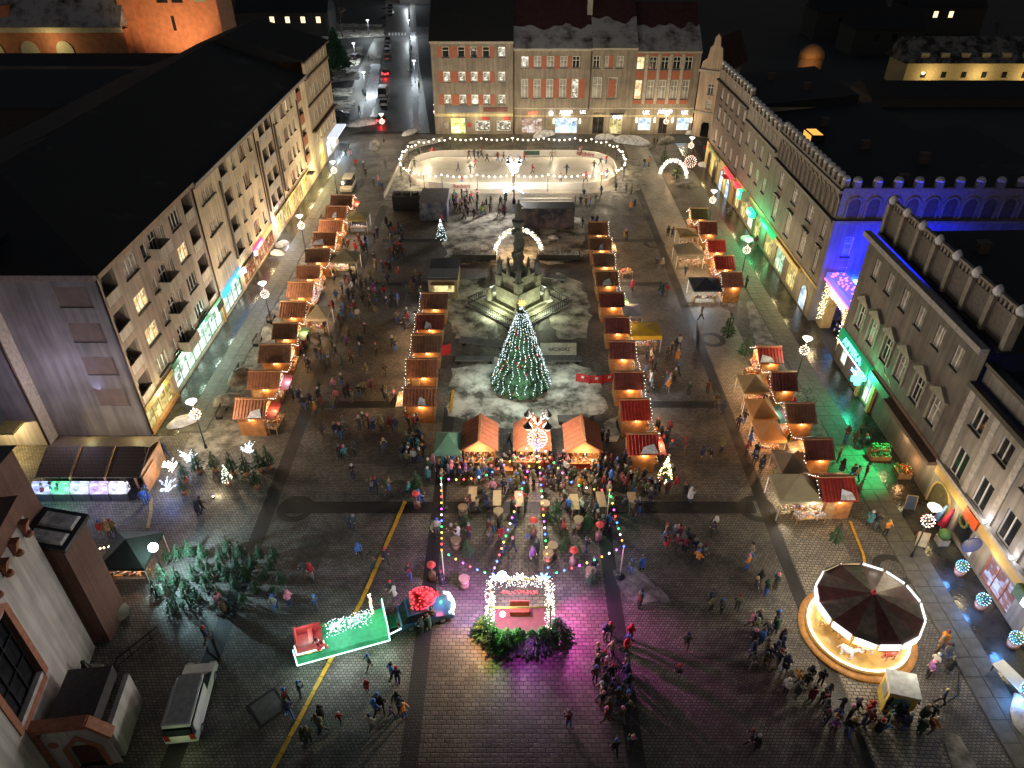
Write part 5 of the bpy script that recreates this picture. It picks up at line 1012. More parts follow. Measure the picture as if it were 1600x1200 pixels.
for x, y in ((-16, 120), (-8, 119), (0, 118.5), (8, 119), (16, 120), (-16, 136), (-8, 138), (0, 138), (8, 138), (16, 136), (-19, 128), (19, 128)): lamp((x - o_.x, y - o_.y, 0), 620, (1, .82, .56), .4, RL)
t = thing('low_fence', 'low slatted fence with snow around the left end of the rink', 'fence', G(600, 312)); pts = [G(600, 312), G(638, 238), G(660, 229), G(692, 222)]
for a, c in zip(pts, pts[1:]):
    n = max(1, int((c - a).length / 2.0)); ang = math.atan2(c.y - a.y, c.x - a.x); L = (c - a).length / n
    for k in range(n): inst('fence_panel', MB().bb(-L / 2, L / 2, -.04, .04, .1, .9).bb(-L / 2, L / 2, -.12, .12, .9, 1.0).mesh('fence_panel', mat('fence_grey', (.3, .28, .24), .8)), t, a.lerp(c, (k + .5) / n) - pts[0], ang)
def container(label, px, w, d, h, m, rm, name='container'):
    p = G(*px); t = thing(name, label, 'container', p + Vector((0, d / 2, 0)))
    b = MB().bb(-w / 2, w / 2, -d / 2, d / 2, .1, h)
    n = int(w / .4)
    for k in range(n): b.bb(-w / 2 + w * (k + .25) / n, -w / 2 + w * (k + .75) / n, -d / 2 - .05, -d / 2, .25, h - .15)
    inst('shell', b.mesh('shell', m), t); inst('roof', MB().bb(-w / 2 - .04, w / 2 + .04, -d / 2 - .04, d / 2 + .04, h, h + .08).mesh('roof', rm), t); return t
frost = patchmat('frosted_blue', (.03, .05, .12), (.2, .21, .26), .4, .6, .9, .6)
container('blue container with frosted front at the near left rink corner', (678, 346), 4.2, 6, 3.0, frost, mat('container_roof', (.13, .11, .1), .8))
container('long dark blue container with frosted front before the rink', (852, 358), 8.6, 2.6, 3.2, patchmat('frosted_violet', (.02, .025, .06), (.17, .13, .16), .42, .62, .5, .7), mat('container_roof2', (.05, .05, .05), .7))
t = container('black cooling unit with three round fans at the rink corner', (636, 330), 4.4, 2.2, 2.4, M_dark, mat('container_roof2', (.05, .05, .05)), 'cooling_unit')
for k in (-1.4, 0, 1.4): inst('fan', MB().tube((k, 0, 2.48), (k, 0, 2.75), .55, n=10).mesh('fan', mat('fan_black', (.015, .015, .015), .6)), t)
t = thing('bleachers', 'stepped light wooden bench stand in front of the rink boards', 'bleachers', G(852, 326) + Vector((0, 1, 0)))
for k in range(3): inst('step', MB().bb(-4.3, 4.3, -.9 + k * .6, -.35 + k * .6, .35 + .35 * k, .42 + .35 * k).mesh('step', mat('pale_bench', (.45, .38, .28), .7)), t)
inst('frame', MB().bb(-4.2, -4.1, -.9, .9, 0, .4).bb(4.1, 4.2, -.9, .9, 0, .4).bb(-.05, .05, -.9, .9, 0, .4).mesh('frame', M_dark), t)
# ---- lamps
def flake_ball(r, n=60, m=None, seed=0, o=.05):
    q = random.Random(seed); b = MB()
    for k in range(n):
        z = 1 - 2 * (k + .5) / n; a = k * 2.39996; s = math.sqrt(1 - z * z); b.octa((r * s * math.cos(a), r * s * math.sin(a), r * z), o, q.randrange(2))
    return b
_ball = flake_ball(.48, 46).mesh('led_ball', [M_bulbw, emat('bulb_rose', (1, .42, .3), 4)]); _ballcore = MB()
for k in range(6): _ballcore.tube((0, 0, 0), (.48 * math.cos(k), .48 * math.sin(k), .3 * math.sin(k * 2.3)), .02, n=3)
_core = _ballcore.mesh('wire_frame', M_dark)
_pole = MB().lathe([(.14, 0), (.12, .4), (.07, .5), (.05, 5.0)], 0, 0, 8).mesh('pole', M_dark)
_cone = MB().lathe([(.06, 0), (.5, .42), (.52, .46), (.1, .3)], 0, 0, 12).mesh('reflector', emat('reflector_lit', (1, .93, .8), 1.1, base=(.6, .6, .6)))
def street_lamp(px, label, P=850, ball=True, col=WHITE):
    t = thing('street_lamp', label, 'street lamp', G(*px), 0, 'pavement street lamps'); inst('pole', _pole, t); inst('reflector', _cone, t, (0, 0, 5.0))
    if ball: o = inst('led_ball', _ball, t, (0, 0, 4.0), kind='stuff'); inst('wire_frame', _core, o)
    lamp((0, 0, 4.78), P * (.75 if px[0] > 1090 else 1.25), col, .2, t); return t
for px, lab, P in (((527, 303), 'street lamp with glowing ball left of the parked cream van', 700), ((478, 394), 'street lamp with glowing ball behind the fourth and fifth far left stalls', 900), ((424, 506), 'street lamp with glowing ball behind the middle of the left stall row', 1000),
    ((322, 700), 'street lamp with rosy glowing ball at the corner shop, nearest on the left', 1300), ((1107, 352), 'street lamp with white ball behind the far right stalls', 700), ((1158, 434), 'street lamp with white and rose ball on the green lit pavement', 800),
    ((1243, 597), 'street lamp with rosy ball behind the near right stalls', 850), ((1424, 870), 'street lamp with red and white ball near the ochre ground floor', 800), ((600, 222), 'street lamp with yellow ball at the street mouth', 900), ((1037, 222), 'street lamp with white ball before the pale jeweller shop', 500), ((1075, 262), 'street lamp beside the glowing arch', 500), ((683, 206), 'street lamp with orange ball at the corner of the grey house', 500)): street_lamp(px, lab, P)
_lant = MB().lathe([(.05, .75), (.12, .6), (.34, .3), (.4, .22), (.4, .18)], 0, 0, 10).mesh('lantern_hood', M_dark)
_glow = MB().lathe([(.02, -.3), (.2, -.22), (.3, -.05), (.32, .16)], 0, 0, 10).mesh('glass_globe', emat('lantern_glow', (1, .93, .82), 9))
def mast(px, label, H, lit, P, col, star=True, ext=()):
    t = thing('lantern_mast', label, 'lamp mast', G(*px), 0)
    inst('pole', MB().lathe([(.3, 0), (.26, .7), (.13, .9), (.1, 3), (.08, H)], 0, 0, 8).mesh('pole', M_dark), t)
    for k in range(4):
        a = k * P90 + .75; c, s = math.cos(a), math.sin(a)
        pts = [(0, 0, H - .9)] + [(c * (.2 + .5 * j), s * (.2 + .5 * j), H - .9 + 1.3 * math.sin(j * 1.15) + .15) for j in (.3, .7, 1.1, 1.5, 1.9)]
        inst('arm', MB().path(pts, .045, 4).mesh('arm', M_dark), t); e = pts[-1]; z = e[2] - .75
        o = inst('lantern', _lant, t, (e[0], e[1], z))
        if lit: inst('glass_globe', _glow, o)
        else: inst('glass_globe', MB().lathe([(.02, -.2), (.2, -.12), (.3, .16)], 0, 0, 8).mesh('glass_globe', emat('lantern_dim', (1, .8, .6), 1.2)), o)
    if star: inst('led_ball', flake_ball(.85, 110, seed=3).mesh('led_ball', [M_bulbw, M_bulbc]), t, (0, 0, H - 2.2), kind='stuff')
    for z in ([H - .4] if P else []): lamp((0, 0, z), P, col, .6, t)
    return t
t = mast((803, 318), 'blazing lantern mast in front of the ice rink with blue snowflake hoop', 7.2, True, 8000, (1, .96, .88), False)
b = MB(); r_ = random.Random(4)
for k in range(150): a = r_.random() * 6.283; q = r_.uniform(.4, 2.0); b.octa((q * math.cos(a), .5 * q * math.sin(a), 2.6 + q * .35 * math.sin(a * 3)), .1, r_.randrange(2))
inst('snowflake_lights', b.mesh('snowflake_lights', [M_bulbc, emat('bulb_blue', (.1, .3, 1), 6)]), t, kind='stuff')
inst('floodlight', MB().ball((0, -.3, 5.9), .75, 0, 10, 6).mesh('floodlight', emat('floodlight', (1, .98, .92), 14)), t)
mast((838, 742), 'black four armed lantern mast with a glittering white ball, in front of the middle kiosk', 6.4, False, 2600, (1, .8, .62))
# ---- conifers
M_needle = mat('needles', (.04, .1, .05), .7, var=.5, scale=1.5); M_needle2 = mat('needles_light', (.06, .13, .035), .7, var=.4, scale=1.5); M_trunk = mat('bark', (.09, .06, .04), .9)
def conifer(h, r, n, seed, dens=1., droop=.25, z0=.15, core=True):
    q = random.Random(seed); b = MB(); 
    for k in range(int(n * dens)):
        t = 1 - math.sqrt(q.random()) if q.random() < .85 else q.random(); t = min(.985, t); z = h * (z0 + (1 - z0) * t); rr = r * (1 - t) * (1 + .18 * math.sin(seed + t * 40)) ; a = q.random() * 6.283
        i = q.uniform(.35, 1.0) * rr; L = (.16 + .2 * (1 - t)) * r; c, s = math.cos(a), math.sin(a); w = L * q.uniform(.22, .4)
        p = Vector((c * i, s * i, z)); e = p + Vector((c * L, s * L, -L * droop + q.uniform(-.1, .1) * L)); sd = Vector((-s, c, 0)) * w
        b.face([p - sd * .4, e - sd * .2 + Vector((0, 0, -.02)), e + sd * .2, p + sd], q.randrange(5) // 4); b.face([p + Vector((0, 0, -.12 * L)), e + sd * .6 + Vector((0, 0, -.25 * L)), e - sd, p + Vector((0, 0, .2 * L))], q.randrange(5) // 4)
    tr = MB().tube((0, 0, 0), (0, 0, h * .92), .035 * h * .5 + .02, .015, 6)
    return b, tr
def make_conifer(name, label, cat, loc, h, r, n, seed, group=None, mats=None, **k):
    b, tr = conifer(h, r, n, seed, **k); t = thing(name, label, cat, loc, 0, group); inst('crown', b.mesh('crown', mats or [M_needle, M_needle2]), t); inst('trunk', tr.mesh('trunk', M_trunk), t); return t
# ---- the big Christmas tree
TC = G(815, 603); TC.x = .95; TH, TR = 9.4, 2.3
t = make_conifer('christmas_tree', 'tall Christmas tree with vertical strings of white lights and a gold star', 'Christmas tree', TC, TH, TR, 7500, 5, droop=.5, z0=.06)
q_ = random.Random(9)
prof = lambda z: TR * 1.1 * max(0, 1 - (z / TH - .06) / .94) + (.16 + .2 * max(0, 1 - z / TH)) * TR * .72 * min(1, (TH - z) / 1.2 + .12)
for s_ in range(21):
    a = s_ / 21 * 6.283 + .1; b = MB(); n = 62; pts = []
    zb = q_.uniform(.45, .9)
    for k in range(n):
        z = zb + (TH - zb) * k / n; aa = a + .06 * math.sin(k * .4 + s_); rr = prof(z) + q_.uniform(-.06, .1); p = (rr * math.cos(aa), rr * math.sin(aa), z + q_.uniform(-.13, .13)); pts.append(p); b.octa(p, q_.uniform(.028, .048))
    c_ = inst('light_strand', MB().path(pts[::3], .012, 3).mesh('light_strand', M_dark), t); inst('bulbs', b.mesh('bulbs', M_bulbc), c_, kind='stuff')
b = MB()
for k in range(50): z = q_.uniform(TH * .8, TH); aa = q_.random() * 6.283; b.octa((prof(z) * math.cos(aa), prof(z) * math.sin(aa), z), .05)
inst('top_lights', b.mesh('top_lights', M_bulbc), t, kind='stuff')
b = MB()
for k in range(70): z = q_.uniform(.8, TH * .8); aa = q_.random() * 6.283; b.ball((prof(z) * .98 * math.cos(aa), prof(z) * .98 * math.sin(aa), z), .13, q_.randrange(2), 6, 4)
inst('baubles', b.mesh('baubles', [mat('bauble_red', (.3, .03, .02), .2, .5), mat('bauble_gold', (.5, .35, .1), .2, .7)]), t, kind='stuff')
b = MB(); S8 = [((.4 if k % 2 == 0 else .18) * math.sin(math.pi * k / 8), (.4 if k % 2 == 0 else .18) * math.cos(math.pi * k / 8)) for k in range(16)]
b.pry(S8, -.08, .08); inst('star', b.mesh('star', emat('star_gold', (1, .5, .08), 2.2)), t, (0, -.1, TH + .5))
for a in (0, 1.57, 3.14, 4.71): lamp((4.2 * math.cos(a), 4.2 * math.sin(a), 3.0), 170, (.8, 1, .9), .4, t)
lamp((0, -3.2, 6.5), 150, (.8, 1, .9), .4, t)
# ---- the Marian column
CO = G(812, 470); CO.x = .75; CO.y = 79
t = thing('saint_column', 'baroque stone column with saint statues on a green lit pedestal', 'monument', CO, P90 / 2)
M_st2 = mat('monument_stone', (.3, .28, .2), .85, var=.35, scale=2.5, bump=.3); M_dst = mat('statue_stone', (.13, .125, .115), .8, var=.4, scale=4, bump=.3)
inst('platform', MB().bb(-4.6, 4.6, -4.6, 4.6, 0, .2).mesh('platform', mat('platform_snow', (.3, .29, .26), .8, var=.3)), t)
for k, w in enumerate((3.7, 3.1, 2.6)): inst('step', MB().bb(-w, w, -w, w, .2 + .25 * k, .45 + .25 * k).mesh('step', M_st2), t)
inst('plinth', MB().bb(-1.9, 1.9, -1.9, 1.9, .95, 2.7).bb(-2.05, 2.05, -2.05, 2.05, 2.7, 2.9).bb(-1.45, 1.45, -1.45, 1.45, 2.9, 4.5).bb(-1.65, 1.65, -1.65, 1.65, 4.5, 4.75).mesh('plinth', M_st2), t)
for k in range(4):
    a = k * P90; inst('corner_pier', MB().bb(1.2, 1.95, 1.2, 1.95, 2.9, 4.2).bb(1.1, 2.05, 1.1, 2.05, 4.2, 4.4).mesh('corner_pier', M_st2), t, rz=a)
    inst('scroll', MB().lathe([(.45, 0), (.42, .6), (.25, 1.4), (.1, 1.6)], 2.5, 2.5, 8).mesh('scroll', M_st2), t, (0, 0, .9), a)
def statue(h, m, seed=0):
    q = random.Random(seed); b = MB(); b.lathe([(.32 * h / 1.8, 0), (.34 * h / 1.8, .1 * h), (.24 * h / 1.8, .45 * h), (.27 * h / 1.8, .62 * h), (.22 * h / 1.8, .78 * h), (.08 * h / 1.8, .84 * h), (.11 * h / 1.8, .92 * h), (.02, h)], 0, 0, 9)
    b.tube((.2 * h / 1.8, 0, .72 * h), (.42 * h / 1.8, -.25, .58 * h), .08, .06); b.tube((-.2 * h / 1.8, 0, .72 * h), (-.35 * h / 1.8, -.3, .8 * h), .08, .06); return b.mesh('statue', m)
for k in range(4): inst('statue', statue(2.3, M_dst, k), t, (1.58 * (1 if k in (0, 3) else -1), 1.58 * (1 if k < 2 else -1), 4.4), k * P90)
for k in range(4): inst('putto', statue(1.3, M_st2, k + 5), t, (1.75 * math.cos(k * P90), 1.75 * math.sin(k * P90), 4.75), k * P90)
inst('shaft', MB().lathe([(.95, 4.75), (.9, 5.2), (.6, 5.5), (.62, 6.2), (.78, 6.6), (.6, 7.0), (.55, 8.0), (.68, 8.3), (.5, 8.6), (.46, 10.4), (.62, 10.6), (.75, 11.0), (.8, 11.2), (.3, 11.25)], 0, 0, 14).mesh('shaft', M_dst), t)
b = MB(); q_ = random.Random(2)
for k in range(46): z = q_.uniform(5.2, 10.2); a = z * 2.2 + q_.uniform(-.4, .4); b.ball((.6 * math.cos(a), .6 * math.sin(a), z), q_.uniform(.16, .3), 0, 6, 4)
inst('cloud_relief', b.mesh('cloud_relief', M_dst), t); inst('crowning_statue', statue(2.4, M_dst, 11), t, (0, 0, 11.25))
for k in range(4):
    a = k * P90; b = MB()
    for j in range(24): b.bb(4.4 - .03, 4.43, -4.4 + 8.8 * j / 24, -4.36 + 8.8 * j / 24, .2, 1.1)
    b.bb(4.38, 4.45, -4.4, 4.4, 1.1, 1.18).bb(4.38, 4.45, -4.4, 4.4, .3, .36); inst('railing', b.mesh('railing', M_dark), t, rz=a)
for a in (R(-45), R(-90), R(180), R(0), R(90)): lamp((3.9 * math.cos(a + .0), 3.9 * math.sin(a), .9), 260, (.88, 1, .66), .15, t)
inst('shrine_light', MB().bb(-.35, .35, -2.06, -1.92, 1.2, 2.2).mesh('shrine_light', mat('niche_red', (.25, .08, .03), .6)), t, rz=-P90 / 2)
# ---- glowing arches
def light_arch(name, label, px, r, w, m, P, rz=0., squash=1.15, n=260):
    t = thing(name, label, 'light arch', G(*px), rz); q = random.Random(8); b = MB(); pts = []
    for k in range(25): a = math.pi * k / 24; pts.append((r * math.cos(a), 0, squash * r * math.sin(a)))
    inst('arch_tube', MB().path(pts, w * .45, 6).mesh('arch_tube', emat('arch_core', (1, .85, .65), .45, base=(.5, .5, .5))), t)
    for k in range(n): a = math.pi * q.random(); e = q.random() * 6.283; rr = r + w * math.cos(e) * .7; b.octa((rr * math.cos(a), w * math.sin(e) * .7, squash * rr * math.sin(a)), .055)
    inst('bulbs', b.mesh('bulbs', m), t, kind='stuff'); lamp((0, -.5, r * .6), P, (1, .62, .28), .5, t); return t
light_arch('light_arch', 'glittering white half circle arch behind the column with amber glow inside', (810, 398), 3.3, .38, M_bulbw, 420)
t = light_arch('light_arch', 'glowing white arch with a starry blossom at the right end, by the arcade corner', (1052, 275), 2.4, .4, M_bulbw, 260, -.5); inst('blossom_lights', flake_ball(1.0, 90, seed=5).mesh('blossom_lights', [M_bulbw, MATS['bulb_rose']]), t, (2.7, 0, 3.0), kind='stuff')
for k, (px, lab) in enumerate((((742, 402), 'dark planter bed with bare shrubs left of the half circle arch'), ((872, 402), 'dark planter bed with snow right of the half circle arch'))):
    t = thing('planter', lab, 'planter', G(*px)); inst('trough', MB().bb(-3, 3, -.9, .9, 0, .7).mesh('trough', mat('planter_dark', (.06, .05, .045), .8)), t); inst('soil', MB().bb(-2.85, 2.85, -.75, .75, .7, .78).mesh('soil', M_patch), t)
    b = MB(); q_ = random.Random(k)
    for j in range(46): x, y = q_.uniform(-2.7, 2.7), q_.uniform(-.6, .6); b.tube((x, y, .75), (x + q_.uniform(-.4, .4), y + q_.uniform(-.4, .4), q_.uniform(1.1, 1.7)), .025, .008, 3)
    inst('twigs', b.mesh('twigs', M_trunk), t, kind='stuff')
# benches / troughs round the monument lawn
def bench(px, label, w=5, d=1.2, rz=0., name='stone_bench'):
    t = thing(name, label, 'bench', G(*px), rz, 'stone benches round the monument'); inst('seat', MB().bb(-w / 2, w / 2, -d / 2, d / 2, .4, .55).mesh('seat', mat('bench_stone', (.12, .115, .105), .6, var=.3)), t)
    for s in (-1, 1): inst('support', MB().bb(s * w * .4 - .2, s * w * .4 + .2, -d / 2 + .1, d / 2 - .1, 0, .4).mesh('support', M_dark), t)
bench((755, 540), 'long dark bench left of the Christmas tree', 5.5, 1.2, -.2); bench((742, 566), 'wide snowless bench end left of the Christmas tree', 4.2, .9, 0); bench((858, 437), 'dark slab bench right of the column', 4.5, 1.2, -.25); bench((735, 437), 'dark slab bench left of the column behind the food trailer', 4.5, 1.2, .25)
bench((873, 566), 'dark bench under the grey banner right of the Christmas tree', 5, 1.0); bench((895, 660), 'snowy slab bench behind the right tiled kiosk', 3, 1.0); bench((757, 662), 'snowy slab bench behind the left tiled kiosk', 3, 1.0)
t = thing('banner_stand', 'grey information banner on a frame right of the Christmas tree', 'banner', G(872, 560)); inst('panel', MB().extr([(-2.0, -.1, .5), (2.0, -.1, .5), (2.0, .5, 1.7), (-2.0, .5, 1.7)], [(-2.0, 0, .5), (2.0, 0, .5), (2.0, .6, 1.7), (-2.0, .6, 1.7)]).mesh('panel', mat('banner_grey', (.3, .28, .2), .6)), t); text('RACIBÓRZ', .5, t, (.1, .1, 1.1), M_dark, rot=(R(63), 0, 0)); inst('leg', MB().bb(-1.8, -1.7, 0, .1, 0, .6).bb(1.7, 1.8, 0, .1, 0, .6).mesh('leg', M_dark), t)
# ---- red barrier by the right centre stalls
M_red = mat('red_plastic', (.55, .03, .03), .45)
t = thing('barrier', 'red plastic barrier with white squares left of the maroon roofed stalls', 'barrier', G(931, 600))
for k in range(3):
    o = inst('barrier_panel', MB().bb(-.7, .7, -.05, .05, .15, .35).bb(-.7, .7, -.05, .05, .45, .7).bb(-.7, .7, -.05, .05, .8, 1.05).bb(-.72, -.62, -.05, .05, 0, 1.05).bb(.62, .72, -.05, .05, 0, 1.05).mesh('barrier_panel', M_red), t, ((k - 1) * 1.4, abs(k - 1) * .25, 0), (k - 1) * .25); inst('reflector', MB().bb(-.15, .15, -.07, -.05, .6, .9).mesh('reflector', M_white), o)
t = thing('banner_stand', 'red leaning banner between the left centre stalls', 'banner', G(697, 558)); inst('panel', MB().bb(-.6, .6, -.04, .04, .3, 1.6).mesh('panel', M_red), t, rz=.5); inst('post', MB().bb(-.03, .03, -.03, .03, 0, .35).mesh('post', M_dark), t)
# ---- carousel
CC = G(1342, 1000); CC = Vector((CC.x, 31.6, 0))
t = thing('carousel', 'fairground carousel with striped dark canopy, white lit rim panels and golden deck', 'carousel', CC)
gold = mat('gold_deck', (.55, .34, .1), .4, var=.3, scale=1.5); led = emat('led_rim', (1, .95, .8), 6)
inst('base_ring', MB().lathe([(3.95, 0), (3.95, .22), (3.55, .24)], 0, 0, 40).mesh('base_ring', mat('orange_base', (.5, .23, .06), .5)), t); inst('deck', MB().lathe([(3.5, .2), (3.5, .5), (.3, .52)], 0, 0, 40).mesh('deck', gold), t)
inst('deck_light', MB().lathe([(3.36, .5), (3.4, .56), (3.28, .56), (3.24, .5)], 0, 0, 40, cap=False).mesh('deck_light', led), t)
inst('centre_drum', MB().lathe([(1.1, .5), (1.1, 3.2)], 0, 0, 14).mesh('centre_drum', mat('drum_cream', (.6, .45, .22), .5, var=.3, scale=2)), t)
for k in range(14):
    a0, a1 = k / 14 * 6.2832, (k + 1) / 14 * 6.2832; b = MB(); pr = [(3.4, 3.4), (2.2, 3.75), (1.1, 4.05), (.02, 4.4)]
    for (r0, z0), (r1, z1) in zip(pr, pr[1:]): b.face([(r0 * math.cos(a0), r0 * math.sin(a0), z0), (r0 * math.cos(a1), r0 * math.sin(a1), z0), (r1 * math.cos(a1), r1 * math.sin(a1), z1), (r1 * math.cos(a0), r1 * math.sin(a0), z1)])
    inst('canopy_gore', b.mesh('canopy_gore', mat('canopy_grey', (.24, .17, .13), .35, var=.3) if k % 2 else mat('canopy_red', (.17, .06, .05), .35, var=.3)), t)
    if k % 2 == 0 or 1:
        am = (a0 + a1) / 2; q = [(3.42 * math.cos(a0 + .03), 3.42 * math.sin(a0 + .03)), (3.42 * math.cos(a1 - .03), 3.42 * math.sin(a1 - .03)), (3.5 * math.cos(a1 - .03), 3.5 * math.sin(a1 - .03)), (3.5 * math.cos(a0 + .03), 3.5 * math.sin(a0 + .03))]
        pn = inst('rim_panel', MB().prism(q, 2.95, 3.5).mesh('rim_panel', emat('rim_white', (.9, .97, 1), .9, base=(.6, .6, .6)) if k not in (3, 4, 9) else mat('rim_grey', (.5, .5, .5), .4)), t)
        inst('rim_trim', MB().prism(q, 2.83, 2.94).mesh('rim_trim', mat('rim_gold', (.5, .3, .1), .35)), pn)
inst('finial', MB().lathe([(.15, 4.35), (.2, 4.5), (.05, 4.7)], 0, 0, 8).mesh('finial', M_red), t)
for k, c_ in enumerate(((1, .12, .05), (1, .8, .2))): inst('inner_crown', MB().lathe([(1.6 + .4 * k, 2.5 - .1 * k), (1.5 + .4 * k, 2.75 - .1 * k)], 0, 0, 20, cap=False).mesh('inner_crown', emat(f'crown_glow_{k}', c_, 1.5)), t)
HC = [(.7, .65, .6), (.5, .12, .08), (.6, .4, .12), (.25, .14, .08), (.75, .7, .68)]
def horse(m):
    b = MB(); b.ball((0, 0, 1.0), .28, 0, 8, 6); b.tube((-.4, 0, 1.0), (.4, 0, 1.05), .24, .22, 8); b.tube((.35, 0, 1.1), (.62, 0, 1.55), .15, .1, 6); b.tube((.58, 0, 1.55), (.88, 0, 1.4), .11, .06, 6); b.tube((-.42, 0, 1.1), (-.62, 0, .7), .07, .03, 5)
    for x, z in ((.3, .35), (-.3, .35)):
        for y in (-.12, .12): b.tube((x, y, .9), (x + .12, y, z + .2), .08, .05, 5); b.tube((x + .12, y, z + .2), (x - .02, y, z), .05, .035, 5)
    return b.mesh('carousel_horse', m)
for k in range(14):
    a = k / 14 * 6.2832; rr = 2.95 if k % 2 else 2.3; o = inst('carousel_horse', horse(mat(f'horse_paint_{k % 5}', HC[k % 5], .35)), t, (rr * math.cos(a), rr * math.sin(a), .45 + .2 * (k % 3)), a + P90)
    inst('pole', MB().tube((0, 0, .3), (0, 0, 2.6), .035, n=5).mesh('pole', mat('brass', (.6, .4, .12), .3, .8)), o)
for a in range(5): lamp((2.5 * math.cos(a * 1.257), 2.5 * math.sin(a * 1.257), 2.75), 60, (1, .68, .3), .3, t)
for a in range(6): lamp((4.2 * math.cos(a * 1.047), 4.2 * math.sin(a * 1.047), 3.2), 170, (1, .93, .8), .3, t)
p = G(1402, 1120); t = thing('ticket_booth', 'small yellow ticket booth with white flat roof and painted arch, by the carousel', 'ticket booth', p + Vector((.1, .9, 0)), -.25)
inst('cabin', MB().bb(-.85, .85, -.8, .8, 0, 2.1).mesh('cabin', mat('booth_yellow', (.6, .42, .08), .5)), t); inst('roof', MB().bb(-.92, .92, -.9, .9, 2.1, 2.25).mesh('roof', mat('booth_roof', (.5, .5, .46), .6)), t)
b = MB(); n = 10; b.pry([(.55, .5), *[(.55 * math.cos(math.pi * k / n), 1.3 + .5 * math.sin(math.pi * k / n)) for k in range(n + 1)], (-.55, .5)], -.83, -.8); inst('painted_arch', b.mesh('painted_arch', goodsmat('painting', [(.1, .3, .5), (.15, .4, .2), (.5, .35, .1), (.2, .5, .6)], 2.5)), t); inst('window', MB().bb(-.88, -.85, -.5, .5, 1.0, 1.8).mesh('window', M_curt), t)
# ---- Santa's sleigh float with its tow car
F0, F1 = G(470, 1040), G(605, 1003); ang = math.atan2(F1.y - F0.y, F1.x - F0.x); FL = (F1 - F0).length + .4; mid = (F0 + F1) / 2
FT = thing('sleigh_float', 'green parade float trailer outlined with white light rope, carrying a sleigh', 'parade float', mid + Vector((-math.sin(ang) * 1.15, math.cos(ang) * 1.15, 0)), ang)
gr = mat('green_baize', (.03, .28, .12), .7, var=.2); rope = emat('rope_light', (.6, 1, .85), 2.2); h = FL / 2
inst('deck', MB().bb(-h, h, -1.15, 1.15, .55, .75).mesh('deck', gr), FT); inst('skirt', MB().bb(-h, h, -1.2, -1.16, .15, .75).bb(-h, h, 1.16, 1.2, .15, .75).mesh('skirt', mat('green_skirt', (.03, .28, .12), .6, var=.2)), FT)
inst('front_board', MB().bb(h - .1, h, -1.15, 1.15, .75, 1.7).mesh('front_board', gr), FT); inst('drawbar', MB().bb(h, h + 1.3, -.5, .5, .45, .6).mesh('drawbar', gr), FT)
for s in (-1, 1):
    for x in (-.5, .4): inst('wheel', MB().tube((x, s * .95, .3), (x, s * 1.12, .3), .3, n=10).mesh('wheel', M_dark), FT)
inst('rope_light', MB().path([(-h, -1.22, .2), (h, -1.22, .2), (h, -1.2, 1.75), (h, 1.2, 1.75)], .05, 4).path([(-h, -1.22, .2), (-h, -1.2, 1.9)], .05, 4).path([(h, -1.2, .8), (h + .9, -.9, .7), (h + .9, .0, .7)], .05, 4).mesh('rope_light', rope), FT)
sl = inst('sleigh', MB().bb(-h + .15, -h + 1.9, -.95, -.85, .95, 1.7).bb(-h + .15, -h + 1.9, .6, .7, .95, 1.7).bb(-h + .15, -h + .25, -.85, .6, .95, 2.0).bb(-h + .15, -h + 1.9, -.85, .6, .9, .97).bb(-h + 1.0, -h + 1.3, -.85, .6, .97, 1.35).mesh('sleigh', mat('sleigh_red', (.3, .03, .03), .4)), FT)
inst('runner', MB().path([(-h + .1, -.98, .85), (-h + 1.8, -.98, .82), (-h + 2.2, -.98, 1.2)], .05).path([(-h + .1, .72, .85), (-h + 1.8, .72, .82), (-h + 2.2, .72, 1.2)], .05).mesh('runner', mat('brass', (.6, .4, .12))), sl); inst('sleigh_rope', MB().path([(-h + .12, -.99, 2.0), (-h + .12, -.99, 1.0), (-h + 1.95, -.99, 1.0), (-h + 2.0, -.99, 1.75)], .045).mesh('sleigh_rope', rope), sl)
b = MB(); q_ = random.Random(3)
for k in range(230): x = q_.uniform(-h + 2.2, h - .9); b.octa((x, q_.uniform(-.25, 1.0), .95 + q_.uniform(0, .55)), .038)
rd = MB()
for k in range(2):
    x = -h + 2.8 + k * 1.3; rd.tube((x - .35, .35, 1.3), (x + .35, .35, 1.35), .17, .15, 6).tube((x + .32, .35, 1.4), (x + .52, .35, 1.75), .1, .07, 6).tube((x + .48, .35, 1.75), (x + .72, .35, 1.68), .09, .05, 6)
    for sx in (-.3, .3):
        for sy in (.25, .45): rd.tube((x + sx, sy, 1.25), (x + sx, sy, .76), .05, .035, 5)
rdo = inst('reindeer', rd.mesh('reindeer', mat('reindeer_white', (.55, .55, .55), .6)), FT); inst('bulbs', b.mesh('bulbs', M_bulbc), rdo, kind='stuff')
b = MB()
for k in range(40): b.octa((h - .8 + q_.uniform(-.06, .06), .9, .8 + k * .055), .06)
pl_ = inst('light_pole', MB().tube((h - .8, .9, .75), (h - .8, .9, 3.0), .03).mesh('light_pole', M_dark), FT); inst('bulbs', b.mesh('bulbs', MATS['bulb_gold']), pl_, kind='stuff')
for x, P_, c_ in ((-h + .8, 60, (.7, 1, .9)), (0, 70, (.8, .95, 1)), (h - .6, 60, (.6, 1, .8))): lamp((x, -2.0, 1.3), P_, c_, .5, FT); lamp((x, .2, 2.2), P_ * 1.6, c_, .5, FT)
M_rub = mat('tyre', (.02, .02, .02), .8); M_carg = mat('car_glass', (.015, .018, .022), .06); M_tail = emat('tail_light', (1, .02, .03), 7); M_head = emat('head_light', (1, .95, .85), 1.0)
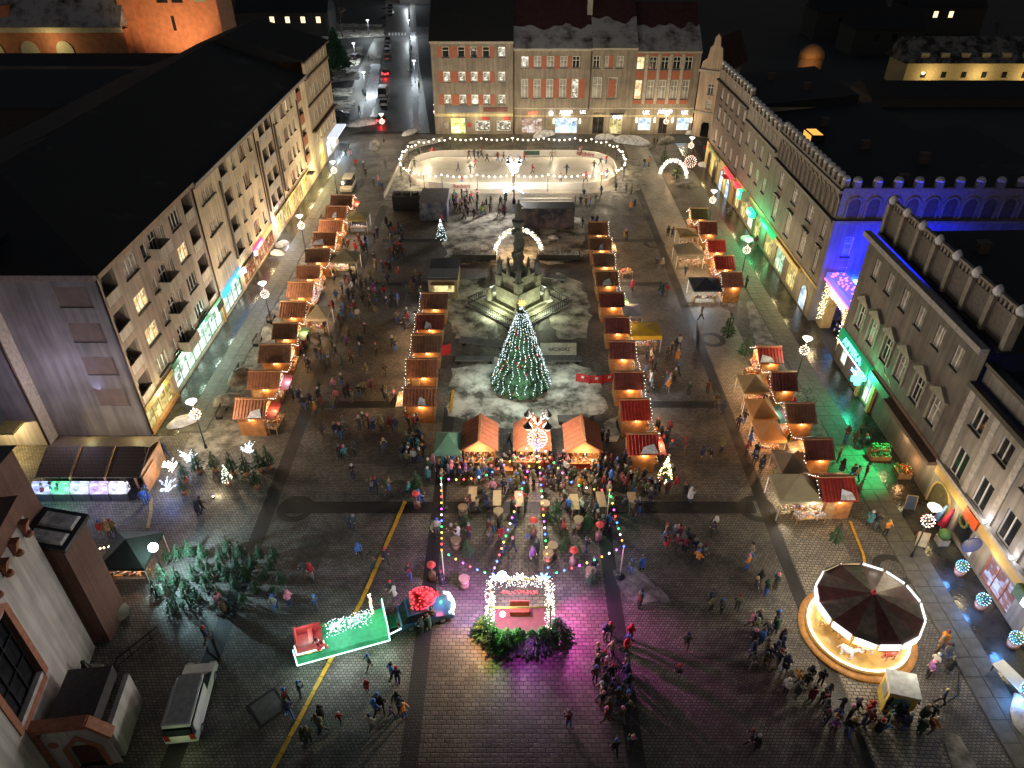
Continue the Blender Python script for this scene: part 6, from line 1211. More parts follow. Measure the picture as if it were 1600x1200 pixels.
def car(label, p, rz, paint, L=4.4, Wd=1.8, H=1.5, kind='car', lit=False, name='parked_car', cat='car', group=None, P=0, snow=False):
    """nose towards +x"""
    t = thing(name, label, cat, p, rz, group); w = Wd / 2; l = L / 2
    if kind == 'car':
        prof = [(-l, .35), (-l + .05, .85), (-l + .25, .95), (l - 1.25, .93), (l - .25, .75), (l, .55), (l, .3)]; gl = [(-l + .3, .93), (-l + .75, H - .05), (.15, H - .05), (l - 1.3, .92)]; ro = [(-l + .72, H - .06), (-l + .85, H), (.0, H), (.2, H - .06)]
    else:
        prof = [(-l, .35), (-l, 1.05), (l - .95, 1.05), (l - .2, .9), (l, .65), (l, .3)]; gl = [(-l + .02, 1.05), (-l + .12, H - .08), (l - 1.75, H - .08), (l - .95, 1.05)]; ro = [(-l + .08, H - .1), (-l + .2, H), (l - 2.0, H), (l - 1.72, H - .1)]
    b = MB(); n = len(prof)
    b.extr([(x, -w, z) for x, z in prof], [(x, w, z) for x, z in prof]); inst('body', b.mesh('body', paint), t)
    k = .84; b = MB().extr([(x, -w * (.96 if z < 1.1 else k), z) for x, z in gl], [(x, w * (.96 if z < 1.1 else k), z) for x, z in gl]); inst('windows', b.mesh('windows', M_carg), t)
    inst('roof', MB().extr([(x, -w * k - .01, z) for x, z in ro], [(x, w * k + .01, z) for x, z in ro]).mesh('roof', M_snow if snow else paint), t)
    for sx in (-1, 1):
        for xx in (-l + .85, l - .85): 
            o = inst('wheel', MB().tube((xx, sx * (w - .18), .32), (xx, sx * (w + .01), .32), .32, n=12).mesh('wheel', M_rub), t); inst('rim', MB().tube((xx, sx * (w + .005), .32), (xx, sx * (w + .02), .32), .19, n=8).mesh('rim', mat('alloy', (.4, .4, .42), .3, .7)), o)
        inst('tail_light', MB().bb(-l - .03, -l + .06, sx * w * .78 - .16, sx * w * .78 + .16, .65, .95 if kind == 'car' else 1.2).mesh('tail_light', M_tail if lit else mat('tail_red', (.25, .02, .02), .3)), t)
        inst('headlight', MB().bb(l - .12, l + .02, sx * w * .75 - .2, sx * w * .75 + .2, .55, .75).mesh('headlight', M_head if P else mat('lens', (.5, .5, .5), .1)), t)
        if kind == 'van':
            for z0, z1, x0, x1 in ((1.1, H - .15, -l + 2.0, -l + 2.1), (1.1, H - .15, -l + .25, -l + .35)): inst('pillar', MB().bb(x0, x1, sx * w * .93 - .03, sx * w * .93 + .03, z0, z1 - .1).mesh('pillar', paint), t)
    inst('number_plate', MB().bb(-l - .02, -l, -.26, .26, .5, .62).mesh('number_plate', M_white), t)
    if lit: lamp((-l - .35, 0, .8), 60, (1, .03, .03), .2, t)
    return t
paint = lambda n_, c_: mat('paint_' + n_, c_, .25, .0, var=.05, coat=.6)
tc_ = car('dark blue tow car carrying a glowing red gift sack, in front of the sleigh float', FT.location + Vector((math.cos(ang) * (h + 2.75), math.sin(ang) * (h + 2.75), 0)), ang, paint('petrol', (.03, .1, .17)), 4.0, 1.75, 1.6, name='tow_car', P=1)
b = MB(); b.lathe([(.02, -.9), (.45, -.8), (.72, -.3), (.6, .3), (.22, .85), (.12, 1.0), (.26, 1.2)], 0, 0, 12); sk_ = thing('gift_sack', 'red gift sack covered in red lights on the tow car roof', 'gift sack', tc_.location + Vector((-.1, .1, 2.1)), rot=(0, P90, ang)); inst('cloth', b.mesh('cloth', mat('sack_red', (.5, .03, .04), .7)), sk_)
b = MB()
for k in range(260): z = q_.uniform(-.85, 1.0); a = q_.random() * 6.283; rr = .74 * math.sqrt(max(.02, 1 - ((z + .05) / 1.05) ** 2)) + .02; b.octa((rr * math.cos(a), rr * math.sin(a), z), .06)
inst('bulbs', b.mesh('bulbs', emat('bulb_red', (1, .04, .06), 2.2)), sk_, kind='stuff'); lamp((0, 0, 1.6), 40, (1, .1, .1), .3, sk_)
b = MB()
for k in range(170): a = q_.uniform(-1.3, 1.3); b.octa((1.6 + .5 * math.cos(a) + q_.uniform(-.12, .12), .95 * math.sin(a), .98 + q_.uniform(0, .25)), .05)
inst('bonnet_lights', b.mesh('bonnet_lights', M_bulbc), tc_, kind='stuff'); lamp((2.6, -.8, 1.3), 45, (.4, .6, 1), .3, tc_)
# white minibus
V0, V1 = G(285, 1160), G(312, 1062); va = math.atan2(V1.y - V0.y, V1.x - V0.x); t = car('white minibus with roof ribs parked beside the church', (V0 + V1) / 2 + Vector((.1, .3, 0)), va, paint('white', (.66, .66, .62)), 5.3, 1.95, 1.98, 'van', name='minibus', cat='minibus')
b = MB()
for k in range(5): b.bb(-2.0, .8, -.6 + k * .3 - .04, -.6 + k * .3 + .04, 1.97, 2.02)
inst('roof_panel', MB().bb(-2.3, .95, -.72, .72, 1.97, 2.0).mesh('roof_panel', mat('rib_grey', (.3, .3, .29), .3, coat=.5)), t); [inst('side_panel', MB().bb(-2.35, .35, s_ * .945 - .02, s_ * .945 + .02, 1.04, 1.86).mesh('side_panel', MATS['paint_white']), t) for s_ in (-1, 1)]; inst('rear_window', MB().bb(-2.67, -2.64, -.78, .78, 1.15, 1.75).mesh('rear_window', M_carg), t)
lamp((-3.6, -.2, 1.6), 16, (.8, 1, .5), .5, t)
# street cars
sa = R(90); 
for px, rz, pt_, kw, lab in (((597, 190), 1.62, paint('wine', (.12, .02, .02)), dict(lit=True), 'car with glowing red tail lights waiting at the street mouth'), ((601, 164), 1.6, paint('silver', (.4, .42, .45)), {}, 'silver car behind the waiting car at the street mouth'),
    ((600, 150), 1.6, paint('offwhite', (.55, .56, .55)), dict(L=5.8, Wd=2.1, H=2.5, kind='van'), 'white delivery van in the street line of cars'), ((604, 117), 1.58, paint('maroon', (.15, .02, .03)), dict(lit=True), 'car with bright red brake lights halfway along the street'),
    ((606, 93), 1.58, paint('burgundy', (.2, .03, .04)), {}, 'dark red car parked ahead of the braking car'), ((606, 77), 1.58, paint('silver', (.4, .42, .45)), {}, 'pale car parked just before the crossing'), ((607, 65), 1.58, paint('black', (.02, .02, .025)), {}, 'black car parked nearest to the crossing stripes'), ((611, 22), 1.57, paint('black', (.02, .02, .025)), {}, 'dark car parked beyond the crossing'), ((611, 12), 1.57, paint('navy', (.03, .04, .08)), {}, 'farthest dark car in the street'),
    ((557, 92), 1.2, paint('black', (.02, .02, .025)), dict(snow=True), 'dark car with snow on the roof in the side yard'), ((531, 182), .3, paint('navy', (.03, .04, .08)), {}, 'dark car by the white awning of the brown corner house')): car(lab, G(*px), rz, pt_, group='cars in the street', **kw)
car('cream van parked facing the viewer behind the far left stalls', G(541, 302) + Vector((0, 2.2, 0)), -P90, paint('cream', (.55, .5, .36)), 4.9, 1.9, 1.95, 'van', name='parked_van', cat='van'); car('dark car parked inside the lit gateway', Vector((39.6, 71.6, 0)), 2.6, paint('black', (.02, .02, .025)))

for px, lab, P in (((556, 100), 'street lamp in the snowy yard left of the street', 1500), ((577, 60), 'street lamp by the crossing, left kerb', 1500), ((649, 130), 'street lamp on the right kerb halfway up the street', 1600), ((640, 60), 'street lamp on the right kerb at the crossing', 1600), ((572, 150), 'street lamp on the left kerb near the delivery van', 1500), ((636, 10), 'farthest street lamp up the street', 1600)): street_lamp(px, lab, P, False, (.85, .95, 1))


# ================================================================ CHURCH IN THE NEAR LEFT CORNER
M_chw = mat('church_plaster', (.46, .43, .41), .9, var=.2, scale=.35, bump=.2, bscale=14)
M_chb = cobblemat('church_brick', (.2, .1, .075), (.15, .075, .06), (.16, .13, .11), .5, .16, (.8, .95), bump=.4, patch=.2)
CHU = thing('church', 'pale plastered church wall with brick framed gothic window and stepped brick buttress', 'church', (-29.0, 30.5, 0))
wd = Vector((2.2, -12.5, 0)).normalized() * 14
f = Face(CHU, wd, math.atan2(-wd.y, -wd.x), 14, 0, 13.0, M_chw, depth=.5)
f.h.append((5.4, 8.8, 5.0, 10.6)); f.done()
f.put('window', winmesh(3.4, 5.6, 3, 3, M_dark), 7.1, .2, 7.8); f.put('pane', panemesh(3.4, 5.6, M_glass), 7.1, .25, 7.8)
b = MB(); b.bb(4.95, 5.4, -.08, .3, 4.6, 10.8).bb(8.8, 9.25, -.08, .3, 4.6, 10.8).extr([(5.4, -.08, 4.6), (8.8, -.08, 4.6), (8.8, .4, 5.05), (5.4, .4, 5.05)], [(5.4, -.08, 4.3), (8.8, -.08, 4.3), (8.8, .4, 4.3), (5.4, .4, 4.3)]); b.pry([(4.95, 10.8), (9.25, 10.8), (7.1, 13.0)], -.08, -.02)
f.put('brick_window_frame', b.mesh('brick_window_frame', mat('frame_brick', (.32, .13, .08), .85, var=.25, scale=4)), 0, 0, 0)
f.box('brick_parapet', 0, 14.3, -.1, 1.2, 13.0, 14.2, M_chb)
for k in range(9): f.put('corbel', MB().extr([(-.25, -.1, .9), (.25, -.1, .9), (.25, -.55, .9), (-.25, -.55, .9)], [(-.18, -.1, 0), (.18, -.1, 0), (.18, -.18, 0), (-.18, -.18, 0)]).lathe([(.02, -.35), (.26, -.2), (.2, .05)], 0, -.25, 7).mesh('corbel', mat('frame_brick', (.32, .13, .08))), 13.3 - k * 1.5, 0, 12.1)
f.put('roof', MB().extr([(0, 1.2, 14.0), (14.3, 1.2, 14.0), (14.3, 8, 14.4), (0, 8, 14.4)], [(0, 1.2, 13.8), (14.3, 1.2, 13.8), (14.3, 8, 14.2), (0, 8, 14.2)]).mesh('roof', M_roofblack), 0, 0, 0)
bt = inst('buttress', MB().bb(-5, -1.5, .5, 3.2, 0, 15.4).mesh('buttress', M_chb), CHU); inst('buttress_cap', MB().extr([(-5.2, .3, 15.4), (-1.3, .3, 15.4), (-1.3, 3.4, 15.4), (-5.2, 3.4, 15.4)], [(-5.2, 1.2, 16.1), (-2.2, 1.2, 16.1), (-2.2, 2.4, 16.1), (-5.2, 2.4, 16.1)]).mesh('buttress_cap', mat('cap_slate', (.025, .025, .03), .5)), bt); inst('cap_snow', MB().extr([(-3.6, 1.3, 16.1), (-2.3, 1.3, 16.1), (-2.3, 2.3, 16.1), (-3.6, 2.3, 16.1)], [(-3.5, 1.4, 16.3), (-2.4, 1.4, 16.25), (-2.4, 2.2, 16.25), (-3.5, 2.2, 16.3)]).mesh('cap_snow', M_snow), bt)
bt = inst('buttress', MB().bb(-1.5, .9, .4, 3.1, 0, 9.6).mesh('buttress', M_chb), CHU); inst('buttress_cap', MB().extr([(-1.5, .2, 9.9), (1.2, .2, 9.3), (1.2, 3.3, 9.3), (-1.5, 3.3, 9.9)], [(-1.5, .2, 10.3), (1.2, .2, 9.6), (1.2, 3.3, 9.6), (-1.5, 3.3, 10.3)]).mesh('buttress_cap', mat('cap_slate', (.025, .025, .03))), bt)
for y0, y1 in ((.5, 1.5), (1.75, 3.0)): inst('cap_snow', MB().extr([(-1.1, y0, 10.2), (.9, y0, 9.68), (.9, y1, 9.68), (-1.1, y1, 10.2)], [(-1.0, y0 + .1, 10.33), (.8, y0 + .1, 9.83), (.8, y1 - .1, 9.83), (-1.0, y1 - .1, 10.33)]).mesh('cap_snow', M_snow), bt)
PO = thing('church_porch', 'small church porch with brick gable coping, oval niche and pointed doorway', 'porch', (-25.4, 22.3, 0), .12)
pf = Face(PO, (-1.9, 0, 0), 0, 3.8, 0, 3.0, M_chw); pf.h.append((1.3, 2.9, 0, 2.3)); pf.done()
pf.put('gable', MB().pry([(0, 3.0), (3.8, 3.0), (2.9, 4.0), (.5, 4.0)], 0, .4).mesh('gable', M_chw), 0, 0, 0)
pf.put('brick_coping', MB().pry([(-.15, 0), (.2, 0), (.2, 3.9), (-.15, 4.1)], -.1, .6).pry([(-.15, 4.0), (2.9, 4.0), (2.9, 4.35), (-.15, 4.35)], -.1, .6).pry([(2.75, 4.3), (3.0, 4.3), (4.0, 2.9), (3.75, 2.75)], -.1, .6).mesh('brick_coping', mat('frame_brick', (.32, .13, .08))), 0, 0, 0)
pf.put('door_arch', MB().pry([(1.0, 0), (1.3, 0), (1.3, 2.0), (2.1, 2.9), (2.9, 2.0), (2.9, 0), (3.2, 0), (3.2, 2.1), (2.1, 3.35), (1.0, 2.1)], -.08, -.01).mesh('door_arch', mat('frame_brick', (.32, .13, .08))), 0, 0, 0); pf.put('door', MB().bb(1.3, 2.9, .2, .28, 0, 2.6).mesh('door', mat('door_oak', (.1, .04, .03), .6)), 0, 0, 0)
pf.put('oval_niche', MB().lathe([(.3, -.02), (.3, .02)], 0, 0, 12).mesh('oval_niche', mat('frame_brick', (.32, .13, .08))), .65, -.01, 2.6).rotation_euler = (P90, 0, 0)
inst('side_wall', MB().bb(-1.9, -1.6, .4, 4, 0, 3).mesh('side_wall', M_chw), PO); inst('side_wall', MB().bb(1.6, 1.9, .4, 4, 0, 3).mesh('side_wall', M_chw), PO); inst('roof', MB().prx([(.3, 3.0), (.3, 4.0), (4, 4.0), (4, 3.0)], -1.4, 1.2).mesh('roof', mat('porch_roof', (.05, .045, .05), .8)), PO)
t = thing('stone_figure', 'small dark stone figure on snow topped pedestals at the church wall', 'statue', (-27.6, 27.6, 0)); inst('pedestal', MB().bb(-.5, .5, -.5, .5, 0, 1.2).bb(-.65, .65, -.65, .65, 1.2, 1.4).mesh('pedestal', M_stone), t); inst('figure', MB().lathe([(.3, 1.4), (.32, 1.8), (.18, 2.3), (.1, 2.4), (.14, 2.6), (.02, 2.75)], 0, 0, 8).mesh('figure', M_dark), t); inst('snow_top', MB().bb(-.6, .6, -.6, -.2, 1.4, 1.5).mesh('snow_top', M_snow), t)
t = thing('boulder', 'pale rounded boulder in the dark churchyard', 'boulder', G(189, 962)); inst('rock', MB().ball((0, 0, .45), .75, 0, 9, 6, .8).mesh('rock', M_stone), t)
t = thing('churchyard_fence', 'dark low fence curving from the church porch to the tree lot', 'fence', G(172, 1100)); pts = [G(172, 1100), G(188, 1040), G(225, 1010), G(250, 990)]
for a, c in zip(pts, pts[1:]):
    n = max(1, int((c - a).length / .9)); ang = math.atan2(c.y - a.y, c.x - a.x); L = (c - a).length / n
    for k in range(n): inst('fence_panel', MB().bb(-L / 2, L / 2, -.03, .03, .75, .85).bb(-L / 2, L / 2, -.03, .03, .15, .22).bb(-.03, .03, -.04, .04, 0, 1.0).mesh('fence_panel', M_dark), t, a.lerp(c, (k + .5) / n) - pts[0], ang)
lamp((-22.5, 27, 8), 80, (.95, .84, .9), .8, spot=95, aim=(-29, 25, 7.5)); lamp((-22.5, 36, 5), 60, (1, .8, .7), .8, spot=110, aim=(-30, 32, 7))
# ================================================================ FAR BACKGROUND
M_tw = mat('tower_brick', (.42, .17, .085), .85, var=.2, scale=.8)
for lab, x0, x1, y0, y1, h_ in (('long black roofed block hiding the foot of the orange tower', -150, -66, 168, 184, 9.2), ('black roofed block behind the ochre tenement', -110, -66, 120, 150, 14), ('low dark block added to hide lit ground before the far cream house', 82, 150, 172, 184, 3.0)):  # last block is added in place of dark trees, to cover lit ground
    t = thing('dark_block', lab, 'building', ((x0 + x1) / 2, y0, 0)); w_ = (x1 - x0) / 2; inst('wall', MB().bb(-w_, w_, 0, y1 - y0, 0, h_ - .8).mesh('wall', mat('night_wall', (.06, .055, .05), .9)), t); inst('roof', MB().prx([(-.5, h_ - .8), (y1 - y0 + .5, h_ - .8), ((y1 - y0) * .6, h_ + 1.2)], -w_ - .3, w_ + .3).mesh('roof', M_roofblack), t)
T = thing('church_tower', 'floodlit orange brick church tower rising behind the black roofs', 'tower', (-86.6, 205, 0))
inst('shaft', MB().bb(-9.5, 9.5, 0, 18, 0, 32).mesh('shaft', M_tw), T)
for sx in (-1, 1): inst('buttress', MB().bb(sx * 10.6 - 1.9, sx * 10.6 + 1.9, -1.8, 3, 0, 26).bb(sx * 10.6 - 1.4, sx * 10.6 + 1.4, -1.2, 3, 26, 32).mesh('buttress', M_tw), T)
inst('louvre_window', MB().bb(-3.2, -.4, -.1, .05, 17, 24).bb(.6, 3.4, -.1, .05, 17, 24).mesh('louvre_window', M_glass), T); inst('slit_window', MB().bb(-.6, .2, -.1, .05, 10.6, 14).mesh('slit_window', M_glass), T); inst('copper_panel', MB().bb(7, 10, -1.95, -1.8, 17.5, 21).mesh('copper_panel', mat('verdigris', (.2, .3, .2), .7)), T)
lamp((-84, 192, 8), 9000, (1, .62, .32), .5, spot=120, aim=(-86, 205, 17))
N = thing('church_nave', 'long brick church nave with pale cornice and snowy roof, beside the orange tower', 'church', (-120, 200, 0))
inst('wall', MB().bb(-30, 22, 0, 16, 0, 11.6).mesh('wall', M_tw), N); inst('cornice', MB().bb(-30, 22, -.6, 0, 11.0, 12.2).mesh('cornice', mat('pale_cornice', (.55, .5, .35), .8)), N); inst('roof', MB().prx([(-.8, 12.3), (17, 12.3), (8, 22)], -30, 22).mesh('roof', M_snowroof), N); inst('dormer', MB().bb(-9, -6, 1, 4, 13, 17).mesh('dormer', mat('dormer_brick', (.3, .12, .08), .8)), N)
for x in (-12, -3, 6): inst('arch_window', MB().pry([(x + 2.2 * math.cos(math.pi * k / 8), 6.5 + 2.6 * math.sin(math.pi * k / 8)) for k in range(9)] + [(x - 2.2, 1), (x + 2.2, 1)], -.3, .05).mesh('arch_window', mat('pale_cornice', (.55, .5, .35))), N)
lamp((-116, 196, 9), 420, (1, .75, .35), .5); lamp((-136, 196, 9), 420, (1, .75, .35), .5)
FB = thing('far_house', 'long cream house wall under a snowy roof, far beyond the right roofs', 'building', (111, 190, 0))
inst('wall', MB().bb(-14, 30, 0, 10, 0, 5.8).mesh('wall', mat('far_cream', (.5, .4, .22), .85)), FB); inst('roof', MB().prx([(-.6, 5.8), (11, 5.8), (5, 11)], -15, 30).mesh('roof', patchmat('far_snow_roof', (.02, .02, .022), (.2, .19, .18), .45, .6, .4)), FB)
for k in range(6): inst('window', MB().bb(-10 + k * 5, -8.8 + k * 5, -.06, .02, 2.4, 3.8).mesh('window', M_glass), FB); inst('dormer', MB().bb(-11 + k * 5, -9 + k * 5, .5, 3, 6.4, 8).mesh('dormer', mat('far_dormer', (.2, .17, .13), .8)), FB)
lamp((103, 187, 3), 420, (1, .75, .35), .5); lamp((115, 187, 3), 420, (1, .75, .35), .5); lamp((127, 187, 3), 420, (1, .75, .35), .5)
TU = thing('round_turret', 'round amber lit turret roof beyond the black roofs', 'turret', (73, 190, 0)); inst('drum', MB().lathe([(2.8, 0), (2.8, 7)], 0, 0, 14).mesh('drum', mat('turret_amber', (.35, .18, .08), .8)), TU); inst('dome', MB().lathe([(3.1, 7), (2.8, 8.4), (1.6, 9.6), (.05, 10.2)], 0, 0, 14).mesh('dome', mat('turret_amber', (.35, .18, .08))), TU); lamp((70, 183, 8), 420, (1, .6, .25), .4)
DO = thing('attic_skylight', 'amber glowing three pane attic skylight on the dark right roofs', 'skylight', (39.8, 97.4, 14.9)); inst('frame', MB().bb(-.6, 1.2, -1.5, 1.5, -.2, 1.0).mesh('frame', M_roofblack), DO)
for k in range(3): inst('pane', MB().bb(-.66, -.6, -1.4 + k * .95, -.55 + k * .95, .1, .9).mesh('pane', emat('amber_pane', (1, .45, .08), .8)), DO); inst('roof_pane', MB().bb(-.4, .9, -1.4 + k * .95, -.55 + k * .95, 1.0, 1.04).mesh('roof_pane', MATS['amber_pane']), DO)
fr = random.Random(21)
for i, (px, w, h_, lab) in enumerate((((1478, 22), 26, 8, 'dark far house with two lit windows at the upper right edge'), ((1390, 52), 20, 7, 'dark far house with a reddish chimney among the right roofs'), ((1330, 30), 22, 8, 'dark far house nearest the corner gable'), ((180, 5), 24, 8, 'dark far house behind the nave roof'), ((440, 25), 30, 7, 'dark low house left of the street end'), ((700, -20), 40, 8, 'dark house beyond the end of the street'))):
    p = G(*px, 6); t = thing('far_house', lab, 'building', (p.x, p.y, 0)); inst('wall', MB().bb(-w / 2, w / 2, 0, 12, 0, h_).mesh('wall', mat('night_wall', (.06, .055, .05), .9)), t); inst('roof', MB().prx([(-.5, h_), (12.5, h_), (6, h_ + 5)], -w / 2, w / 2).mesh('roof', M_roofblack), t)
    for k in range(2 if i != 4 else 4): inst('lit_window', MB().bb(-4 + k * 5, -2.6 + k * 5, -.05, .02, h_ - 3, h_ - 1.2).mesh('lit_window', emat('far_window', (1, .7, .4), 1.2) if i in (0, 4) else M_glass), t)
fr = random.Random(21)
# ================================================================ PEOPLE'S THINGS: STAGE, TREES, TABLES, LIGHT STRINGS
st_ = thing('light_pavilion', 'open pavilion of light nets and star shapes with red seat, spruces in front', 'pavilion', (.55, 32.6, 0)); q_ = random.Random(31)
for x in (-2.1, 2.1):
    for y in (-1.2, 1.2): inst('post', MB().bb(x - .05, x + .05, y - .05, y + .05, 0, 3.2).mesh('post', M_wood2), st_)
    b = MB()
    for k in range(260): b.octa((x + q_.uniform(-.35, .35), q_.uniform(-1.3, 1.3), 3.3 * q_.random() ** .8), .036, 1 if q_.random() < .12 else 0)
    inst('light_net', b.mesh('light_net', [M_bulbw, M_bulbc]), st_, kind='stuff')
inst('beam', MB().bb(-2.15, 2.15, 1.15, 1.25, 3.1, 3.2).bb(-2.15, 2.15, -1.25, -1.15, 3.1, 3.2).mesh('beam', M_wood2), st_); b = MB()
for k in range(240): b.octa((q_.uniform(-2.1, 2.1), 1.2 + q_.uniform(-.1, .1), q_.uniform(2.3, 3.5)), .036, q_.randrange(2))
inst('light_fringe', b.mesh('light_fringe', [M_bulbw, M_bulbc]), st_, kind='stuff'); b = MB()
for k in range(60): b.octa((q_.uniform(-1.3, 1.3), .9, q_.uniform(1.9, 2.3)), .05)
inst('red_fringe', b.mesh('red_fringe', MATS['bulb_red']), st_, kind='stuff')
for x, m_ in ((-1.7, MATS['bulb_blue']), (0, M_bulbw), (1.7, MATS['bulb_blue'])):
    b = MB()
    for k in range(6): a = k * 1.047; [b.octa((.13 * j * math.cos(a), 0, .13 * j * math.sin(a)), .085) for j in range(1, 4)]
    inst('star_light', b.mesh('star_light', m_ if x else M_bulbw), st_, (x, 1.1, 3.5), kind='stuff')
inst('seat', MB().bb(-.7, .7, .4, .9, .05, .5).bb(-.7, .7, .9, 1.0, .05, 1.1).mesh('seat', mat('throne_red', (.35, .04, .04), .6)), st_); inst('carpet', MB().bb(-1.9, 1.9, -1.1, 1.1, .01, .05).mesh('carpet', mat('carpet_wine', (.15, .03, .05), .8)), st_)
gl = inst('globe_lamp', MB().ball((0, 0, 0), .38, 0, 10, 6).mesh('globe_lamp', emat('globe_white', (1, .98, .9), 12)), st_, (-1.25, 1.3, 3.3)); lamp((-1.25, .8, 3.75), 1100, (1, .88, .78), .25, st_)
inst('green_spot', MB().ball((0, 0, 0), .2, 0, 8, 5).mesh('green_spot', emat('spot_green', (.2, 1, .2), 14)), st_, (-1.2, -.9, 2.0)); lamp((-1.2, -1.5, 2.7), 200, (.3, 1, .12), .15, st_)
lamp((2.9, .6, 3.2), 2000, (1, .14, .75), .2, st_, spot=105, aim=(6.3, -2.2, -3)); lamp((.5, -2.9, 2.6), 260, (.8, .1, 1), .2, st_, spot=120, aim=(2, -7, -3)); lamp((2.6, 1.4, 2.8), 520, (.45, .2, 1), .2, st_, spot=90, aim=(7.5, 5, -3)); lamp((-2.8, 1.4, 3.0), 800, (.7, .15, 1), .2, st_, spot=105, aim=(-6.5, 2.5, -3)); lamp((-2.8, -.8, 2.4), 620, (1, .5, .18), .2, st_, spot=100, aim=(-6, -5, -3)); lamp((0, 2.4, 3.0), 420, (1, .5, .9), .3, st_); lamp((-2.6, 1.2, 3.0), 420, (.6, .3, 1), .3, st_)
for i, (x, y, h_) in enumerate(((-1.7, -1.9, 1.9), (-.9, -2.2, 2.2), (-.1, -2.0, 2.0), (.8, -2.3, 2.3), (1.6, -1.9, 2.0), (2.7, -1.2, 2.2), (-2.5, -.9, 1.9))):
    make_conifer('spruce', ['leftmost spruce', 'second spruce from the left', 'third spruce from the left', 'fourth spruce from the left', 'fifth spruce from the left', 'right corner spruce', 'left corner spruce'][i] + ' standing before the light pavilion', 'spruce', (st_.location.x + x, st_.location.y + y, 0), h_, .85, 420, 40 + i, 'spruces before the pavilion')
BC = [emat('bulb_c_red', (1, .05, .06), 3.8), emat('bulb_c_blue', (.05, .15, 1), 5.0), emat('bulb_c_green', (.03, 1, .2), 2.9), emat('bulb_c_yellow', (1, .75, .1), 2.9), emat('bulb_c_violet', (.75, .1, 1), 3.8), emat('bulb_c_white', (.95, .95, 1), 3.4), emat('bulb_c_orange', (1, .3, .04), 3.4)]
BCm = [MB().ball((0, 0, 0), .085, 0, 6, 4).mesh('bulb', m) for m in BC]
PC = [(1, .1, .15), (.15, .25, 1), (.1, 1, .3), (1, .7, .2), (.7, .15, 1), (1, .9, .9), (1, .4, .1)]
def colour_string(label, pts, step=.62, sag=.3):
    t = thing('coloured_light_string', label, 'string of lights', pts[0], 0, 'coloured strings over the drinking tables'); o = pts[0]; line = []; i = int(pts[0].x * 7) % 7; n_ = 0
    for a, c in zip(pts, pts[1:]):
        n = max(2, int((c - a).length / step))
        for k in range(n):
            w = a.lerp(c, k / n); w.z -= 4 * sag * (k / n) * (1 - k / n); line.append(tuple(w - o)); inst('bulb', BCm[i % 7], t, w - o - Vector((0, 0, .08)))
            if n_ % 4 == 1: lamp(w - o - Vector((0, 0, .25)), 26, PC[i % 7], .1, t)
            i += 1 if n_ % 3 else 3; n_ += 1
    line.append(tuple(pts[-1] - o)); inst('cable', MB().path(line, .015, 3).mesh('cable', M_dark), t)
mt = Vector((2.2, 48.1, 4.2)); pA, pB, pC_, pD = G(689, 746, 3.5), G(690, 858, 3.5), G(953, 764, 3.5), G(975, 852, 3.5); gL, gR = Vector((-1.4, 33.9, 3.6)), Vector((2.6, 33.9, 3.6))
for lab, pts in (('coloured bulb string from the lantern mast to the left far pole', [mt, G(760, 741, 3.6), pA]), ('coloured bulb string between the two left poles', [pA, pB]), ('coloured bulb string drooping from left near pole to the pavilion', [pB, gL]), ('coloured bulb string from lantern mast to right far pole', [mt, G(893, 752, 3.6), pC_]),
    ('coloured bulb string between the two right poles', [pC_, pD]), ('coloured bulb string drooping from right near pole to the pavilion', [pD, gR]), ('left of two coloured bulb strings running from mast to pavilion', [mt, gL]), ('right of two coloured bulb strings running from mast to pavilion', [mt, gR]), ('bundle of coloured bulbs hanging down the lantern mast', [Vector((2.2, 47.7, 4.4)), Vector((2.2, 47.7, 1.4))])): colour_string(lab, pts)
for p, lab in ((pA, 'left far'), (pB, 'left near'), (pC_, 'right far'), (pD, 'right near')):
    t = thing('wooden_pole', f'pale {lab} pole holding the coloured bulb strings', 'pole', (p.x, p.y, 0), 0, 'poles of the coloured strings'); inst('shaft', MB().tube((0, 0, 0), (0, 0, 3.55), .05, n=6).mesh('shaft', mat('pale_pole', (.5, .4, .3), .7)), t); inst('foot', MB().lathe([(.4, 0), (.35, .12), (.1, .16)], 0, 0, 10).mesh('foot', M_dark), t)
# tables
_tt = MB().bb(-.35, .35, -.9, .9, 1.02, 1.08).mesh('table_top', mat('table_birch', (.4, .28, .18), .55, var=.15)); _tl = MB().bb(-.04, .04, -.04, .04, 0, 1.02).mesh('leg', mat('table_birch', (.55, .4, .26)))
for px, lab in (((739, 786), 'crowded pale high table between guests, leftmost of the row'), ((777, 792), 'empty pale high table, second from the left'), ((811, 793), 'pale high table just left of the lantern mast foot'), ((897, 798), 'pale high table with a guest on each side, right of the dark spruce'), ((938, 794), 'pale high table with bright drinks under the right string'), ((986, 795), 'rightmost pale high table beside snow')):
    t = thing('high_table', lab, 'high table', G(*px), rnd.uniform(-.08, .08), 'high tables before the kiosks'); inst('table_top', _tt, t)
    for x in (-.28, .28):
        for y in (-.8, .8): inst('leg', _tl, t, (x, y, 0))
_bar = MB().lathe([(.28, 0), (.36, .3), (.38, .5), (.36, .75), (.29, 1.02)], 0, 0, 12).mesh('barrel_body', mat('barrel_oak', (.28, .18, .11), .6, var=.3, scale=4)); _hoop = MB().lathe([(.35, .22), (.375, .3)], 0, 0, 12, cap=False).lathe([(.375, .68), (.36, .75)], 0, 0, 12, cap=False).mesh('hoop', M_dark); _btop = MB().lathe([(.42, 1.02), (.42, 1.07)], 0, 0, 14).mesh('barrel_top', mat('barrel_lid', (.26, .18, .11), .6))
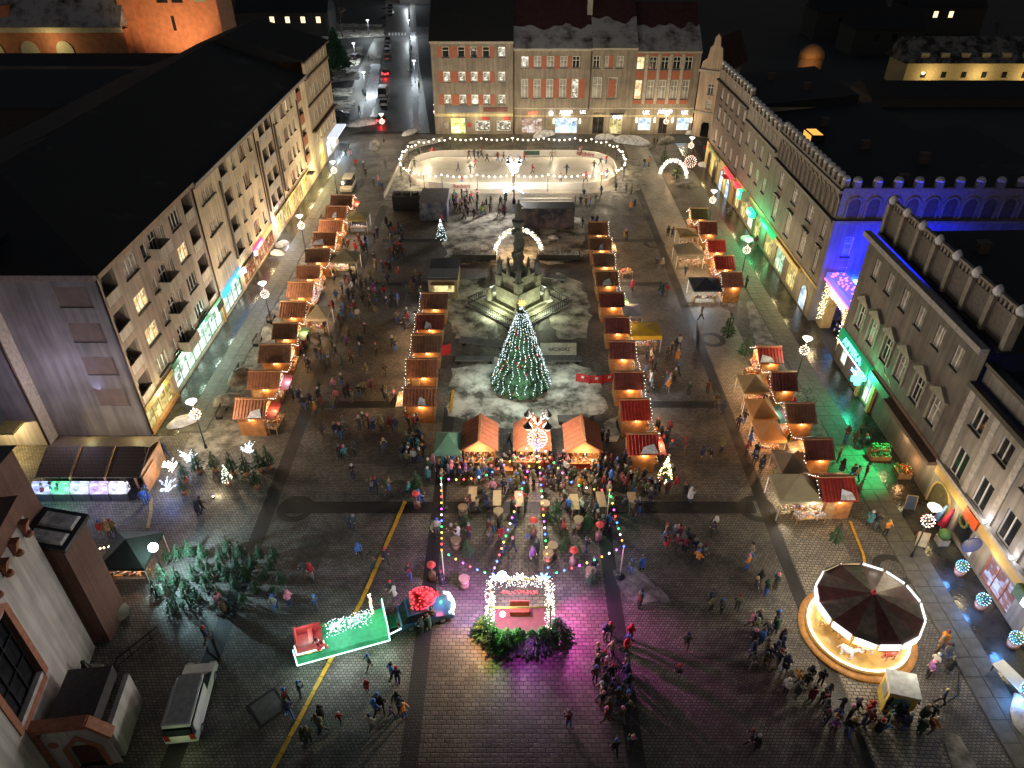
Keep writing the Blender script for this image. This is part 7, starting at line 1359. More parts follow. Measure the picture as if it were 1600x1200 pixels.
for px, lab in (((724, 806), 'barrel table beside the leftmost high table'), ((713, 857), 'barrel table near the left near pole'), ((851, 800), 'barrel table right of the lantern mast'), ((903, 825), 'barrel table beside the guest in red'), ((863, 866), 'upper of two barrel tables under the right mast string'), ((856, 878), 'lower of two barrel tables under the right mast string'), ((726, 918), 'banded barrel left of the pavilion'), ((779, 812), 'barrel table among a guest trio left of the mast strings'), ((922, 905), 'barrel table under the drooping right string')):
    t = thing('barrel_table', lab, 'barrel table', G(*px), 0, 'barrel tables'); inst('barrel_body', _bar, t); inst('hoop', _hoop, t); inst('barrel_top', _btop, t)
_hb = MB().lathe([(.28, 0), (.28, .7), (.06, .75), (.05, 1.6)], 0, 0, 10).mesh('heater_body', mat('heater_grey', (.25, .12, .1), .5)); _hh = MB().lathe([(.34, 1.6), (.32, 1.72), (.08, 1.85)], 0, 0, 12).mesh('heater_hood', emat('heater_red', (1, .08, .06), .12, base=(.35, .03, .03)))
for px, lab in (((676, 905), 'red hooded patio heater left of the near left pole'), ((833, 835), 'red hooded patio heater between the middle strings'), ((935, 842), 'red hooded patio heater beside the orange bin on the right'), ((895, 882), 'red hooded patio heater right of the barrel pair'), ((652, 793), 'red hooded patio heater at the head of the long yellow cable ramp')):
    t = thing('patio_heater', lab, 'patio heater', G(*px), 0, 'red patio heaters'); inst('heater_body', _hb, t); inst('heater_hood', _hh, t)
t = thing('orange_bench', 'orange wooden bench box between left and middle kiosks', 'bench', G(786, 738)); inst('seat', MB().bb(-.9, .9, -.35, .35, .35, .5).mesh('seat', M_wood), t); inst('backrest', MB().bb(-.9, .9, .3, .38, .5, 1.1).mesh('backrest', M_wood), t); inst('front_board', MB().bb(-.9, .9, -.35, -.3, 0, .35).mesh('front_board', M_wood), t)
# conifers for sale and in tubs
CM = []; _side = ['left end', 'left part', 'centre', 'right part', 'right end']
for k in range(4):
    b, tr = conifer(1.0, .22, 230, 60 + k, droop=.45); CM.append((b.mesh('crown', [M_needle, M_needle2]), tr.mesh('trunk', M_trunk)))
_tub = MB().lathe([(.16, 0), (.22, .3), (.2, .3)], 0, 0, 9).mesh('tub', mat('terracotta_tub', (.4, .16, .08), .7))
def small_tree(px, h_, label, group, tub=False, lights=0, lm=None):
    k = rnd.randrange(4); t = thing('potted_conifer' if tub else 'fir_tree', label, 'fir tree', G(*px), rnd.random() * 6, group); z = .25 if tub else 0; s = (h_ * rnd.uniform(.9, 1.15), h_ * rnd.uniform(.9, 1.15), h_)
    inst('crown', CM[k][0], t, (0, 0, z), scale=s); inst('trunk', CM[k][1], t, (0, 0, z), scale=s)
    if tub: inst('tub', _tub, t, scale=1.3)
    if lights:
        b = MB(); q = random.Random(int(px[0]))
        for _ in range(lights): zz = q.uniform(.12, .97); a = q.random() * 6.283; b.octa((.27 * (1 - zz) * h_ * math.cos(a), .27 * (1 - zz) * h_ * math.sin(a), z + zz * h_), .05)
        inst('bulbs', b.mesh('bulbs', lm or M_bulbw), t, kind='stuff')
    return t
LOT = [(343 + (x - 350) * 1.2 + (y - 905) * .1, 896 + (y - 905) * 1.35) for x, y in [(285, 885), (300, 880), (315, 878), (332, 880), (355, 885), (366, 876), (381, 880), (406, 882), (425, 886), (276, 905), (296, 910), (318, 906), (340, 905), (362, 906), (385, 905), (410, 907), (431, 912), (268, 926), (291, 934), (320, 930), (350, 931), (380, 936), (306, 921), (333, 918), (371, 918), (398, 922), (284, 918), (327, 894), (352, 898), (374, 894), (396, 894), (418, 895), (345, 940), (420, 925), (308, 938), (286, 945)]]
for i, px in enumerate(LOT):
    near = 'lit green' if px[0] < 330 else 'in shade'
    rw = [q for q in LOT if (q[1] < 878, q[1] < 915) == (px[1] < 878, px[1] < 915)]; rw.sort(); k = rw.index(px)
    small_tree((px[0], px[1] + 8), rnd.uniform(1.5, 2.2), f"fir tree for sale {near}, {['first', 'second', 'third', 'fourth', 'fifth', 'sixth', 'seventh', 'eighth', 'ninth', 'tenth', 'eleventh', 'twelfth', 'thirteenth', 'fourteenth', 'fifteenth', 'sixteenth', 'seventeenth', 'eighteenth', 'nineteenth', 'twentieth'][k]} from the church side in the {'back' if px[1] < 878 else 'middle' if px[1] < 915 else 'front'} row", 'fir trees for sale')
UP = [((312, 738), 2.6, 'blue lit fir in tub behind the white light tree'), ((337, 736), 2.2, 'small fir in tub, second from the left of the tub row'), ((365, 742), 2.6, 'dark fir in tub beside the flocked one'), ((386, 742), 2.4, 'fir in tub below the white coral light'), ((407, 735), 2.4, 'fir in tub right of the coral light'), ((421, 732), 2.6, 'rightmost tall fir of the tub row'), ((402, 762), 2.3, 'dark fir nearest at the right end of the tub row'), ((291, 752), 2.2, 'dark fir right of the ornament column'), ((288, 772), 1.8, 'small fir on a bare stem beside the blue ornaments')]
for px, h_, lab in UP: small_tree(px, h_, lab, 'firs in tubs at the tree sale', True)
small_tree((357, 756), 2.0, 'flocked fir covered in pale lights in the tub row', 'firs in tubs at the tree sale', True, 120, emat('flock_lights', (.9, 1, .7), 2))
for px, h_, lab, li, m_ in (((1038, 752), 2.9, 'fir covered in golden lights beside the nearest red roofed stall', 150, MATS['bulb_gold']), ((690, 378), 3.6, 'fir with teal white lights under the folded white flag, by the blue container', 130, M_bulbc), ((655, 690), 2.6, 'unlit fir left of the green tent', 0, None), ((652, 768), 2.6, 'bushy dark fir near the long cable ramp head', 0, None), ((868, 812), 2.6, 'bushy fir between the mast and the right high tables', 0, None), ((728, 828), 2.2, 'fir beside the leftmost barrel table', 0, None), ((730, 868), 2.0, 'low fir by the left near pole', 0, None), ((917, 826), 2.2, 'fir beside the guest in red', 0, None), ((880, 862), 1.8, 'small fir beside the barrel pair', 0, None),
    ((1136, 528), 3.6, 'blurred dark fir below the navy tent', 0, None), ((1164, 556), 3.0, 'dark fir behind the first near right stall', 0, None), ((1304, 848), 2.4, 'fir beside the nearest red stall and the carousel', 0, None), ((1037, 256), 3.4, 'fir left of the glowing corner arch', 0, None), ((1057, 278), 3.2, 'fir before the glowing corner arch', 0, None), ((924, 912), 1.8, 'small dark fir under the drooping right string', 0, None)): small_tree(px, h_, lab, 'decorative firs on the square', False, li, m_)
for px, lab in (((1166, 640), 'bicycle'),): pass
for px, h_, lab in (((528, 112), 11, 'tall dark fir in the park beside the brown corner house'), ((300, 60), 9, 'dark fir before the orange tower')): p = G(*px); make_conifer('fir_tree', lab, 'fir tree', p, h_, 3.4, 1500, int(px[0]), 'tall background firs')
def bare_tree(px, h_, label, seed):
    q = random.Random(seed); t = thing('bare_tree', label, 'tree', G(*px), 0, 'bare trees by the street'); b = MB(); tr = MB().tube((0, 0, 0), (0, 0, h_ * .45), .22, .15, 6)
    def br(p, d, L, r, k):
        e = p + d * L; b.tube(p, e, r, r * .6, 4)
        if k: [br(e, (d + Vector((q.uniform(-.8, .8), q.uniform(-.8, .8), q.uniform(-.1, .6)))).normalized(), L * .72, r * .6, k - 1) for _ in range(3)]
    br(Vector((0, 0, h_ * .43)), Vector((0, 0, 1)), h_ * .2, .14, 4); inst('trunk', tr.mesh('trunk', M_trunk), t); inst('crown', b.mesh('crown', M_trunk), t)
for i, (px, h_, lab) in enumerate((((535, 58), 9, 'bare tree left of the street in the dark park'), ((560, 30), 10, 'bare tree farther up the dark park'), ((505, 22), 10, 'bare tree over the parked cars'), ((575, 8), 9, 'bare tree at the top edge beside the street'), ((1545, 85), 9, 'bare tree before the far cream house'))): bare_tree(px, h_, lab, i)
# white light trees and ornaments of the tree sale
def light_tree(px, h_, label, m, n, P, col, seed):
    q = random.Random(seed); t = thing('light_tree', label, 'light tree', G(*px), 0, 'light trees of the tree sale'); b = MB(); w = MB().tube((0, 0, 0), (0, 0, h_ * .6), .04, .02, 5)
    for k in range(16):
        a = q.random() * 6.283; z = h_ * q.uniform(.3, .6); e = Vector((.45 * h_ * math.cos(a) * q.uniform(.5, 1), .45 * h_ * math.sin(a) * q.uniform(.5, 1), z + h_ * q.uniform(.15, .45))); s_ = Vector((0, 0, z)); w.tube(s_, e, .02, .01, 4)
        for j in range(n): p = s_.lerp(e, q.random()); b.octa(p + Vector((q.uniform(-.05, .05),) * 3), .04)
    inst('branches', w.mesh('branches', M_white), t); inst('bulbs', b.mesh('bulbs', m), t, kind='stuff'); lamp((0, -.5, h_ * .8), P, col, .2, t)
light_tree((393, 716), 1.9, 'white coral shaped light tree behind the tub firs', M_bulbc, 9, 35, (.9, .95, 1), 1); light_tree((300, 728), 2.0, 'blue white light tree at the left of the tub firs', M_bulbc, 14, 160, (.25, .45, 1), 2); light_tree((272, 745), 2.0, 'large white light tree beside the timber hut', M_bulbw, 16, 90, (.9, .95, 1), 3); light_tree((266, 776), 1.9, 'column of white and blue light ornaments', emat('bulb_ice', (.35, .5, 1), 4), 14, 150, (.3, .4, 1), 4)
t = thing('floodlight_stand', 'blinding cold floodlight on a stand at the tree lot corner', 'floodlight', G(258, 900)); inst('stand', MB().tube((0, 0, 0), (0, 0, 3.0), .05).mesh('stand', M_dark), t); inst('floodlight', MB().ball((0, 0, 3.2), .36, 0, 8, 5).mesh('floodlight', emat('flood_cold', (.8, 1, .95), 14)), t); lamp((.3, -.2, 3.5), 2600, (.55, .88, 1), .25, t, spot=125).rotation_euler = (R(35), 0, R(-80))
t = thing('ground_light', 'small warm ground spotlight on the cobbles', 'spotlight', G(334, 778)); inst('housing', MB().lathe([(.12, 0), (.14, .18), (.1, .2)], 0, 0, 8).mesh('housing', M_dark), t); inst('lens', MB().lathe([(.1, .2), (.02, .22)], 0, 0, 8).mesh('lens', M_bulby), t); lamp((.3, .3, .45), 45, (1, .85, .55), .1, t)
# right pavement: lit bushes, boards, flowers
_pot = MB().lathe([(.3, 0), (.42, .5), (.36, .5)], 0, 0, 10).mesh('pot', mat('terracotta_tub', (.4, .16, .08)))
for i, (px, lab) in enumerate((((1497, 898), 'farthest pot bush in icy blue lights before the ochre front'), ((1529, 950), 'second pot bush in icy blue lights by the violet window'), ((1580, 1010), 'large twin pot bush in icy blue lights at the picture edge'), ((1598, 1090), 'nearest pot bush in icy blue lights, cut by the picture edge'))):
    t = thing('lit_bush', lab, 'lit bush', G(*px), 0, 'pot bushes in icy lights'); inst('pot', _pot, t); inst('foliage', MB().ball((0, 0, 1.0), .4, 0, 8, 6).mesh('foliage', M_needle), t); o = inst('bulbs', flake_ball(.45, 62, seed=i, o=.034).mesh('bulbs', [M_bulbc, emat('bulb_ice2', (.1, .4, 1), 5)]), t, (0, 0, 1.0), kind='stuff'); lamp((-.9, -.3, .9), 90, (.1, .35, 1), .3, t)
def aboard(px, lab, m, rz): t = thing('menu_board', lab, 'menu board', G(*px), rz); inst('board', MB().extr([(-.4, -.3, 0), (.4, -.3, 0), (.4, 0, 1.3), (-.4, 0, 1.3)], [(-.4, -.25, 0), (.4, -.25, 0), (.4, .05, 1.3), (-.4, .05, 1.3)]).mesh('board', m), t); inst('frame', MB().path([(-.42, -.32, 0), (-.42, -.02, 1.32), (.42, -.02, 1.32), (.42, -.32, 0)], .035).mesh('frame', M_wood2), t); inst('prop', MB().path([(-.38, .5, 0), (-.38, .03, 1.28)], .03).path([(.38, .5, 0), (.38, .03, 1.28)], .03).mesh('prop', M_wood2), t)
aboard((1419, 792), 'black framed menu board on the right pavement', mat('slate_board', (.05, .06, .07)), -.2); aboard((1437, 850), 'cream menu board beside the red and white lamp', mat('cream_board', (.5, .4, .2), .6), -.3)
t = thing('flower_stand', 'florist stand with green plants and red wrapping under the brown canopy', 'flower stand', G(1372, 715)); q_ = random.Random(77)
inst('rack', MB().bb(-.9, .9, -.5, .0, 0, .5).bb(-.9, .9, 0, .5, 0, .95).mesh('rack', M_hutw), t); b = MB()
for k in range(120): x, y = q_.uniform(-.85, .85), q_.uniform(-.5, .5); z = .5 + (.45 if y > 0 else 0); b.octa((x, y, z + q_.uniform(.05, .4)), q_.uniform(.05, .14), q_.randrange(6) // 3)
inst('plants', b.mesh('plants', [M_needle2, mat('leaf_dark', (.03, .09, .04), .6)]), t, kind='stuff'); t = thing('flower_stand', 'florist crates with red and gold ornaments glowing orange', 'flower stand', G(1408, 742)); inst('rack', MB().bb(-.6, .6, -.6, .6, 0, .6).mesh('rack', M_hutw), t); b = MB()
for k in range(90): b.octa((q_.uniform(-.6, .6), q_.uniform(-.6, .6), .6 + q_.uniform(.03, .35)), q_.uniform(.05, .14), q_.randrange(3))
inst('ornaments', b.mesh('ornaments', [mat('bauble_red', (.3, .03, .02)), mat('bauble_gold', (.5, .35, .1)), M_needle2]), t, kind='stuff'); lamp((.2, 0, 1.7), 60, (1, .5, .2), .15, t); lamp((34.8, 50.5, 2.6), 60, (1, .6, .3), .15)
t = thing('boxed_shrub', 'clipped green shrub in a pale stone box by the arched doorway', 'shrub', G(1470, 848)); inst('box', MB().bb(-.4, .4, -.4, .4, 0, .6).mesh('box', M_stone), t); inst('foliage', MB().ball((0, 0, .95), .5, 0, 9, 6).mesh('foliage', M_needle2), t)
t = thing('parasol', 'closed blue and red parasol leaning at the arched doorway', 'parasol', G(1468, 828)); inst('cloth', MB().tube((0, 0, .5), (.5, .2, 2.2), .35, .08, 8).mesh('cloth', mat('parasol_red', (.5, .03, .08), .6)), t); inst('blue_cloth', MB().tube((-.5, .3, .9), (.1, .5, 2.3), .3, .08, 8).mesh('blue_cloth', mat('parasol_blue', (.1, .2, .4), .6)), t); inst('stick', MB().tube((0, 0, 0), (0, 0, 1), .03).mesh('stick', M_white), t)
# green light of the pharmacy cross, and the green shop signs
lamp((34.4, 58.9, 3.2), 420, (.05, 1, .35), .3); lamp((34.3, 51.8, 4.6), 3400, (.03, 1, .25), .1, spot=62, aim=(32.3, 49.6, 0)); lamp((34.2, 96, 3.4), 480, (.1, 1, .35), .3); lamp((34.2, 100, 3.6), 420, (.1, 1, .35), .3); lamp((34.2, 107.5, 3.8), 260, (1, .1, .12), .3)
for y in (126, 118, 104, 91, 83, 78): lamp((33.9, y, 2.3), 150, (1, .8, .38), .25)
for y in (46, 41.5, 36, 30, 25): lamp((34.6, y, 2.6), 70, (1, .8, .4), .25)
for y, e, c in ((57, 240, (1, .85, .4)), (64, 260, (.7, 1, .75)), (69, 300, (.75, 1, .8)), (73.5, 240, (.75, 1, .8)), (84, 200, (1, .8, .5)), (92, 420, (1, .75, .4)), (100, 560, (.8, .8, .8)), (108, 480, (1, .6, .35)), (116, 520, (1, .75, .36)), (123, 560, (1, .88, .4)), (131, 420, (1, .88, .4)), (139, 420, (.75, .88, 1)), (143.5, 420, (.6, .8, 1))): lamp((-33.3, y, 2.4), e, c, .25)
lamp((-40, 49.5, 7), 230, (.85, .74, 1), .8); lamp((-31.2, 80, 2.8), 160, (.3, .6, 1), .3)

def bicycle(px, rz, label):
    t = thing('bicycle', label, 'bicycle', G(*px), rz, 'bicycles behind the near right stalls')
    for x in (-.52, .52): o = inst('wheel', MB().path([(x + .33 * math.cos(k / 10 * 6.283), 0, .34 + .33 * math.sin(k / 10 * 6.283)) for k in range(11)], .022).mesh('wheel', M_rub), t)
    inst('frame', MB().path([(-.52, 0, .34), (-.1, 0, .36), (.35, 0, .8), (-.2, 0, .8), (-.1, 0, .36)], .02).path([(.52, 0, .34), (.36, 0, .98)], .02).mesh('frame', mat('bike_frame', (.05, .12, .1), .4)), t); inst('saddle', MB().box(-.22, 0, .88, .22, .1, .06).mesh('saddle', M_dark), t); inst('handlebar', MB().path([(.36, -.25, 1.0), (.36, .25, 1.0)], .02).mesh('handlebar', M_dark), t)
bicycle((1256, 618), .3, 'bicycle behind the second near right stall, upper one'); bicycle((1262, 632), .1, 'bicycle behind the second near right stall, lower one')
def park_bench(px, rz, label):
    t = thing('park_bench', label, 'bench', G(*px), rz, 'dark benches behind the left stalls')
    for k in range(3): inst('slat', MB().bb(-.9, .9, -.25 + k * .17, -.12 + k * .17, .42, .46).mesh('slat', mat('bench_slat', (.1, .08, .06), .6)), t)
    for k in range(2): inst('slat', MB().bb(-.9, .9, .3, .34, .55 + k * .18, .68 + k * .18).mesh('slat', mat('bench_slat', (.1, .08, .06))), t)
    for x in (-.75, .75): inst('frame', MB().bb(x - .04, x + .04, -.25, .34, 0, .42).bb(x - .04, x + .04, .34, .38, 0, .9).mesh('frame', M_dark), t)
for px, lab in (((348, 648), 'dark slatted bench behind the nearest left stall'), ((376, 584), 'dark slatted bench behind the third left stall'), ((404, 536), 'dark slatted bench behind the fourth left stall'), ((425, 500), 'dark slatted bench behind the fifth left stall'), ((505, 345), 'dark slatted bench behind the tenth left stall')): park_bench(px, P90, lab)
t = thing('white_table', 'white folding table on the wet pavement at the picture edge', 'table', G(1574, 1066), .35); inst('table_top', MB().bb(-.5, .5, -1.1, 1.1, .72, .77).mesh('table_top', M_white), t)
for x in (-.4, .4):
    for y in (-1, 1): inst('leg', MB().bb(x - .03, x + .03, y - .03, y + .03, 0, .72).mesh('leg', M_dark), t)
b = MB(); pts = [G(1436, 1116), G(1470, 1104), G(1496, 1085), G(1500, 1040)]; t = thing('power_cable', 'dark power cable looping from the ticket booth', 'cable', pts[0]); inst('cable', b.path([p - pts[0] + Vector((0, 0, .04)) for p in pts], .03, 5).mesh('cable', M_dark), t)
# ================================================================ PEOPLE
def body_mesh(name, edges, verts, rad, sub=1):
    me = bpy.data.meshes.new(name); me.from_pydata(verts, edges, []); o = bpy.data.objects.new("tmp", me); COL.objects.link(o)
    sk_ = o.modifiers.new("s", 'SKIN'); sd = o.modifiers.new("d", 'SUBSURF'); sd.levels = sub; sd.render_levels = sub
    for i, r in enumerate(rad): d = me.skin_vertices[0].data[i]; d.radius = (r if isinstance(r, tuple) else (r, r)); d.use_root = i == 0
    m2 = bpy.data.meshes.new_from_object(o.evaluated_get(bpy.context.evaluated_depsgraph_get())); bpy.data.objects.remove(o); bpy.data.meshes.remove(me); m2.name = name; return m2
def person_mesh(pose):
    V, E, Rr = [], [], []
    def add(p, r, par=None): V.append(p); Rr.append(r); (par is not None) and E.append((par, len(V) - 1)); return len(V) - 1
    sit = pose == 'sit'; dz = -.42 if sit else 0
    pel = add((0, 0, .95 + dz), (.17, .12)); ch = add((0, .0, 1.28 + dz), (.2, .13), pel); nk = add((0, 0, 1.47 + dz), .075, ch); hd = add((0, -.02, 1.6 + dz), .1, nk); add((0, -.02, 1.72 + dz), .085, hd); add((0, -.12, 1.61 + dz), .022, hd)
    hands, feet = [], []
    W_ = {'walk': (.28, -.26), 'stand': (.02, -.02), 'skate': (.34, -.38), 'reach': (.04, -.04), 'sit': (0, 0)}[pose]
    for s in (-1, 1):
        w = W_[0] if s > 0 else W_[1]; hp = add((s * .1, 0, .88 + dz), .1, pel)
        if sit: kn = add((s * .13, -.42, .52), .085, hp); an = add((s * .13, -.44, .1), .06, kn); feet.append(add((s * .13, -.58, .05), .05, an))
        else:
            kn = add((s * .11, -w * .45 - .03, .49), .08, hp); an = add((s * .11, -w + (.06 if w < 0 else 0), .1 + (.08 if w < -.2 else 0)), .055, kn); feet.append(add((s * .12, -w - .15, .05 + (.05 if w < -.2 else 0)), .05, an))
        sh = add((s * .2, 0, 1.4 + dz), .085, ch)
        if pose == 'reach': el = add((s * .27, -.15, 1.2), .065, sh); hn = add((s * .12, -.36, 1.34), .045, el)
        elif pose == 'skate': el = add((s * .42, -.05, 1.2), .065, sh); hn = add((s * .55, -.2, 1.1), .045, el)
        elif pose == 'walk': el = add((s * .28, .1 * (1 if w > 0 else -1), 1.14), .065, sh); hn = add((s * .27, .1 * (1 if w > 0 else -1) - .2, .95), .045, el)
        elif sit: el = add((s * .3, -.1, 1.14 + dz), .07, sh); hn = add((s * .16, -.36, 1.1 + dz), .045, el)
        else: el = add((s * .27, .03, 1.14), .065, sh); hn = add((s * .2, -.14, .98), .045, el)
        hands.append(hn); fg = add(tuple(a + b for a, b in zip(V[hn], (0, -.06, -.03))), .032, hn)
    m = body_mesh('person', E, V, Rr); hv = [Vector(V[i]) for i in hands]
    for p in m.polygons:
        c = p.center; p.use_smooth = True
        if c.z > 1.5 + dz or any((c - h).length < .085 for h in hv): k = 2
        elif c.z < .86 + dz and not (sit and c.z > .64): k = 1
        else: k = 0
        if sit and c.y < -.15 and c.z < .66: k = 1
        if c.z < .11 and not sit: k = 3
        p.material_index = k
    return m
M_skin = mat('skin', (.45, .28, .2), .6, var=0); M_shoe = mat('shoes', (.04, .035, .03), .6, var=0)
PM = {}
for po in ('stand', 'walk', 'skate', 'reach', 'sit'):
    PM[po] = person_mesh(po)
    for _ in range(4): PM[po].materials.append(M_skin)
HATS = {'hat': MB().lathe([(.125, -.02), (.128, .06), (.11, .12), (.05, .165), (.02, .17)], 0, -.01, 10).ball((0, -.01, .19), .04, 0, 6, 4).mesh('hat', M_skin), 'hair': MB().lathe([(.11, -.12), (.125, -.02), (.125, .06), (.09, .125), (.02, .15)], 0, .02, 10).mesh('hair', M_skin), 'hood': MB().lathe([(.16, -.2), (.15, -.05), (.15, .06), (.1, .15), (.02, .175)], 0, .03, 9).mesh('hood', M_skin)}
SKIRT = MB().lathe([(.25, .62), (.235, .9), (.225, 1.15), (.16, 1.42)], 0, 0, 10, cap=False).mesh('long_coat', M_skin); PACK = MB().bb(-.15, .15, .12, .28, 1.02, 1.45).mesh('backpack', M_skin)
CO_ = {'black': (.02, .02, .022), 'navy': (.025, .035, .08), 'dark grey': (.06, .06, .062), 'brown': (.1, .06, .035), 'dark green': (.03, .06, .035), 'grey': (.13, .13, .13), 'red': (.38, .025, .03), 'beige': (.3, .23, .15), 'blue': (.05, .14, .42), 'white': (.5, .48, .45), 'orange': (.6, .22, .03), 'pink': (.6, .2, .28), 'purple': (.2, .08, .25), 'lime': (.3, .55, .06), 'olive': (.14, .13, .06), 'maroon': (.15, .025, .03), 'teal': (.05, .22, .25)}
cm = lambda c: mat('cloth_' + c.replace(' ', '_'), CO_[c], .8, var=.15, scale=9)
HAIRC = {'brown': (.07, .04, .02), 'black': (.015, .013, .012), 'fair': (.4, .27, .12), 'grey': (.25, .24, .23)}
PG = random.Random(5); used = set()
DARK = ['black', 'black', 'navy', 'dark grey', 'black', 'dark green', 'brown', 'navy', 'dark grey', 'maroon', 'olive']; LIGHT = ['grey', 'red', 'beige', 'blue', 'white', 'pink', 'purple', 'teal', 'orange', 'brown']
HC_ = ['black', 'grey', 'red', 'white', 'navy', 'beige', 'pink', 'maroon', 'dark grey', 'blue']
VERB = {'stand': 'standing', 'walk': 'walking', 'skate': 'skating', 'reach': 'holding up hands', 'sit': 'sitting'}
def setm(o, i, m): o.material_slots[i].link = 'OBJECT'; o.material_slots[i].material = m
def person(px, place, group, coat=None, pose=None, head=None, hc=None, face=None, child=False, z=0., trousers=None, long=None, pack=None):
    for tr in range(40):
        c = coat or (PG.choice(DARK) if PG.random() < .86 else PG.choice(LIGHT)); h_ = head or PG.choice(['hat', 'hat', 'hat', 'hair', 'hood']); po = pose or PG.choice(['stand', 'stand', 'walk', 'walk', 'reach'])
        k = c if h_ == 'hood' else hc or (PG.choice(list(HAIRC)) if h_ == 'hair' else PG.choice(HC_)); lg = (PG.random() < .3 and po in ('stand', 'reach')) if long is None else long; pk = (PG.random() < .12) if pack is None else pack; tz = trousers or PG.choice(['black', 'navy', 'dark grey', 'black', 'grey', 'blue', 'brown'])
        lab = f"{'child' if child else 'person'} in {c} {'long coat' if lg else 'jacket'}, {k + ' ' + h_ if h_ != 'hood' else 'hood up'}{', backpack' if pk else ''}, {VERB[po]} {place}"
        if len(lab.split()) > 16: lab = lab.replace(f', {VERB[po]} ', ' ')
        if len(lab.split()) > 16: lab = lab.replace(', backpack', '')
        if lab not in used: break
    used.add(lab); p = G(*px) if not isinstance(px, Vector) else px
    s = PG.uniform(.6, .72) if child else PG.uniform(.95, 1.07); t = thing('person', lab, 'person', (p.x, p.y, z), PG.random() * 6.283 if face is None else face, group, s)
    o = inst('body', PM[po], t); dz = -.42 if po == 'sit' else 0
    for i, m in enumerate((cm(c), cm(tz), M_skin, M_shoe)): setm(o, i, m)
    if child: pass
    q = inst(h_, HATS[h_], t, (0, -.02, 1.63 + dz)); setm(q, 0, mat('hair_' + k, HAIRC[k], .7, var=.1) if h_ == 'hair' else cm(k))
    if lg: q = inst('long_coat', SKIRT, t); setm(q, 0, cm(c))
    if pk: q = inst('backpack', PACK, t); setm(q, 0, cm(PG.choice(['black', 'navy', 'maroon', 'grey'])))
    return t
def crowd(box, n, place, group, mind=.55, **k):
    P = []; tries = 0
    while len(P) < n and tries < n * 60:
        tries += 1; a = (PG.uniform(box[0], box[2]), PG.uniform(box[1], box[3])); g = G(*a)
        if all((g - q).length > mind for q in P): P.append(g); person(g, place, group, **k)
def at(pts, place, group, **k):
    for p in pts: person(p[:2], place, group, **{**k, **(p[2] if len(p) > 2 else {})})
r = dict(coat='red'); b_ = dict(coat='blue')
at([(657, 248), (676, 245), (733, 248), (741, 247), (752, 247), (761, 253), (778, 253), (787, 252), (743, 263), (716, 268), (735, 271), (648, 262), (819, 254, r), (862, 250), (928, 265), (938, 260), (948, 278), (832, 272), (885, 273), (876, 286), (722, 288, r), (915, 284, r)], 'on the ice', 'skaters on the ice', pose='skate', long=False)
at([(905, 244), (908, 244), (747, 248), (947, 256, r)], 'at the rink edge', 'skaters on the ice', pose='stand')
crowd((702, 310, 792, 344), 34, 'at the rink boards', 'crowd at the rink boards')
person((737, 316), 'at the rink boards', 'crowd at the rink boards', coat='red'); person((753, 338), 'at the rink boards', 'crowd at the rink boards', coat='lime')
at([(898, 320), (907, 321), (915, 322), (922, 320), (930, 318), (939, 306), (962, 298), (978, 302), (986, 304), (985, 330, dict(coat='orange')), (991, 327), (912, 310)], 'by the right rink corner', 'people by the right rink corner')
at([(1021, 230), (1026, 229), (1006, 262), (1013, 260, dict(coat='orange')), (1075, 238), (1093, 228), (1082, 243), (1100, 240, r)], 'near the corner shops and arch', 'people near the corner arch')
at([(541, 246), (549, 248), (556, 262, r), (569, 268), (572, 277), (585, 292), (592, 290, dict(coat='pink')), (603, 264), (545, 238), (598, 300)], 'by the street mouth', 'people by the street mouth')
at([(576, 96), (581, 95), (571, 155), (568, 150), (562, 178), (640, 120), (643, 80), (655, 140)], 'on the street pavement', 'people along the street')
crowd((606, 362, 632, 412), 17, 'in the trailer queue', 'queue beside the food trailer')
at([(585, 412), (588, 424, dict(coat='beige')), (604, 424, r), (624, 436, r), (655, 445), (650, 440), (690, 350, r), (604, 355), (590, 372), (573, 396), (565, 390), (556, 395, r), (545, 390), (538, 388), (572, 385)], 'left of the food trailer', 'people left of the trailer')
at([(523, 447), (541, 446), (549, 436), (526, 472), (521, 488), (545, 470), (553, 468), (580, 487), (588, 470, r), (601, 466, r), (622, 478, b_), (535, 500, b_), (548, 498), (555, 490), (560, 500, dict(coat='white'))], 'at the middle left stalls', 'visitors at the left stalls')
at([(483, 535), (500, 540), (510, 520), (545, 530), (543, 545, dict(coat='purple')), (563, 545), (588, 555, dict(head='hat', hc='red')), (470, 555, r), (478, 548), (495, 560), (520, 545)], 'near the lower left stalls', 'visitors at the left stalls')
at([(468, 628), (476, 640), (486, 636), (494, 650), (504, 640), (540, 622), (527, 628)], 'by the left paving ring', 'group near the left ring')
at([(606, 632), (617, 630, dict(coat='pink')), (563, 672), (569, 666), (577, 670), (584, 676), (597, 673), (611, 674), (620, 676), (640, 672), (649, 671), (653, 668), (539, 680), (533, 684), (541, 668)], 'queueing at the fifth centre stall', 'queue at the left centre stalls')
crowd((628, 690, 662, 728), 14, 'left of the green tent', 'queue left of the green tent')
at([(505, 685), (525, 682), (532, 718), (540, 720, dict(coat='teal')), (555, 712), (552, 748), (601, 708, dict(coat='beige'))], 'crossing the dark cobbles', 'strollers on the dark left cobbles')
at([(581, 770), (588, 768, dict(head='hat', hc='red')), (605, 774), (608, 768), (655, 790, b_), (660, 785), (640, 775)], 'beside the bushy fir', 'group beside the bushy fir')
crowd((668, 722, 762, 756), 24, 'before the left tiled kiosk', 'crowd before the tiled kiosks')
crowd((764, 728, 875, 778), 28, 'before the middle tiled kiosk', 'crowd before the tiled kiosks')
crowd((876, 724, 1002, 778), 33, 'before the right tiled kiosk', 'crowd before the tiled kiosks')
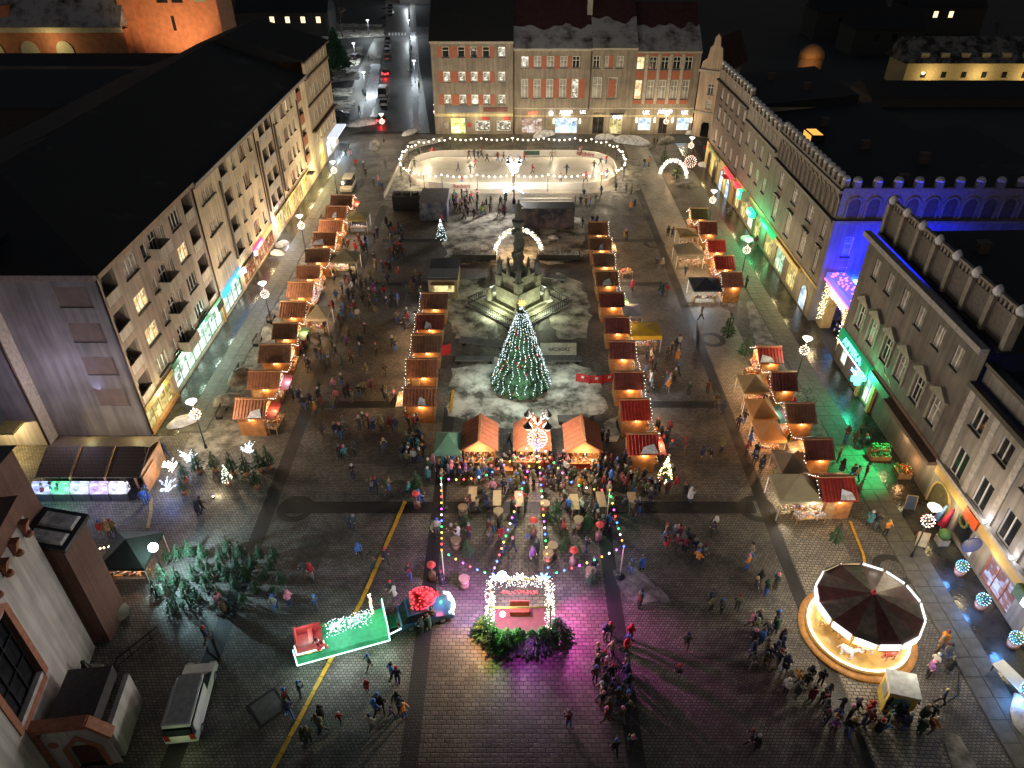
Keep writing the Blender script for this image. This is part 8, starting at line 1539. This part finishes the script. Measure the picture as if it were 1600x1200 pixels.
at([(1006, 770), (1014, 768), (1022, 775), (1030, 770), (1042, 772), (1055, 768, r), (1069, 778), (1077, 785, dict(coat='white')), (1045, 745, dict(coat='white'))], 'by the golden lit fir', 'people by the golden fir')
at([(1045, 680), (1032, 688), (1026, 676), (1040, 692), (1022, 692)], 'beside the red roofed stalls', 'people beside the red stalls')
at([(684, 833, dict(coat='white')), (676, 838), (706, 843), (717, 848, dict(coat='white')), (713, 840), (735, 797), (746, 800, dict(coat='beige')), (760, 792), (770, 832), (779, 828), (788, 835), (764, 835), (800, 800), (820, 796), (766, 848), (783, 846)], 'at the left drinking tables', 'guests at the drinking tables')
at([(888, 800, b_), (908, 802), (922, 800), (948, 802), (955, 796), (975, 800), (990, 806), (998, 802), (880, 835, r), (895, 845), (930, 812), (940, 830), (952, 826, b_), (958, 832)], 'at the right drinking tables', 'guests at the drinking tables')
at([(832, 880, dict(coat='purple')), (838, 868), (927, 895), (986, 896, dict(coat='dark green')), (1002, 892, b_), (997, 950), (1000, 945, b_)], 'near the pavilion strings', 'people near the pavilion')
at([(1040, 842, dict(coat='beige')), (1052, 845), (1060, 842), (1072, 848), (1078, 856), (1068, 862), (1056, 858), (1040, 858, r), (1083, 866), (1090, 874), (1088, 884, dict(coat='orange')), (1096, 880), (1100, 872)], 'right of the drinking tables', 'line right of the tables')
at([(1112, 840), (1115, 832, dict(coat='white')), (1166, 890), (1172, 872), (1185, 915), (1110, 955), (1126, 958), (1150, 955), (1110, 945), (1071, 1015), (1057, 1062, dict(head='hat', hc='red')), (1195, 930), (1178, 925), (1210, 920)], 'strolling on the right cobbles', 'strollers on the right cobbles')
crowd((1165, 975, 1225, 1050), 18, 'queueing left of the carousel', 'queue round the carousel'); crowd((1222, 1062, 1290, 1105), 10, 'queueing before the carousel', 'queue round the carousel'); crowd((1285, 1110, 1455, 1150), 22, 'near the ticket booth', 'queue round the carousel')
at([(1470, 1010, dict(coat='orange')), (1463, 1020), (1475, 1030), (1455, 1045, dict(coat='white')), (1448, 1058), (1478, 1052), (1468, 1100)], 'right of the carousel', 'people right of the carousel')
crowd((928, 1045, 985, 1130), 18, 'in the right band cluster', 'cluster on the right dark band')
at([(952, 995, dict(head='hat', hc='red')), (945, 1000), (984, 1000, r), (978, 1018, r), (932, 1030, dict(coat='brown')), (955, 1028, dict(coat='beige')), (943, 1040), (985, 1175), (960, 1180), (1170, 1165), (1180, 1172), (888, 1135)], 'near the right dark band', 'cluster on the right dark band')
at([(470, 1088, dict(coat='navy', hc='blue', head='hat')), (450, 1100), (453, 1120), (505, 1145), (498, 1140), (478, 1162), (484, 1160), (503, 1125), (532, 1130, dict(coat='red', child=True))], 'by the ramp below the float', 'onlookers around the float')
at([(578, 1046, dict(coat='dark green')), (574, 1080, dict(coat='red', child=True)), (613, 1062, b_), (622, 1068), (592, 1108), (588, 1118, b_), (598, 1112), (612, 1120, dict(coat='purple', child=True)), (622, 1105), (632, 1122, dict(coat='orange')), (626, 1115), (580, 1140)], 'right of the float', 'onlookers around the float')
at([(431, 952, dict(coat='white')), (436, 950), (454, 948), (495, 955), (488, 905), (478, 903), (562, 872, b_), (583, 888), (603, 880), (546, 826), (555, 828), (345, 950), (352, 960), (325, 1005)], 'on the dark left cobbles', 'strollers on the dark left cobbles')
at([(670, 985), (660, 990), (675, 975), (690, 915), (640, 905), (612, 930), (618, 940, dict(coat='white'))], 'behind the tow car', 'people behind the tow car')
at([(172, 836, dict(coat='beige')), (180, 834), (163, 838, r), (128, 830, b_), (205, 775), (228, 788, b_), (233, 782), (88, 778, b_), (75, 780), (100, 778), (312, 806), (318, 800), (248, 708), (262, 716)], 'by the showcases and hut', 'customers by the showcases')
at([(1320, 690), (1334, 695), (1340, 688), (1348, 700), (1355, 690), (1336, 752), (1350, 748), (1330, 748), (1356, 822), (1365, 826), (1382, 836), (1308, 722), (1312, 742)], 'on the green lit pavement', 'people on the right pavement')
at([(1152, 672), (1172, 690), (1170, 700, b_), (1180, 715), (1190, 735), (1162, 662), (1238, 800), (1218, 760)], 'at the orange lit tents', 'people at the orange tents')
at([(925, 352), (932, 352), (910, 356), (976, 376), (980, 374), (1043, 370), (1050, 372), (1025, 420), (1034, 422, dict(coat='beige')), (987, 455, r), (1042, 462, r), (1030, 460), (1035, 464), (1070, 432), (1095, 500, dict(coat='beige')), (1165, 450)], 'right of the column rows', 'strollers right of the column')
at([(1048, 556), (1055, 550), (1060, 545, dict(coat='white')), (1010, 558), (1016, 565), (1008, 590, b_), (1014, 600, r), (1022, 585), (1040, 600), (1045, 605, dict(coat='white')), (1120, 640), (1128, 648), (1116, 635), (1095, 722), (1108, 722), (1126, 708), (1075, 618), (1105, 615)], 'right of the maroon roofed stalls', 'visitors right of the centre stalls')
at([(1268, 470), (1255, 475), (1310, 505), (1322, 512), (1240, 420), (1180, 385), (1135, 340), (1140, 335)], 'by the right arcade', 'people by the right arcade')
sl_ = FT.matrix_basis @ Vector((-h + .9 - 0, 0, 0))
SP = thing('person', 'person dressed as Santa in red coat with white beard, seated in the sleigh', 'person', (0, 0, 0)); hh_ = FL / 2
SP.location = FT.location + Vector((math.cos(ang) * (-hh_ + 1.1), math.sin(ang) * (-hh_ + 1.1), 1.0)); SP.rotation_euler = (0, 0, ang + P90); SP.scale = (1.2,) * 3
o = inst('body', PM['sit'], SP, (0, 0, -.1)); [setm(o, i, m) for i, m in enumerate((cm('red'), cm('red'), M_skin, M_shoe))]
q = inst('hat', HATS['hat'], SP, (0, -.02, 1.13)); setm(q, 0, cm('red')); q = inst('beard', MB().ball((0, -.1, 1.0), .1, 0, 7, 5, 1.3).mesh('beard', cm('white')), SP)

crowd((515, 440, 600, 510), 14, 'among left stall shoppers', 'visitors at the left stalls'); crowd((700, 775, 960, 870), 9, 'between the drinking tables', 'guests at the drinking tables'); crowd((1000, 540, 1060, 620), 8, 'near the maroon roofed stalls', 'visitors right of the centre stalls'); crowd((540, 360, 640, 470), 12, 'on the upper left cobbles', 'people left of the trailer')
crowd((455, 540, 620, 640), 26, 'in the lower left aisle', 'visitors at the left stalls'); crowd((640, 690, 1000, 724), 16, 'between kiosks and crowd', 'crowd before the tiled kiosks'); crowd((1000, 700, 1080, 790), 12, 'by the golden lit fir', 'people by the golden fir'); crowd((560, 440, 660, 560), 22, 'in the left centre aisle', 'people left of the trailer'); crowd((1160, 620, 1240, 760), 12, 'before the orange lit tents', 'people at the orange tents')
# past 300: the smallest, farthest ones become one crowd mesh
PPL = sorted([o for o in COL.objects if o.get("category") == "person" and o is not SP], key=lambda o: (o.location - camo.location).length * (1.0 / o.scale[0]))
far_, sl_i, cmats = PPL[296:], {}, []
cv, cf, cmi = [], [], []
for o in far_:
    Mo = Matrix.LocRotScale(o.location, o.rotation_euler, o.scale)
    for ch in list(o.children):
        Mc = Mo @ Matrix.LocRotScale(ch.location, ch.rotation_euler, ch.scale); base = len(cv); idx = []
        for s_ in ch.material_slots:
            if s_.material.name not in sl_i: sl_i[s_.material.name] = len(cmats); cmats.append(s_.material)
            idx.append(sl_i[s_.material.name])
        cv += [tuple(Mc @ v.co) for v in ch.data.vertices]
        for p in ch.data.polygons: cf.append(tuple(base + i for i in p.vertices)); cmi.append(idx[min(p.material_index, len(idx) - 1)])
        bpy.data.objects.remove(ch)
    bpy.data.objects.remove(o)
if cv:
    me = bpy.data.meshes.new("crowd"); me.from_pydata(cv, [], cf)
    for m in cmats: me.materials.append(m)
    me.polygons.foreach_set("material_index", cmi); me.polygons.foreach_set("use_smooth", [True] * len(cf)); me.update()
    inst("crowd", me, label="distant crowd of people at the rink, the street and the far stalls", cat="crowd", kind="stuff")
